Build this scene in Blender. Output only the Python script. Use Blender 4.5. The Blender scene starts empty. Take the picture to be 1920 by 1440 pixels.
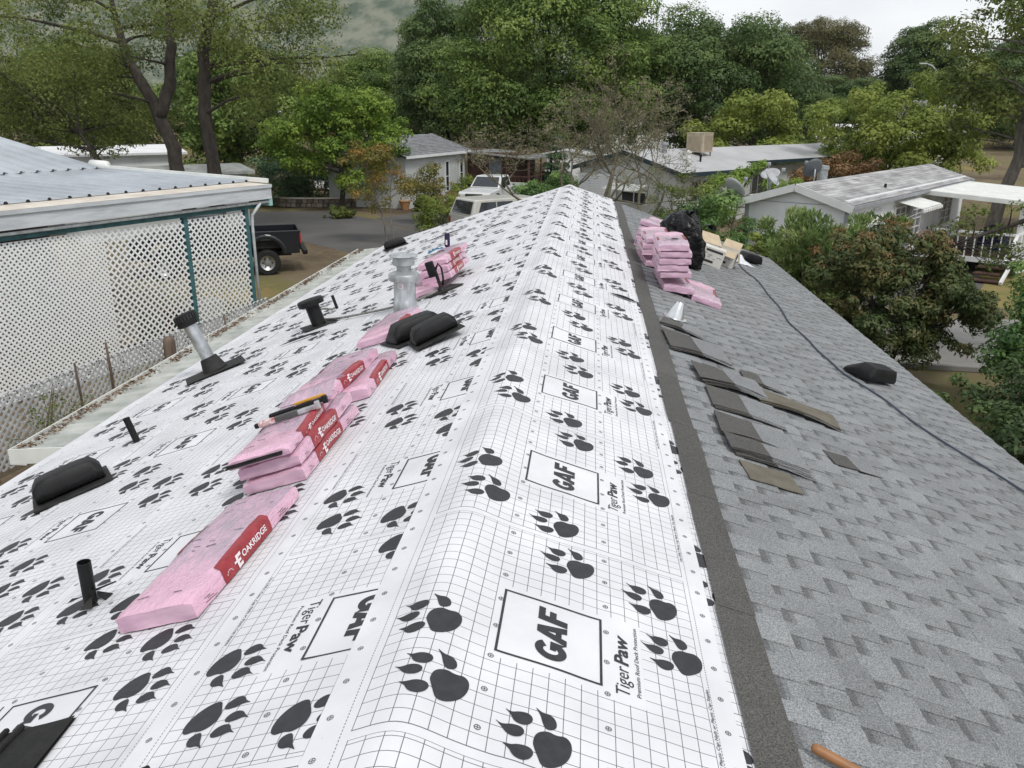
import bpy, bmesh, math, random
import numpy as np
from mathutils import Vector, Matrix, noise
from mathutils.geometry import tessellate_polygon

# ------------------------------------------------------------------ camera, sky, sun, exposure
SC = bpy.context.scene
COL = SC.collection
cam_d = bpy.data.cameras.new('camera')
cam = bpy.data.objects.new('camera', cam_d)
COL.objects.link(cam)
cam.location = (0, 0, 5.0)
cam.rotation_euler = (math.radians(90 - 18.05), 0, math.radians(5.25))
cam_d.sensor_width = 36.0
cam_d.lens = 36.0 * 1553.0 / 1920.0
cam_d.clip_start = 0.05
cam_d.clip_end = 3000
SC.camera = cam

world = bpy.data.worlds.new('World')
SC.world = world
world.use_nodes = True
SUN_EL, SUN_AZ = math.radians(54), math.radians(142)      # azimuth clockwise from +Y


def build_world():
    nt = world.node_tree
    nt.nodes.clear()
    out = nt.nodes.new('ShaderNodeOutputWorld')
    bg = nt.nodes.new('ShaderNodeBackground')
    bg.inputs['Strength'].default_value = 0.1
    sky = nt.nodes.new('ShaderNodeTexSky')
    sky.sky_type = 'NISHITA'
    sky.sun_disc = False
    sky.sun_elevation = SUN_EL
    sky.sun_rotation = SUN_AZ
    tc = nt.nodes.new('ShaderNodeTexCoord')
    mp = nt.nodes.new('ShaderNodeMapping')
    mp.inputs['Scale'].default_value = (1.0, 1.0, 3.0)
    nz = nt.nodes.new('ShaderNodeTexNoise')
    nz.inputs['Scale'].default_value = 1.6
    nz.inputs['Detail'].default_value = 6
    nz.inputs['Roughness'].default_value = 0.5
    rp = nt.nodes.new('ShaderNodeValToRGB')
    rp.color_ramp.elements[0].position = 0.34
    rp.color_ramp.elements[0].color = (5.7, 6.1, 6.8, 1)
    rp.color_ramp.elements[1].position = 0.62
    rp.color_ramp.elements[1].color = (8.6, 8.7, 8.8, 1)
    mx = nt.nodes.new('ShaderNodeMix')
    mx.data_type = 'RGBA'
    mx.inputs['Factor'].default_value = 0.9
    L = nt.links.new
    L(tc.outputs['Generated'], mp.inputs['Vector'])
    L(mp.outputs['Vector'], nz.inputs['Vector'])
    L(nz.outputs['Fac'], rp.inputs['Fac'])
    L(sky.outputs['Color'], mx.inputs['A'])
    L(rp.outputs['Color'], mx.inputs['B'])
    L(mx.outputs['Result'], bg.inputs['Color'])
    L(bg.outputs['Background'], out.inputs['Surface'])


build_world()
sun_d = bpy.data.lights.new('sun', 'SUN')
sun = bpy.data.objects.new('sun', sun_d)
COL.objects.link(sun)
sun_d.energy = 1.5
sun_d.angle = math.radians(13)
sun_d.color = (1.0, 0.97, 0.92)
sd = Vector((math.sin(SUN_AZ) * math.cos(SUN_EL), math.cos(SUN_AZ) * math.cos(SUN_EL), math.sin(SUN_EL)))
sun.rotation_euler = (-sd).to_track_quat('-Z', 'Y').to_euler()
sun.location = (0, 0, 40)
SC.view_settings.view_transform = 'Standard'
SC.view_settings.look = 'None'
SC.view_settings.exposure = 0.25
SC.view_settings.gamma = 1.0
SC.view_settings.use_curve_mapping = False
SC.render.engine = 'CYCLES'
SC.cycles.max_bounces = 6
SC.cycles.diffuse_bounces = 3
SC.cycles.glossy_bounces = 3
SC.cycles.transmission_bounces = 4
SC.cycles.transparent_max_bounces = 6
SC.cycles.use_denoising = True
SC.cycles.volume_bounces = 1

random.seed(7)
R = math.radians


# ------------------------------------------------------------------ helpers
def tag(o, label=None, cat=None, group=None, kind=None):
    if label:
        o['label'] = label
    if cat:
        o['category'] = cat
    if group:
        o['group'] = group
    if kind:
        o['kind'] = kind
    return o


def empty(name, loc=(0, 0, 0), rz=0.0, label=None, cat=None, group=None, mw=None):
    o = bpy.data.objects.new(name, None)
    o.empty_display_size = 0.2
    COL.objects.link(o)
    if mw is not None:
        o.matrix_world = mw
    else:
        o.location = loc
        o.rotation_euler = (0, 0, rz)
    return tag(o, label, cat, group)


class MB:
    """collects shapes, builds ONE mesh object"""

    def __init__(self):
        self.v, self.f, self.t = [], [], []

    def add(self, vs, fs, tone=0.5):
        b = len(self.v)
        self.v.extend([tuple(p) for p in vs])
        self.f.extend([tuple(i + b for i in f) for f in fs])
        self.t.extend([tone] * len(fs))
        return self

    def box(self, c, s, rot=None, tone=0.5):
        hx, hy, hz = s[0] / 2, s[1] / 2, s[2] / 2
        vs = [Vector((x, y, z)) for x in (-hx, hx) for y in (-hy, hy) for z in (-hz, hz)]
        if rot is not None:
            m = rot if isinstance(rot, Matrix) else Matrix.Rotation(rot, 3, 'Z')
            vs = [m @ p for p in vs]
        c = Vector(c)
        self.add([p + c for p in vs], [(0, 1, 3, 2), (4, 6, 7, 5), (0, 4, 5, 1), (2, 3, 7, 6), (0, 2, 6, 4), (1, 5, 7, 3)], tone)
        return self

    def bar(self, a, b, w, h, up=(0, 0, 1), tone=0.5):
        """box of section w x h running from a to b"""
        a, b = Vector(a), Vector(b)
        d = (b - a)
        ln = d.length
        d = d / ln
        up = Vector(up)
        if abs(d.dot(up)) > 0.98:
            up = Vector((0, 1, 0))
        x = d.cross(up).normalized()
        z = x.cross(d).normalized()
        m = Matrix((x, d, z)).transposed()
        return self.box((a + b) / 2, (w, ln, h), m, tone)

    def tube(self, pts, rad, n=8, cap=True, tone=0.5):
        pts = [Vector(p) for p in pts]
        if not isinstance(rad, (list, tuple)):
            rad = [rad] * len(pts)
        vs, fs = [], []
        prev = None
        for i, p in enumerate(pts):
            d = (pts[min(i + 1, len(pts) - 1)] - pts[max(i - 1, 0)])
            if d.length < 1e-9:
                d = Vector((0, 0, 1))
            d.normalize()
            ref = prev if prev is not None else (Vector((1, 0, 0)) if abs(d.x) < 0.9 else Vector((0, 1, 0)))
            x = (ref - d * ref.dot(d)).normalized()
            y = d.cross(x)
            prev = x
            for k in range(n):
                a = 2 * math.pi * k / n
                vs.append(p + (x * math.cos(a) + y * math.sin(a)) * rad[i])
        for i in range(len(pts) - 1):
            for k in range(n):
                a, b = i * n + k, i * n + (k + 1) % n
                fs.append((a, b, b + n, a + n))
        if cap:
            fs.append(tuple(range(n))[::-1])
            fs.append(tuple((len(pts) - 1) * n + k for k in range(n)))
        self.add(vs, fs, tone)
        return self

    def lathe(self, prof, n=24, c=(0, 0, 0), m=None, tone=0.5):
        """prof: (r, z) pairs"""
        vs, fs = [], []
        c = Vector(c)
        for r_, z in prof:
            for k in range(n):
                a = 2 * math.pi * k / n
                p = Vector((r_ * math.cos(a), r_ * math.sin(a), z))
                vs.append((m @ p if m is not None else p) + c)
        for i in range(len(prof) - 1):
            for k in range(n):
                a, b = i * n + k, i * n + (k + 1) % n
                fs.append((a, b, b + n, a + n))
        self.add(vs, fs, tone)
        return self

    def prism(self, poly, axis, a, b, tone=0.5):
        """extrude a 2-D polygon along an axis from a to b; poly gives the two other coordinates in order"""
        def P(q, t):
            if axis == 'x':
                return (t, q[0], q[1])
            if axis == 'y':
                return (q[0], t, q[1])
            return (q[0], q[1], t)
        n = len(poly)
        vs = [P(q, a) for q in poly] + [P(q, b) for q in poly]
        fs = [(i, (i + 1) % n, n + (i + 1) % n, n + i) for i in range(n)]
        fs += [tuple(range(n))[::-1], tuple(range(n, 2 * n))]
        self.add(vs, fs, tone)
        return self

    def grid(self, fn, nu, nv, tone=0.5):
        vs = [fn(i / nu, j / nv) for i in range(nu + 1) for j in range(nv + 1)]
        fs = [(i * (nv + 1) + j, (i + 1) * (nv + 1) + j, (i + 1) * (nv + 1) + j + 1, i * (nv + 1) + j + 1) for i in range(nu) for j in range(nv)]
        self.add(vs, fs, tone)
        return self

    def mesh(self, name, mat=None, smooth=False, fix=True):
        me = bpy.data.meshes.new(name)
        me.from_pydata(self.v, [], self.f)
        if fix:
            bm = bmesh.new()
            bm.from_mesh(me)
            bmesh.ops.recalc_face_normals(bm, faces=bm.faces)
            bm.to_mesh(me)
            bm.free()
        at = me.attributes.new('tone', 'FLOAT', 'FACE')
        at.data.foreach_set('value', self.t)
        if smooth:
            me.polygons.foreach_set('use_smooth', [True] * len(me.polygons))
        if mat:
            me.materials.append(mat)
        me.update()
        return me

    def build(self, name, mat, parent=None, smooth=False, bevel=0.0, fix=True, loc=None, sharp=None):
        me = self.mesh(name, mat, smooth, fix)
        o = bpy.data.objects.new(name, me)
        COL.objects.link(o)
        if parent is not None:
            o.parent = parent
        if loc is not None:
            o.location = loc
        if bevel:
            b = o.modifiers.new('bevel', 'BEVEL')
            b.width = bevel
            b.segments = 2
            b.limit_method = 'ANGLE'
            b.angle_limit = R(40)
        if sharp and smooth:
            bm = bmesh.new()
            bm.from_mesh(me)
            for e in bm.edges:
                if len(e.link_faces) == 2 and e.calc_face_angle(0) > sharp:
                    e.smooth = False
            bm.to_mesh(me)
            bm.free()
        return o


def copy_tree(o, parent=None):
    c = o.copy()
    COL.objects.link(c)
    c.parent = parent
    for ch in [x for x in bpy.data.objects if x.parent == o]:
        copy_tree(ch, c)
    return c


def raw_mesh(name, verts, faces4, mat, rnd=None):
    """fast numpy mesh: verts (n,3), faces (m,k) all of the same size"""
    me = bpy.data.meshes.new(name)
    verts = np.asarray(verts, dtype=np.float32)
    faces4 = np.asarray(faces4, dtype=np.int32)
    m, k = faces4.shape
    me.vertices.add(len(verts))
    me.vertices.foreach_set('co', verts.ravel())
    me.loops.add(m * k)
    me.loops.foreach_set('vertex_index', faces4.ravel())
    me.polygons.add(m)
    me.polygons.foreach_set('loop_start', np.arange(0, m * k, k, dtype=np.int32))
    me.update(calc_edges=True)
    if rnd is not None:
        at = me.attributes.new('tone', 'FLOAT', 'FACE')
        at.data.foreach_set('value', np.asarray(rnd, dtype=np.float32))
    me.materials.append(mat)
    return me


# ------------------------------------------------------------------ materials
def nodes_of(name):
    m = bpy.data.materials.new(name)
    m.use_nodes = True
    nt = m.node_tree
    nt.nodes.clear()
    out = nt.nodes.new('ShaderNodeOutputMaterial')
    return m, nt, out


def N(nt, typ, **kw):
    n = nt.nodes.new(typ)
    for k, v in kw.items():
        if k.startswith('i_'):
            n.inputs[k[2:].replace('_', ' ')].default_value = v
        else:
            setattr(n, k, v)
    return n


def math_n(nt, op, a, b=None, c=None):
    n = nt.nodes.new('ShaderNodeMath')
    n.operation = op
    for i, x in enumerate((a, b, c)):
        if x is None:
            continue
        if isinstance(x, (int, float)):
            n.inputs[i].default_value = x
        else:
            nt.links.new(x, n.inputs[i])
    return n.outputs[0]


def rgb(c, k=1.0):
    return (c[0] * k, c[1] * k, c[2] * k, 1)


def pm(name, col, rough=0.6, var=0.15, scale=6.0, bump=0.0, bscale=40.0, metal=0.0, col2=None, detail=5.0, thr=(0.35, 0.65), tone=0.0, spec=0.5, coat=0.0, stretch=(1, 1, 1), bdist=0.01):
    m, nt, out = nodes_of(name)
    L = nt.links.new
    p = N(nt, 'ShaderNodeBsdfPrincipled')
    p.inputs['Roughness'].default_value = rough
    p.inputs['Metallic'].default_value = metal
    p.inputs['Specular IOR Level'].default_value = spec
    p.inputs['Coat Weight'].default_value = coat
    tc = N(nt, 'ShaderNodeTexCoord')
    mp = N(nt, 'ShaderNodeMapping')
    mp.inputs['Scale'].default_value = stretch
    L(tc.outputs['Object'], mp.inputs['Vector'])
    nz = N(nt, 'ShaderNodeTexNoise')
    nz.inputs['Scale'].default_value = scale
    nz.inputs['Detail'].default_value = detail
    nz.inputs['Roughness'].default_value = 0.6
    L(mp.outputs['Vector'], nz.inputs['Vector'])
    rp = N(nt, 'ShaderNodeValToRGB')
    rp.color_ramp.elements[0].position = thr[0]
    rp.color_ramp.elements[1].position = thr[1]
    a = col if col2 is not None else tuple(x * (1 - var) for x in col)
    b = col2 if col2 is not None else tuple(min(1, x * (1 + var)) for x in col)
    rp.color_ramp.elements[0].color = rgb(a)
    rp.color_ramp.elements[1].color = rgb(b)
    L(nz.outputs['Fac'], rp.inputs['Fac'])
    c = rp.outputs['Color']
    if tone:
        at = N(nt, 'ShaderNodeAttribute', attribute_name='tone')
        sc = math_n(nt, 'MULTIPLY_ADD', at.outputs['Fac'], 2 * tone, 1 - tone)
        vm = N(nt, 'ShaderNodeVectorMath', operation='SCALE')
        L(c, vm.inputs[0])
        L(sc, vm.inputs['Scale'])
        c = vm.outputs[0]
    L(c, p.inputs['Base Color'])
    if bump:
        n2 = N(nt, 'ShaderNodeTexNoise')
        n2.inputs['Scale'].default_value = bscale
        n2.inputs['Detail'].default_value = 4
        L(mp.outputs['Vector'], n2.inputs['Vector'])
        bp = N(nt, 'ShaderNodeBump')
        bp.inputs['Strength'].default_value = bump
        bp.inputs['Distance'].default_value = bdist
        L(n2.outputs['Fac'], bp.inputs['Height'])
        L(bp.outputs['Normal'], p.inputs['Normal'])
    L(p.outputs['BSDF'], out.inputs['Surface'])
    return m


def leaf_mat(name, c1, c2, c3=None, transl=0.35, scale=0.5, LK=2.1):
    """per-leaf tone attribute mixes the hues; a slow noise adds differently coloured clumps"""
    c1, c2, c3 = [None if c is None else tuple(x * LK for x in c) for c in (c1, c2, c3)]
    m, nt, out = nodes_of(name)
    L = nt.links.new
    at = N(nt, 'ShaderNodeAttribute', attribute_name='tone')
    tc = N(nt, 'ShaderNodeTexCoord')
    nz = N(nt, 'ShaderNodeTexNoise')
    nz.inputs['Scale'].default_value = scale
    nz.inputs['Detail'].default_value = 3
    L(tc.outputs['Object'], nz.inputs['Vector'])
    f = math_n(nt, 'MULTIPLY_ADD', nz.outputs['Fac'], 1.2, -0.35)
    f = math_n(nt, 'MULTIPLY_ADD', at.outputs['Fac'], 0.55, f)
    rp = N(nt, 'ShaderNodeValToRGB')
    rp.color_ramp.elements[0].position = 0.15
    rp.color_ramp.elements[0].color = rgb(c1)
    rp.color_ramp.elements[1].position = 0.85
    rp.color_ramp.elements[1].color = rgb(c3 or c2)
    if c3:
        e = rp.color_ramp.elements.new(0.55)
        e.color = rgb(c2)
    L(f, rp.inputs['Fac'])
    d = N(nt, 'ShaderNodeBsdfPrincipled')
    d.inputs['Roughness'].default_value = 0.55
    d.inputs['Specular IOR Level'].default_value = 0.3
    t = N(nt, 'ShaderNodeBsdfTranslucent')
    mx = N(nt, 'ShaderNodeMixShader')
    mx.inputs[0].default_value = transl
    L(rp.outputs['Color'], d.inputs['Base Color'])
    L(rp.outputs['Color'], t.inputs['Color'])
    L(d.outputs[0], mx.inputs[1])
    L(t.outputs[0], mx.inputs[2])
    L(mx.outputs[0], out.inputs['Surface'])
    return m


M = {}
M['print'] = pm('print_ink', (0.026, 0.026, 0.029), 0.55, 0.25, 30)
M['deck'] = pm('plywood', (0.42, 0.31, 0.19), 0.8, 0.2, 5, 0.2)
M['fascia'] = pm('fascia_paint', (0.72, 0.72, 0.70), 0.6, 0.1, 4)
M['black_plastic'] = pm('black_plastic', (0.009, 0.009, 0.0095), 0.5, 0.45, 7, 0.12, 120, spec=0.3)
M['black_worn'] = pm('black_rubber_worn', (0.016, 0.015, 0.014), 0.75, 0.5, 9, 0.3, 90)
M['felt'] = pm('black_felt', (0.014, 0.0135, 0.013), 0.9, 0.35, 30, 0.4, 250)
M['galv'] = pm('galvanized_steel', (0.50, 0.52, 0.53), 0.36, 0.22, 18, 0.05, 60, metal=0.85, stretch=(1, 1, .4))
M['galv_dull'] = pm('dull_galvanized_steel', (0.40, 0.42, 0.42), 0.5, 0.25, 10, 0.08, 60, metal=0.6)
M['alu'] = pm('bright_aluminium', (0.75, 0.76, 0.77), 0.3, 0.08, 15, 0.05, 30, metal=0.9)
M['white_metal'] = pm('white_painted_metal', (0.76, 0.77, 0.73), 0.5, 0.08, 2.5, 0.05, 30)
M['cover_metal'] = pm('patio_cover_metal', (0.34, 0.355, 0.325), 0.6, 0.25, 3, 0.1, 60, col2=(0.52, 0.53, 0.49), stretch=(1, 1, 1))
M['white_paint'] = pm('white_paint', (0.72, 0.73, 0.72), 0.6, 0.06, 3, 0.06, 25)
M['white_siding'] = pm('white_siding', (0.79, 0.80, 0.80), 0.65, 0.07, 1.2, 0.05, 30, stretch=(1, 1, .25))
M['grey_siding'] = pm('pale_grey_siding', (0.50, 0.51, 0.49), 0.7, 0.08, 1.2, 0.08, 20)
M['trim_grey'] = pm('grey_trim', (0.30, 0.31, 0.33), 0.6, 0.1, 3)
M['weathered'] = pm('weathered_white_board', (0.40, 0.42, 0.43), 0.75, 0.2, 3, 0.2, 30, col2=(0.60, 0.63, 0.65), stretch=(.35, 1, 2.5), thr=(.3, .6))
M['teal'] = pm('teal_paint', (0.045, 0.135, 0.145), 0.65, 0.25, 5, 0.15, 30)
M['teal_light'] = pm('pale_teal_paint', (0.32, 0.55, 0.52), 0.6, 0.1, 5)
M['corrugated'] = pm('corrugated_steel', (0.46, 0.49, 0.52), 0.5, 0.15, 1.2, 0.05, 20, metal=0.25, stretch=(.4, .4, 1))
M['tan_coat'] = pm('tan_roof_coating', (0.52, 0.46, 0.38), 0.8, 0.22, 2.2, 0.2, 30, col2=(0.70, 0.64, 0.56))
M['lattice'] = pm('white_vinyl_lattice', (0.84, 0.85, 0.84), 0.5, 0.05, 4)
M['lattice_grey'] = pm('grey_lattice', (0.48, 0.49, 0.50), 0.65, 0.15, 5)
M['bark'] = pm('bark', (0.060, 0.050, 0.042), 0.95, 0.4, 6, 0.8, 18, stretch=(1, 1, .35), bdist=.05)
M['bark_pale'] = pm('pale_bark', (0.15, 0.135, 0.115), 0.95, 0.35, 6, 0.6, 18, stretch=(1, 1, .35), bdist=.03)
M['twig'] = pm('grey_green_twig', (0.135, 0.120, 0.080), 0.9, 0.3, 8)
M['old_wood'] = pm('weathered_post_wood', (0.14, 0.10, 0.075), 0.9, 0.4, 8, 0.6, 20, stretch=(1, 1, .2))
M['rust'] = pm('rusty_steel', (0.10, 0.045, 0.03), 0.85, 0.4, 12)
M['glass'] = pm('dark_glass', (0.025, 0.03, 0.035), 0.08, 0.2, 2, spec=0.8)
M['window_pale'] = pm('window_with_blinds', (0.16, 0.17, 0.18), 0.2, 0.3, 6, spec=0.6)
M['brown_wood'] = pm('dark_brown_siding', (0.075, 0.035, 0.024), 0.8, 0.3, 4, 0.2, 30)
M['brown_handle'] = pm('varnished_wood', (0.30, 0.14, 0.055), 0.45, 0.25, 6, 0.1, 30, stretch=(1, .15, 1))
M['black_paint'] = pm('black_car_paint', (0.012, 0.014, 0.020), 0.28, 0.1, 2, coat=0.5)
M['white_car'] = pm('white_car_paint', (0.66, 0.67, 0.66), 0.3, 0.05, 2, coat=0.4)
M['beige_car'] = pm('beige_car_paint', (0.52, 0.51, 0.46), 0.35, 0.06, 2, coat=0.3)
M['tyre'] = pm('tyre_rubber', (0.014, 0.014, 0.014), 0.85, 0.2, 9, 0.3, 40)
M['rim'] = pm('wheel_alloy', (0.42, 0.42, 0.42), 0.4, 0.1, 5, metal=0.7)
M['chrome'] = pm('chrome', (0.6, 0.6, 0.6), 0.2, 0.05, 3, metal=0.9)
M['lamp_glass'] = pm('lamp_glass', (0.75, 0.74, 0.68), 0.15, 0.1, 5)
M['red_lens'] = pm('red_lens', (0.35, 0.02, 0.02), 0.25, 0.1, 5)
M['cooler'] = pm('tan_cooler_metal', (0.47, 0.40, 0.30), 0.6, 0.12, 3)
M['dish'] = pm('dish_grey', (0.42, 0.43, 0.44), 0.5, 0.1, 4)
M['dish_dark'] = pm('dark_dish', (0.10, 0.11, 0.12), 0.5, 0.1, 4)
M['asphalt'] = pm('asphalt', (0.075, 0.073, 0.071), 0.95, 0.3, .35, 0.3, 60, col2=(0.115, 0.108, 0.10), detail=8)
M['concrete'] = pm('concrete', (0.20, 0.19, 0.175), 0.9, 0.2, .8, 0.3, 40, col2=(0.29, 0.28, 0.26), detail=8)
M['stone'] = pm('wall_stone', (0.20, 0.17, 0.14), 0.9, 0.35, 3, 0.5, 12, tone=.4)
M['terracotta'] = pm('terracotta', (0.42, 0.22, 0.10), 0.8, 0.15, 8)
M['dry_leaf'] = leaf_mat('dry_leaf_litter', (0.035, 0.020, 0.012), (0.075, 0.045, 0.026), (0.125, 0.082, 0.05), 0.1, 3)
M['red_paint'] = pm('barn_red', (0.20, 0.05, 0.04), 0.8, 0.2, 2)
M['navy'] = pm('navy_cloth', (0.014, 0.016, 0.05), 0.9, 0.2, 5)
M['cardboard'] = pm('white_cardboard', (0.62, 0.60, 0.55), 0.8, 0.08, 6)
M['kraft'] = pm('kraft_cardboard', (0.52, 0.42, 0.29), 0.85, 0.12, 6)
M['cable'] = pm('blue_grey_cable', (0.055, 0.072, 0.10), 0.6, 0.15, 5)
M['hose'] = pm('grey_hose', (0.20, 0.195, 0.18), 0.7, 0.3, 9)
M['can'] = pm('purple_can_print', (0.03, 0.018, 0.06), 0.3, 0.3, 30, metal=0.5)
M['blue'] = pm('blue_cloth', (0.05, 0.17, 0.30), 0.8, 0.3, 20, 0.4, 40)
M['yellow'] = pm('yellow_tool_plastic', (0.62, 0.32, 0.03), 0.45, 0.1, 10)
M['tool_grey'] = pm('tool_grey_plastic', (0.075, 0.078, 0.075), 0.5, 0.2, 12)
M['tape'] = pm('red_white_tape', (0.36, 0.05, 0.06), 0.6, 0.2, 40, col2=(0.75, 0.68, 0.66))
M['pvc'] = pm('pvc_pipe', (0.70, 0.67, 0.58), 0.5, 0.12, 6)
M['white_plastic'] = pm('crumpled_white_plastic', (0.66, 0.68, 0.72), 0.4, 0.12, 9, 0.5, 14)


# ------------------------------------------------------------------ own roof geometry
XR, RZ, CT, ST = -0.451, 3.52, 0.9524, 0.3048     # ridge line x and height; cos / sin of the 4:12 pitch
EAVE = 4.30                                       # slope length ridge to eave


def RP(u, v, n=0.0):
    """u along the ridge (= world Y), v slope distance from the ridge (+ right), n above the roof plane"""
    s = 1 if v >= 0 else -1
    return Vector((XR + v * CT + s * ST * n, u, RZ - abs(v) * ST + CT * n))


def RM(u, v, rot=0.0, n=0.0):
    """frame on the roof: local x = +v, y = +u, z = roof normal"""
    s = 1 if v >= 0 else -1
    ex, ey, ez = Vector((CT, 0, -s * ST)), Vector((0, 1, 0)), Vector((s * ST, 0, CT))
    m = Matrix((ex, ey, ez)).transposed().to_4x4()
    m.translation = RP(u, v, n)
    return m @ Matrix.Rotation(rot, 4, 'Z')


def u_end(v):
    return 18.75 if v < 0 else 18.6 - 0.34 * v


def smooth(a, b, x):
    t = max(0, min(1, (x - a) / (b - a)))
    return t * t * (3 - 2 * t)


def wrinkle(u, v):
    w = 0.0055 * noise.noise((u * 1.0, v * 1.9, 3.1)) + 0.0030 * noise.noise((u * 2.9, v * 1.1, 9.7))
    r1 = 1 - abs(noise.noise((u * 1.7 + v * .8, v * 2.6 - u * .5, 21.0)))
    r2 = 1 - abs(noise.noise((u * 2.3 - v * 1.1, v * 1.6 + u * .7, 33.0)))
    w += 0.0060 * max(0, r1 - .80) / .2 * smooth(-.1, .3, noise.noise((u * .5, v * .6, 2.2)))
    w += 0.0045 * max(0, r2 - .84) / .16 * smooth(-.1, .3, noise.noise((u * .45, v * .5, 8.2)))
    w += 0.0030 * math.exp(-(v / .22) ** 2) * noise.noise((u * 4.5, v * 6.0, 14.0))
    return w + 0.0016 * noise.noise((u * 7.0, v * 5.0, 1.7))


def SP(u, v, off):
    """surface of the underlayment, rounded over the ridge and lifted into a soft hump there"""
    e = 0.070
    z = RZ - ST * math.sqrt(v * v + e * e) + 0.026 * math.exp(-((v - 0.01) / 0.12) ** 2) * (1 + 0.25 * noise.noise((u * 0.9, 0, 5)))
    z += 0.002 + (off + wrinkle(u, v)) * CT
    nx = ST * v / math.sqrt(v * v + e * e)
    return (XR + v * CT + nx * off, u, z)


# ---- ground, roads and the far hill ------------------------------------------------
def gz(x, y):
    h = 0.0
    if y > 62:
        t = y - 62
        h += 0.045 * t * min(1, t / 25)
    return h


def ground_material():
    m, nt, out = nodes_of('ground_dirt_and_dry_grass')
    L = nt.links.new
    p = N(nt, 'ShaderNodeBsdfPrincipled')
    p.inputs['Roughness'].default_value = 0.95
    p.inputs['Specular IOR Level'].default_value = 0.15
    tc = N(nt, 'ShaderNodeTexCoord')
    n1 = N(nt, 'ShaderNodeTexNoise')
    n1.inputs['Scale'].default_value = 0.16
    n1.inputs['Detail'].default_value = 6
    n2 = N(nt, 'ShaderNodeTexNoise')
    n2.inputs['Scale'].default_value = 3.5
    n2.inputs['Detail'].default_value = 8
    n2.inputs['Roughness'].default_value = 0.7
    L(tc.outputs['Object'], n1.inputs['Vector'])
    L(tc.outputs['Object'], n2.inputs['Vector'])
    r1 = N(nt, 'ShaderNodeValToRGB')
    e = r1.color_ramp.elements
    e[0].position, e[0].color = 0.36, rgb((0.10, 0.075, 0.048))
    e[1].position, e[1].color = 0.66, rgb((0.24, 0.18, 0.075))
    k = e.new(0.5)
    k.color = rgb((0.185, 0.145, 0.092))
    k = e.new(0.6)
    k.color = rgb((0.15, 0.14, 0.055))
    f = math_n(nt, 'MULTIPLY_ADD', n2.outputs['Fac'], 0.35, -0.175)
    f = math_n(nt, 'ADD', f, n1.outputs['Fac'])
    L(f, r1.inputs['Fac'])
    L(r1.outputs['Color'], p.inputs['Base Color'])
    bp = N(nt, 'ShaderNodeBump')
    bp.inputs['Strength'].default_value = 0.6
    bp.inputs['Distance'].default_value = 0.05
    L(n2.outputs['Fac'], bp.inputs['Height'])
    L(bp.outputs['Normal'], p.inputs['Normal'])
    L(p.outputs[0], out.inputs['Surface'])
    return m


M['ground'] = ground_material()
xs = [-560, -400, -200] + list(range(-120, 121, 6)) + [200, 400, 560]
ys = [-100, -60, -20] + list(range(-8, 200, 4)) + [240, 300, 420, 690]
b = MB()
vs = [(x, y, gz(x, min(y, 200)) + (0.10 * noise.noise((x * .09, y * .09, 0)) if y > 48 else 0)) for x in xs for y in ys]
ny = len(ys)
b.add(vs, [(i * ny + j, (i + 1) * ny + j, (i + 1) * ny + j + 1, i * ny + j + 1) for i in range(len(xs) - 1) for j in range(ny - 1)])
tag(b.build('ground', M['ground'], smooth=True), kind='structure')


def sheet(name, poly, z, mat):
    o = MB().add([(x, y, z + gz(x, y)) for x, y in poly], [tuple(range(len(poly)))]).build(name, mat)
    return tag(o, kind='structure')


sheet('road', [(-60, 44), (-30, 38.5), (-11.8, 33.4), (-9.4, 31.1), (-7.7, 29.4), (-6, 27.6), (0, 24.5), (8, 23.0), (30, 22), (30, 30), (10, 31), (0, 33), (-6.1, 36), (-8.4, 37.6), (-10.8, 41.2), (-13.9, 44.4), (-18, 43.9), (-30, 46), (-60, 54)], 0.006, M['asphalt'])
sheet('driveway', [(-10.7, 41.3), (-8.3, 37.7), (-6.0, 36.1), (-1.5, 35), (-1.0, 47), (-3.0, 60), (-7.3, 60), (-7.5, 46), (-9.0, 44.5)], 0.010, M['asphalt'])
sheet('parking_slab', [(6.2, 17.2), (8.6, 16.9), (14.0, 17.6), (14.0, 21.8), (10.3, 21.7), (7.2, 21.4)], 0.010, M['concrete'])
M['lawn'] = pm('lawn', (0.05, 0.10, 0.02), 0.95, 0.3, 2, 0.6, 40)
M['dry_grass'] = pm('dry_yellow_grass', (0.26, 0.19, 0.07), 0.95, 0.25, 1.1, 0.6, 30, col2=(0.15, 0.145, 0.035))
sheet('lawn', [(-19.5, 47.6), (-12.8, 47.2), (-12.0, 51), (-15, 56), (-21, 56)], 0.012, M['lawn'])
sheet('dry_lawn', [(10.4, 23.2), (13.2, 22.4), (22, 24), (24, 33), (15.6, 31.5), (13.2, 29.4), (12.2, 26.5)], 0.012, M['dry_grass'])

# kerb lines
for nm, pts in (('kerb', [(6.2, 17.15), (8.6, 16.85), (14.0, 17.55)]),):
    kb = MB()
    for a_, b_ in zip(pts, pts[1:]):
        kb.bar((a_[0], a_[1], .06), (b_[0], b_[1], .06), .14, .12)
    tag(kb.build(nm, M['concrete'], bevel=.02), kind='structure')

M['hill'] = pm('chaparral_hillside', (0.070, 0.095, 0.066), 0.95, 0.3, .13, 0, 1, col2=(0.185, 0.195, 0.145), detail=12, thr=(.40, .60), stretch=(1, .5, 1))


def hill_fn(s, t):
    x = -520 + 900 * s
    y = 230 + 420 * t
    r = smooth(0, .55, t)
    amp = 92 * math.exp(-((x + 210) / 240.0) ** 2) + 8
    z = 4 + amp * r * (1 + 0.16 * noise.noise((x * .012, y * .012, 2))) + 2.5 * noise.noise((x * .05, y * .05, 4)) * r
    return (x, y, z - 3)


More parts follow.
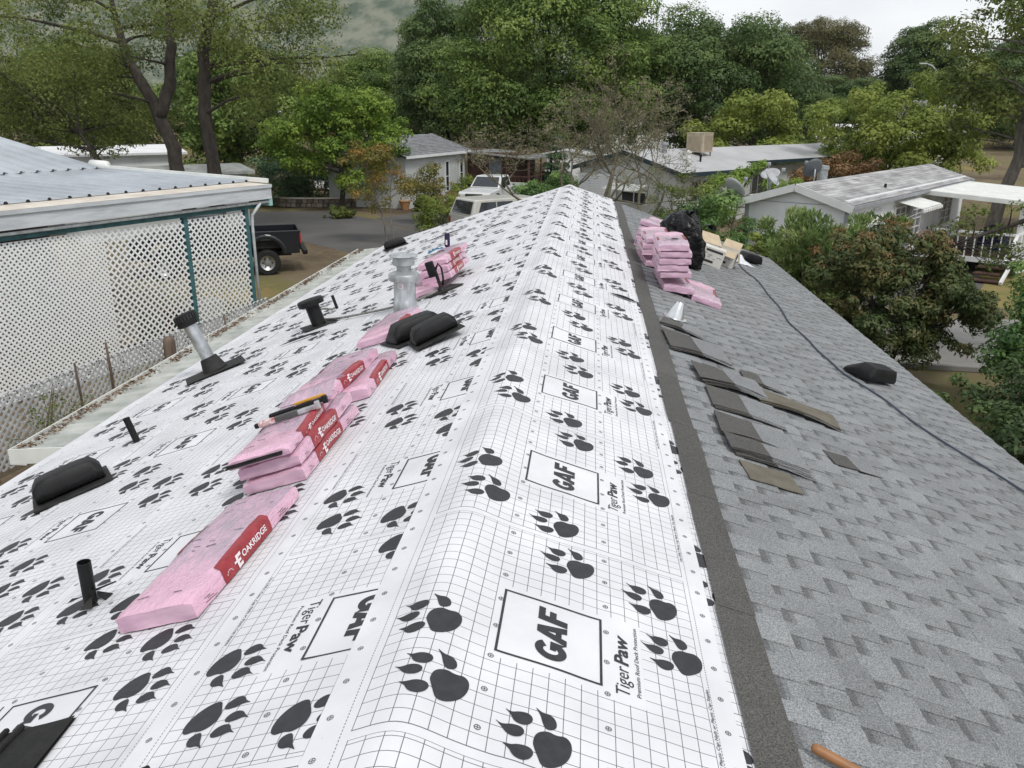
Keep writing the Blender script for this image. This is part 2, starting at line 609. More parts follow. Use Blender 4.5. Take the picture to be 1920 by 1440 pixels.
tag(MB().grid(hill_fn, 120, 50).build('hill', M['hill'], smooth=True), kind='structure')


# ---- the house under the camera ----------------------------------------------------
house = empty('mobile_home', (XR, 8, 0), 0, 'house under re-roofing, white printed underlayment left and grey shingles right', 'house')


def place(o, parent):
    """parent while keeping the world-space mesh where it was built"""
    o.parent = parent
    bpy.context.view_layer.update()
    o.matrix_parent_inverse = parent.matrix_world.inverted()
    return o


U0 = -3.0
wl = MB()
x0, x1, y0, y1, zt = XR - 3.65, XR + 3.65, U0 + .3, 16.9, 2.28
for xx in (x0, x1):
    place(MB().box((xx, (y0 + y1) / 2, zt / 2), (.12, y1 - y0 - .13, zt)).build('wall', M['grey_siding']), house)
for yy in (y0, y1):
    place(MB().prism([(x0, 0), (x1, 0), (x1, zt), (XR, RZ - .16), (x0, zt)], 'y', yy - .05, yy + .05).build('wall', M['grey_siding']), house)


def deck(side):
    b = MB()
    v1 = side * EAVE
    top = [RP(U0, side * 1e-4, -.020), RP(U0, v1, -.020), RP(u_end(v1), v1, -.020), RP(u_end(side * 1e-4), side * 1e-4, -.020)]
    low = [RP(U0, side * .04, -.05), RP(U0, v1, -.05), RP(u_end(v1), v1, -.05), RP(u_end(side * 1e-4), side * .04, -.05)]
    b.add(top + low, [(0, 1, 2, 3), (4, 7, 6, 5), (1, 5, 6, 2), (2, 6, 7, 3), (0, 4, 5, 1), (0, 3, 7, 4)])
    return place(b.build('roof_slope', M['deck']), house)


deck_l, deck_r = deck(-1), deck(1)
deck_l['label'] = 'left roof slope covered with white underlayment'
deck_r['label'] = 'right roof slope covered with grey shingles'
for s in (-1, 1):
    fb = MB()
    fb.bar(RP(U0, s * (EAVE + .012), -.09), RP(u_end(s * EAVE), s * (EAVE + .012), -.09), .02, .15)
    place(fb.build('eave_fascia', M['fascia']), house)
    fb = MB()
    fb.bar(RP(u_end(s * .1) + .012, s * .02, -.09), RP(u_end(s * EAVE) + .012, s * EAVE, -.09), .02, .15)
    place(fb.build('gable_fascia', M['fascia']), house)


# ---- printed underlayment ----------------------------------------------------------
TL, WW = 1.222, 1.225          # print repeat along the roll, roll width
PB = 0.05                      # start of the logo box inside a repeat


def sheet_material():
    m, nt, out = nodes_of('printed_white_underlayment')
    L = nt.links.new
    uv = N(nt, 'ShaderNodeUVMap', uv_map='pw')
    sp = N(nt, 'ShaderNodeSeparateXYZ')
    L(uv.outputs['UV'], sp.inputs[0])
    p, w = sp.outputs[0], sp.outputs[1]
    pt = math_n(nt, 'FLOORED_MODULO', p, TL)
    mul = lambda a, b_: math_n(nt, 'MULTIPLY', a, b_)
    mx = lambda a, b_: math_n(nt, 'MAXIMUM', a, b_)

    def rng(x, a, b_):
        return mul(math_n(nt, 'GREATER_THAN', x, a), math_n(nt, 'LESS_THAN', x, b_))

    def lines(x, step, off, half):
        q = math_n(nt, 'MULTIPLY_ADD', x, 1 / step, -off / step + 0.5)
        d = math_n(nt, 'ABSOLUTE', math_n(nt, 'SUBTRACT', math_n(nt, 'FRACT', q), 0.5))
        return math_n(nt, 'LESS_THAN', d, half / step)
    gp = lines(pt, TL / 24, 0.0, 0.0013)
    gw = lines(w, 0.0508, 0.09, 0.0013)
    grid = mx(gp, gw)
    be = mx(rng(pt, 0.829, 0.831), rng(pt, 0.863, 0.865))
    band = rng(pt, 0.831, 0.863)
    box = mul(rng(pt, PB - .025, PB + .345 + .025), rng(w, 0.405, 0.80))
    txt = mul(rng(pt, PB - .045, PB + .375), rng(w, 0.292, 0.42))
    blank = mx(band, mx(box, txt))
    grid = mul(mx(grid, be), math_n(nt, 'SUBTRACT', 1.0, blank))
    grid = mul(grid, rng(w, 0.089, 1.108))
    dash = mul(mx(rng(w, 0.0685, 0.0715), rng(w, 1.1335, 1.1365)), math_n(nt, 'LESS_THAN', math_n(nt, 'FRACT', mul(p, 1 / 0.0125)), 0.62))
    ink = mx(grid, dash)
    nz = N(nt, 'ShaderNodeTexNoise')
    nz.inputs['Scale'].default_value = 2.3
    nz.inputs['Detail'].default_value = 7
    L(uv.outputs['UV'], nz.inputs['Vector'])
    rp = N(nt, 'ShaderNodeValToRGB')
    rp.color_ramp.elements[0].position = 0.30
    rp.color_ramp.elements[0].color = (0.63, 0.63, 0.645, 1)
    rp.color_ramp.elements[1].position = 0.62
    rp.color_ramp.elements[1].color = (0.77, 0.77, 0.785, 1)
    L(nz.outputs['Fac'], rp.inputs['Fac'])
    # sparse scuffs and grit
    n3 = N(nt, 'ShaderNodeTexNoise')
    n3.inputs['Scale'].default_value = 55
    n3.inputs['Detail'].default_value = 2
    L(uv.outputs['UV'], n3.inputs['Vector'])
    grit = math_n(nt, 'GREATER_THAN', n3.outputs['Fac'], 0.755)
    mix = N(nt, 'ShaderNodeMix', data_type='RGBA')
    L(mul(grit, 0.35), mix.inputs['Factor'])
    L(rp.outputs['Color'], mix.inputs['A'])
    mix.inputs['B'].default_value = (0.35, 0.33, 0.30, 1)
    n5 = N(nt, 'ShaderNodeTexNoise')
    n5.inputs['Scale'].default_value = 1.1
    n5.inputs['Detail'].default_value = 9
    n5.inputs['Roughness'].default_value = 0.72
    n5.inputs['Distortion'].default_value = 0.6
    L(uv.outputs['UV'], n5.inputs['Vector'])
    sm = N(nt, 'ShaderNodeMapRange')
    sm.inputs['From Min'].default_value = 0.56
    sm.inputs['From Max'].default_value = 0.74
    sm.inputs['To Max'].default_value = 0.30
    L(n5.outputs['Fac'], sm.inputs['Value'])
    mi3 = N(nt, 'ShaderNodeMix', data_type='RGBA')
    L(sm.outputs['Result'], mi3.inputs['Factor'])
    L(mix.outputs['Result'], mi3.inputs['A'])
    mi3.inputs['B'].default_value = (0.42, 0.395, 0.36, 1)
    mix = mi3
    mi2 = N(nt, 'ShaderNodeMix', data_type='RGBA')
    L(mul(ink, 0.86), mi2.inputs['Factor'])
    L(mix.outputs['Result'], mi2.inputs['A'])
    mi2.inputs['B'].default_value = (0.05, 0.05, 0.055, 1)
    pr = N(nt, 'ShaderNodeBsdfPrincipled')
    pr.inputs['Roughness'].default_value = 0.5
    pr.inputs['Specular IOR Level'].default_value = 0.35
    L(mi2.outputs['Result'], pr.inputs['Base Color'])
    n4 = N(nt, 'ShaderNodeTexNoise')
    n4.inputs['Scale'].default_value = 9
    n4.inputs['Detail'].default_value = 3
    L(uv.outputs['UV'], n4.inputs['Vector'])
    bp = N(nt, 'ShaderNodeBump')
    bp.inputs['Strength'].default_value = 0.25
    bp.inputs['Distance'].default_value = 0.012
    L(n4.outputs['Fac'], bp.inputs['Height'])
    L(bp.outputs['Normal'], pr.inputs['Normal'])
    L(pr.outputs[0], out.inputs['Surface'])
    return m


M['sheet'] = sheet_material()


def text_mesh(txt, size, bold=0.0, shear=0.0, space=1.0):
    cu = bpy.data.curves.new('t', 'FONT')
    cu.body = txt
    cu.size = size
    cu.offset = bold
    cu.shear = shear
    cu.space_character = space
    cu.resolution_u = 3
    ob = bpy.data.objects.new('t', cu)
    COL.objects.link(ob)
    dg = bpy.context.evaluated_depsgraph_get()
    me = ob.evaluated_get(dg).to_mesh()
    vs = [(q.co.x, q.co.y) for q in me.vertices]
    fs = [tuple(f.vertices) for f in me.polygons]
    bpy.data.objects.remove(ob)
    bpy.data.curves.remove(cu)
    return vs, fs


def fit_text(txt, p0, p1, w0, cap, bold=0.0, shear=0.0):
    """place text so that it runs p0..p1 with baseline w0 and capital height cap"""
    vs, fs = text_mesh(txt, 1.0, bold, shear)
    xs_ = [q[0] for q in vs]
    a, b_ = min(xs_), max(xs_)
    k = (p1 - p0) / (b_ - a)
    c = cap / 0.70
    return [(p0 + (x - a) * k, w0 + y * c) for x, y in vs], fs


PAD = [(.005, .047), (.039, .040), (.057, .012), (.050, -.012), (.058, -.036), (.040, -.053), (.002, -.052), (-.034, -.035), (-.059, -.004), (-.060, .021), (-.037, .031), (-.014, .041)]
TOES = [[(.045, .156), (.034, .137), (.044, .112), (.042, .087), (.028, .080), (.010, .089), (.004, .108), (.012, .126), (.030, .139)],
        [(.099, .134), (.089, .115), (.099, .095), (.100, .069), (.084, .059), (.063, .069), (.056, .089), (.063, .107), (.082, .115)],
        [(.134, .049), (.119, .029), (.121, .009), (.109, -.006), (.086, -.010), (.072, .003), (.071, .019), (.092, .028), (.111, .033)],
        [(-.030, .129), (-.033, .108), (-.022, .086), (-.020, .061), (-.033, .050), (-.055, .058), (-.067, .077), (-.062, .098), (-.042, .109)]]


def round_poly(P, k=2):
    """Chaikin corner cutting"""
    for _ in range(k):
        Q = []
        for i in range(len(P)):
            a, c = P[i], P[(i + 1) % len(P)]
            Q += [(a[0] * .75 + c[0] * .25, a[1] * .75 + c[1] * .25), (a[0] * .25 + c[0] * .75, a[1] * .25 + c[1] * .75)]
        P = Q
    return P


def gaf_polys(p0, w0, h):
    sh = .10
    G = []
    n = 22
    ang = [math.radians(35 + (318 - 35) * i / n) for i in range(n + 1)]
    outer = [(.47 + .47 * math.cos(a), .5 + .52 * math.sin(a)) for a in ang]
    inner = [(.47 + .185 * math.cos(a), .5 + .25 * math.sin(a)) for a in ang]
    for i in range(n):
        G.append([outer[i], outer[i + 1], inner[i + 1], inner[i]])
    e, f = outer[-1], inner[-1]
    G.append([f, e, (.94, .02), (.94, .53), (.50, .53), (.50, .335)])
    A = [[(0, 0), (.31, 0), (.36, .18), (.42, .38), (.485, .68), (.485, 1), (.31, 1)],
         [(.97, 0), (.66, 0), (.61, .18), (.55, .38), (.485, .68), (.485, 1), (.66, 1)],
         [(.36, .18), (.61, .18), (.55, .38), (.42, .38)]]
    Fp = [[(0, 0), (.31, 0), (.31, .39), (.62, .39), (.62, .62), (.31, .62), (.31, .77), (.72, .77), (.72, 1), (0, 1)]]
    res = []
    for polys, dx in ((G, 0), (A, .93), (Fp, 1.93)):
        for P in polys:
            res.append([(p0 + (x + dx + sh * y) * h, w0 + y * h) for x, y in P])
    return res


def build_tile(full=True):
    """flat print of one repeat in (p, w), cut fine enough to follow the curved sheet"""
    bm = bmesh.new()

    def poly(P):
        vs = [bm.verts.new((x, y, 0)) for x, y in P]
        for t in tessellate_polygon([[Vector((x, y, 0)) for x, y in P]]):
            try:
                bm.faces.new([vs[i] for i in t])
            except ValueError:
                pass

    def soup(vs, fs):
        V = [bm.verts.new((x, y, 0)) for x, y in vs]
        for f in fs:
            try:
                bm.faces.new([V[i] for i in f])
            except ValueError:
                pass
    for (cx, cy) in ((.581, .195), (.305, .134), (.944, .578), (.667, .513), (.100, .945), (-.175 + TL, .882)):
        for P, gk in [(PAD, 1.10)] + [(t_, 1.17) for t_ in TOES]:
            mx_, my_ = sum(q[0] for q in P[1:]) / (len(P) - 1), sum(q[1] for q in P[1:]) / (len(P) - 1)
            poly([(cx + mx_ + (x - mx_) * gk, cy + my_ + (y - my_) * gk) for x, y in round_poly(P, 2 if full else 1)])
    a0, a1, b0, b1, t = PB, PB + .345, .43, .775, .0085
    for P in ([(a0, b0), (a1, b0), (a1, b0 + t), (a0, b0 + t)], [(a0, b1 - t), (a1, b1 - t), (a1, b1), (a0, b1)],
              [(a0, b0 + t), (a0 + t, b0 + t), (a0 + t, b1 - t), (a0, b1 - t)], [(a1 - t, b0 + t), (a1, b0 + t), (a1, b1 - t), (a1 - t, b1 - t)]):
        poly(P)
    for P in gaf_polys(.083, .549, .101):
        poly(P)
    soup(*fit_text('Tiger', .040, .178, .343, .046, 0.0, 0.12))
    soup(*fit_text('Paw', .186, .336, .343, .046, 0.028, 0.12))
    if full:
        soup(*fit_text('Premium Roof Deck Protection', .050, .405, .306, .014, 0.004, 0.1))
        soup(*fit_text('Use ONLY Plastic Cap Nails or Plastic Cap Staples', .99, 1.42, .0745, .0105, 0.004, 0.12))
    # cut
    for i in range(-2, 40):
        x = i * .045
        g = bm.verts[:] + bm.edges[:] + bm.faces[:]
        bmesh.ops.bisect_plane(bm, geom=g, plane_co=(x, 0, 0), plane_no=(1, 0, 0), dist=1e-6)
    for i in range(0, 50):
        y = i * .025
        g = bm.verts[:] + bm.edges[:] + bm.faces[:]
        bmesh.ops.bisect_plane(bm, geom=g, plane_co=(0, y, 0), plane_no=(0, 1, 0), dist=1e-6)
    bmesh.ops.triangulate(bm, faces=bm.faces[:])
    # fastener marks, already small
    marks = [.035, .415, .782, 1.19] if full else [.035, .415]
    for w_ in marks:
        for k in range(8):
            cx = .022 + k * TL / 8
            if full:
                n = 12
                o_ = [bm.verts.new((cx + .0098 * math.cos(2 * math.pi * i / n), w_ + .0098 * math.sin(2 * math.pi * i / n), 0)) for i in range(n)]
                i_ = [bm.verts.new((cx + .0078 * math.cos(2 * math.pi * i / n), w_ + .0078 * math.sin(2 * math.pi * i / n), 0)) for i in range(n)]
                for i in range(n):
                    j = (i + 1) % n
                    bm.faces.new((o_[i], o_[j], i_[j]))
                    bm.faces.new((o_[i], i_[j], i_[i]))
                d, q = .0009, .0072
                for P in ([(-q, -d), (q, -d), (q, d), (-q, d)], [(-d, d), (d, d), (d, q), (-d, q)], [(-d, -q), (d, -q), (d, -d), (-d, -d)]):
                    poly([(cx + x, w_ + y) for x, y in P])
            else:
                poly([(cx - .007, w_ - .004), (cx + .007, w_ - .004), (cx + .007, w_ + .004), (cx - .007, w_ + .004)])
    bm.normal_update()
    for f in bm.faces:
        if f.normal.z < 0:
            f.normal_flip()
    bm.verts.index_update()
    V = np.array([(q.co.x, q.co.y) for q in bm.verts])
    Fc = np.array([[q.index for q in f.verts] for f in bm.faces if len(f.verts) == 3])
    bm.free()
    return V, Fc


TILE_F, TILE_L = build_tile(True), build_tile(False)


def underlayment(label, off, to_uv, to_pw, v_a, v_b, w_vis, u_phase, direction, end_over=0.0, mat_extra=None):
    """one roll: surface mesh with metre UVs plus its printed pattern as a sub-part"""
    du, dv = 0.07, 0.035
    uend = u_end((v_a + v_b) / 2) + end_over
    nu = int((uend - U0) / du)
    vsn = []
    v = v_a
    while v < v_b - 1e-6:
        vsn.append(v)
        v += 0.02 if abs(v) < .26 else dv
    vsn.append(v_b)
    verts, faces, uvs = [], [], []
    for i in range(nu + 1):
        u = U0 + (uend - U0) * i / nu
        for v in vsn:
            vv = v
            if v == v_a or v == v_b:                 # hand-cut, slightly wavy edges
                vv += 0.004 * noise.noise((u * .8, v, 7))
            verts.append(SP(u, vv, off))
            uvs.append(to_pw(u, vv))
    n = len(vsn)
    for i in range(nu):
        for j in range(n - 1):
            faces.append((i * n + j, i * n + j + 1, (i + 1) * n + j + 1, (i + 1) * n + j))
    me = raw_mesh('underlayment_sheet', verts, faces, M['sheet'])
    ul = me.uv_layers.new(name='pw')
    idx = np.empty(len(me.loops), dtype=np.int32)
    me.loops.foreach_get('vertex_index', idx)
    ul.data.foreach_set('uv', np.array(uvs, dtype=np.float32)[idx].ravel())
    me.polygons.foreach_set('use_smooth', [True] * len(me.polygons))
    if me.polygons[0].normal.z < 0:
        me.flip_normals()
    o = bpy.data.objects.new('underlayment_sheet', me)
    COL.objects.link(o)
    place(o, house)
    o['label'] = label
    AV, AF, base = [], [], 0
    k = -6
    while True:
        k += 1
        ulo = u_phase + k * TL
        if ulo > uend:
            break
        if ulo + 1.6 < U0 + 2.2:
            continue
        V, Fc = TILE_F if ulo < 9.5 else TILE_L
        p, w = V[:, 0], V[:, 1]
        u = ulo + (p - PB) if direction > 0 else ulo + .345 - (p - PB)
        vv = to_uv(w)
        ok = (w > w_vis[0]) & (w < w_vis[1]) & (u < uend - .02) & (u > U0 + 2.0)
        keep = ok[Fc].all(axis=1)
        fk = Fc[keep]
        if not len(fk):
            continue
        used = np.unique(fk)
        mp = -np.ones(len(V), dtype=int)
        mp[used] = np.arange(len(used))
        AV.append(np.array([SP(u[i], vv[i], off + 0.0016) for i in used]))
        AF.append(mp[fk] + base)
        base += len(used)
    me = raw_mesh('printed_pattern', np.concatenate(AV), np.concatenate(AF), M['print'])
    po = bpy.data.objects.new('printed_pattern', me)
    COL.objects.link(po)
    po.parent = o
    po['kind'] = 'stuff'
    return o


underlayment('top roll of white printed underlayment wrapped over the ridge', .010, lambda w: .985 - w, lambda u, v: (u - 2.105 + PB, .985 - v), -.240, .985, (.004, 1.22), 2.105, 1, .10)
for i, (bot, ph) in enumerate(((-.84, 2.085), (-1.985, 3.085), (-3.10, 3.88), (-4.215, 5.50))):
    lab = ['first', 'second', 'third', 'lowest'][i] + ' course of white printed underlayment below the ridge on the left'
    top = (-.84 + .66) if i == 0 else (-.84, -1.985, -3.10)[i - 1] - 0.03 + .06
    lo = bot if i < 3 else -EAVE - .02
    underlayment(lab, .0075 - .0025 * i, (lambda B: (lambda w: B + w))(bot), (lambda B, P: (lambda u, v: (-(u - P - .345) + PB, v - B)))(bot, ph), lo, top, (lo - bot + .004, min(1.22, top - bot)), ph, -1)
underlayment('strip of underlying white printed roll showing beside the dark shingle strip', .0040, lambda w: 1.20 - w, lambda u, v: (u - 2.6 + PB, 1.20 - v), .90, 1.10, (.10, .30), 2.6, 1, -.05)


# ---- laminated shingles on the right slope ----------------------------------------
def shingle_material(name, ca, cb, speck, tone_amt):
    m, nt, out = nodes_of(name)
    L = nt.links.new
    at = N(nt, 'ShaderNodeAttribute', attribute_name='tone')
    oi = N(nt, 'ShaderNodeObjectInfo')
    tc = N(nt, 'ShaderNodeTexCoord')
    geo = N(nt, 'ShaderNodeNewGeometry')
    n1 = N(nt, 'ShaderNodeTexNoise')
    n1.inputs['Scale'].default_value = 165
    n1.inputs['Detail'].default_value = 3
    n1.inputs['Roughness'].default_value = 0.8
    L(geo.outputs['Position'], n1.inputs['Vector'])
    n2 = N(nt, 'ShaderNodeTexNoise')
    n2.inputs['Scale'].default_value = 4.5
    n2.inputs['Detail'].default_value = 4
    L(geo.outputs['Position'], n2.inputs['Vector'])
    rp = N(nt, 'ShaderNodeValToRGB')
    rp.color_ramp.elements[0].position = 0.50 - speck
    rp.color_ramp.elements[0].color = rgb(ca)
    rp.color_ramp.elements[1].position = 0.50 + speck
    rp.color_ramp.elements[1].color = rgb(cb)
    L(n1.outputs['Fac'], rp.inputs['Fac'])
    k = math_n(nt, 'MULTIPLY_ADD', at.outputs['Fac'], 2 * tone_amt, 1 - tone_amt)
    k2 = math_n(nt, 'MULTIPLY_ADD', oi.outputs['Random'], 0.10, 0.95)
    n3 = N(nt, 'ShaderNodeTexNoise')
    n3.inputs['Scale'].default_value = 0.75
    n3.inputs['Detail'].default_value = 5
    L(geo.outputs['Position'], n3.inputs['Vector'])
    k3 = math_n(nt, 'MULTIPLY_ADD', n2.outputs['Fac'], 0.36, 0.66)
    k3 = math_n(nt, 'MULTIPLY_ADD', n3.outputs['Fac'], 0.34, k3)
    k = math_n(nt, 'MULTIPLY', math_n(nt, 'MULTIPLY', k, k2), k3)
    vm = N(nt, 'ShaderNodeVectorMath', operation='SCALE')
    L(rp.outputs['Color'], vm.inputs[0])
    L(k, vm.inputs['Scale'])
    p = N(nt, 'ShaderNodeBsdfPrincipled')
    p.inputs['Roughness'].default_value = 0.9
    p.inputs['Specular IOR Level'].default_value = 0.25
    L(vm.outputs[0], p.inputs['Base Color'])
    bp = N(nt, 'ShaderNodeBump')
    bp.inputs['Strength'].default_value = 0.5
    bp.inputs['Distance'].default_value = 0.003
    L(n1.outputs['Fac'], bp.inputs['Height'])
    L(bp.outputs['Normal'], p.inputs['Normal'])
    L(p.outputs[0], out.inputs['Surface'])
    return m


M['shingle'] = shingle_material('grey_shingle_granules', (0.088, 0.092, 0.094), (0.345, 0.353, 0.357), 0.15, 0.54)
M['shingle_dark'] = shingle_material('dark_headlap_granules', (0.034, 0.033, 0.030), (0.155, 0.150, 0.140), 0.15, 0.3)
M['shingle_back'] = pm('shingle_back_sand', (0.115, 0.100, 0.072), 0.9, 0.2, 8, 0.3, 200, col2=(0.16, 0.142, 0.108))
EXPO = 0.143
V_TOP = 1.165


def shingle_mesh(seed):
    rr = random.Random(seed)
    b = MB()

    def slab(xa, xb, ya, yb, za, zb, tone):
        """wedge: thickness grows towards the butt"""
        def zz(x, z):
            return z + (x + .165) / .165 * .0045
        vs = [(x, y, zz(x, z)) for x in (xa, xb) for y in (ya, yb) for z in (za, zb)]
        b.add(vs, [(0, 1, 3, 2), (4, 6, 7, 5), (0, 4, 5, 1), (2, 3, 7, 6), (0, 2, 6, 4), (1, 5, 7, 3)], tone)
    g = .0015
    y = 0.0
    first = True
    while y < 1.0 - .03:
        tab = rr.uniform(.085, .19)
        gap = rr.choice((.05, .07, .09, .12))
        y2 = min(1.0, y + tab)
        tone = rr.uniform(.44, .66)
        slab(-.168, 0, y + g, y2 - g, 0.0, .0092, tone)
        y3 = min(1.0, y2 + gap)
        if y3 > y2 + .01:
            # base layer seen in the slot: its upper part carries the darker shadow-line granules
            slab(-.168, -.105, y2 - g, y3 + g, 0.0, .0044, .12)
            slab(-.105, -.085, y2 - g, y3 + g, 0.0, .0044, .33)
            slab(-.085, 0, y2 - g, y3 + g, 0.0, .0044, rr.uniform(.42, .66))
        y = y3
    return b.mesh('shingle', M['shingle'])


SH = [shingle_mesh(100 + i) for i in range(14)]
cells = []
ncourse = int((EAVE - V_TOP) / EXPO)
for c in range(ncourse + 1):
    vb = V_TOP + EXPO * (c + 1)
    if vb > EAVE + .03:
        break
    off = (c * 0.37 + 0.13 * (c % 3)) % 1.0
    for k in range(-3, 19):
        ua = k + off
        if ua > u_end(vb) - .05 or ua < -2.5:
            continue
        cells.append((c, vb, ua))
cells.sort(key=lambda q: math.hypot(q[2] - 2.2, q[1] * .9) if q[2] > 1.0 else 1e3 + abs(q[2]))
rest = MB()
rr = random.Random(5)
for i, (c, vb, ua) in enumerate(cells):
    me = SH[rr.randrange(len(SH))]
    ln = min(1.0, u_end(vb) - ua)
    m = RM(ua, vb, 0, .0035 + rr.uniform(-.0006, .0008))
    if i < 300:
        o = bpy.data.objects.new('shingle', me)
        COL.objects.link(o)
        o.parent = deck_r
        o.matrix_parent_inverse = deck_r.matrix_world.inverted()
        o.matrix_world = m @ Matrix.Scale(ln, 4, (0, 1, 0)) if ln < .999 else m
    else:
        mm = m @ Matrix.Scale(ln, 4, (0, 1, 0))
        tones = [0.0] * len(me.polygons)
        me.attributes['tone'].data.foreach_get('value', tones)
        base = len(rest.v)
        rest.v.extend([tuple(mm @ q.co) for q in me.vertices])
        rest.f.extend([tuple(x + base for x in f.vertices) for f in me.polygons])
        rest.t.extend(tones)
o = rest.build('shingle_field', M['shingle'], fix=False)
place(o, deck_r)
o['kind'] = 'stuff'
# dark head-lap strips of the top course, 1 m pieces butted end to end
for k in range(-3, 20):
    ua, ub = k - .2, min(k + .797, u_end(1.0) - .01)
    if ub - ua < .1:
        continue
    w = 0.006 * math.sin(k * 2.1)

    def hl(s, t):
        u = ua + (ub - ua) * s
        v = 1.018 + w + .007 * noise.noise((u * 1.2, 4, 0)) + (V_TOP + .012 - 1.018) * t
        return tuple(RP(u, v, .0150 + .003 * t + .0025 * noise.noise((u * 2, v * 3, 3)) + .004 * (1 - t) * max(0, noise.noise((u * .9, 8, 0)))))
    o = MB().grid(hl, 10, 3).build('headlap_strip', M['shingle_dark'], smooth=True)
    place(o, deck_r)


# ------------------------------------------------------------------ things on the roof
def wrap_material(name, pink, grey, amount):
    m, nt, out = nodes_of(name)
    L = nt.links.new
    tc = N(nt, 'ShaderNodeTexCoord')
    mp = N(nt, 'ShaderNodeMapping')
    mp.inputs['Scale'].default_value = (2.2, 1, 1)
    L(tc.outputs['Object'], mp.inputs['Vector'])
    n1 = N(nt, 'ShaderNodeTexNoise')
    n1.inputs['Scale'].default_value = 9
    n1.inputs['Detail'].default_value = 8
    n1.inputs['Roughness'].default_value = 0.65
    n1.inputs['Distortion'].default_value = 1.2
    L(mp.outputs['Vector'], n1.inputs['Vector'])
    sp = N(nt, 'ShaderNodeSeparateXYZ')
    L(tc.outputs['Object'], sp.inputs[0])
    sn = N(nt, 'ShaderNodeSeparateXYZ')
    L(tc.outputs['Normal'], sn.inputs[0])
    mr = N(nt, 'ShaderNodeMapRange')
    mr.inputs['From Min'].default_value, mr.inputs['From Max'].default_value = -.40, -.10
    L(sp.outputs[1], mr.inputs['Value'])
    top = math_n(nt, 'GREATER_THAN', sn.outputs[2], 0.6)
    # the clear middle of the wrap lets the grey shingles and their long seams show through
    seam = math_n(nt, 'LESS_THAN', math_n(nt, 'ABSOLUTE', math_n(nt, 'SUBTRACT', math_n(nt, 'FRACT', math_n(nt, 'MULTIPLY_ADD', sp.outputs[0], 14.0, 0.2)), 0.5)), 0.035)
    f = math_n(nt, 'MULTIPLY', math_n(nt, 'MULTIPLY', mr.outputs['Result'], top), n1.outputs['Fac'])
    f = math_n(nt, 'MULTIPLY_ADD', f, 1.9, -0.42)
    f = math_n(nt, 'ADD', f, math_n(nt, 'MULTIPLY', math_n(nt, 'MULTIPLY', seam, top), 0.25))
    rp = N(nt, 'ShaderNodeValToRGB')
    rp.color_ramp.elements[0].position = 0.05
    rp.color_ramp.elements[0].color = rgb(pink)
    rp.color_ramp.elements[1].position = 0.85
    rp.color_ramp.elements[1].color = rgb(grey)
    L(f, rp.inputs['Fac'])
    p = N(nt, 'ShaderNodeBsdfPrincipled')
    p.inputs['Roughness'].default_value = 0.20
    p.inputs['Specular IOR Level'].default_value = 0.6
    L(rp.outputs['Color'], p.inputs['Base Color'])
    m2 = N(nt, 'ShaderNodeMapping')
    m2.inputs['Scale'].default_value = (1.0, .55, 1.6)
    m2.inputs['Rotation'].default_value = (0, 0, .5)
    L(tc.outputs['Object'], m2.inputs['Vector'])
    n2 = N(nt, 'ShaderNodeTexNoise')
    n2.inputs['Scale'].default_value = 26
    n2.inputs['Detail'].default_value = 3
    n2.inputs['Distortion'].default_value = 1.8
    L(m2.outputs['Vector'], n2.inputs['Vector'])
    rd = math_n(nt, 'ABSOLUTE', math_n(nt, 'SUBTRACT', n2.outputs['Fac'], 0.5))
    bp = N(nt, 'ShaderNodeBump')
    bp.inputs['Strength'].default_value = 0.9
    bp.inputs['Distance'].default_value = 0.012
    L(rd, bp.inputs['Height'])
    L(bp.outputs['Normal'], p.inputs['Normal'])
    L(p.outputs[0], out.inputs['Surface'])
    return m


M['pink'] = wrap_material('pink_plastic_wrap', (0.78, 0.47, 0.60), (0.44, 0.36, 0.43), .17)
M['pink_end'] = pm('pink_wrap_end', (0.58, 0.36, 0.48), 0.5, 0.12, 7, 0.5, 12, stretch=(1, 1, 3), col2=(0.68, 0.45, 0.56))
M['red'] = pm('red_wrap_print', (0.25, 0.016, 0.022), 0.34, 0.2, 12, 0.6, 14, col2=(0.36, 0.04, 0.05), spec=.4)
M['wrap_white'] = pm('white_wrap_lettering', (0.82, 0.76, 0.77), 0.45, 0.05, 10)
BW, BL, BH = .335, 1.0, .076


def bundle_surf(seed, H=BH):
    sd_ = seed * 13.7

    def d(x, y, z):
        n = noise.noise((x * 7 + sd_, y * 6, z * 9)) * .006 + noise.noise((x * 19 + sd_, y * 15, z * 25)) * .0035
        return n
    return d


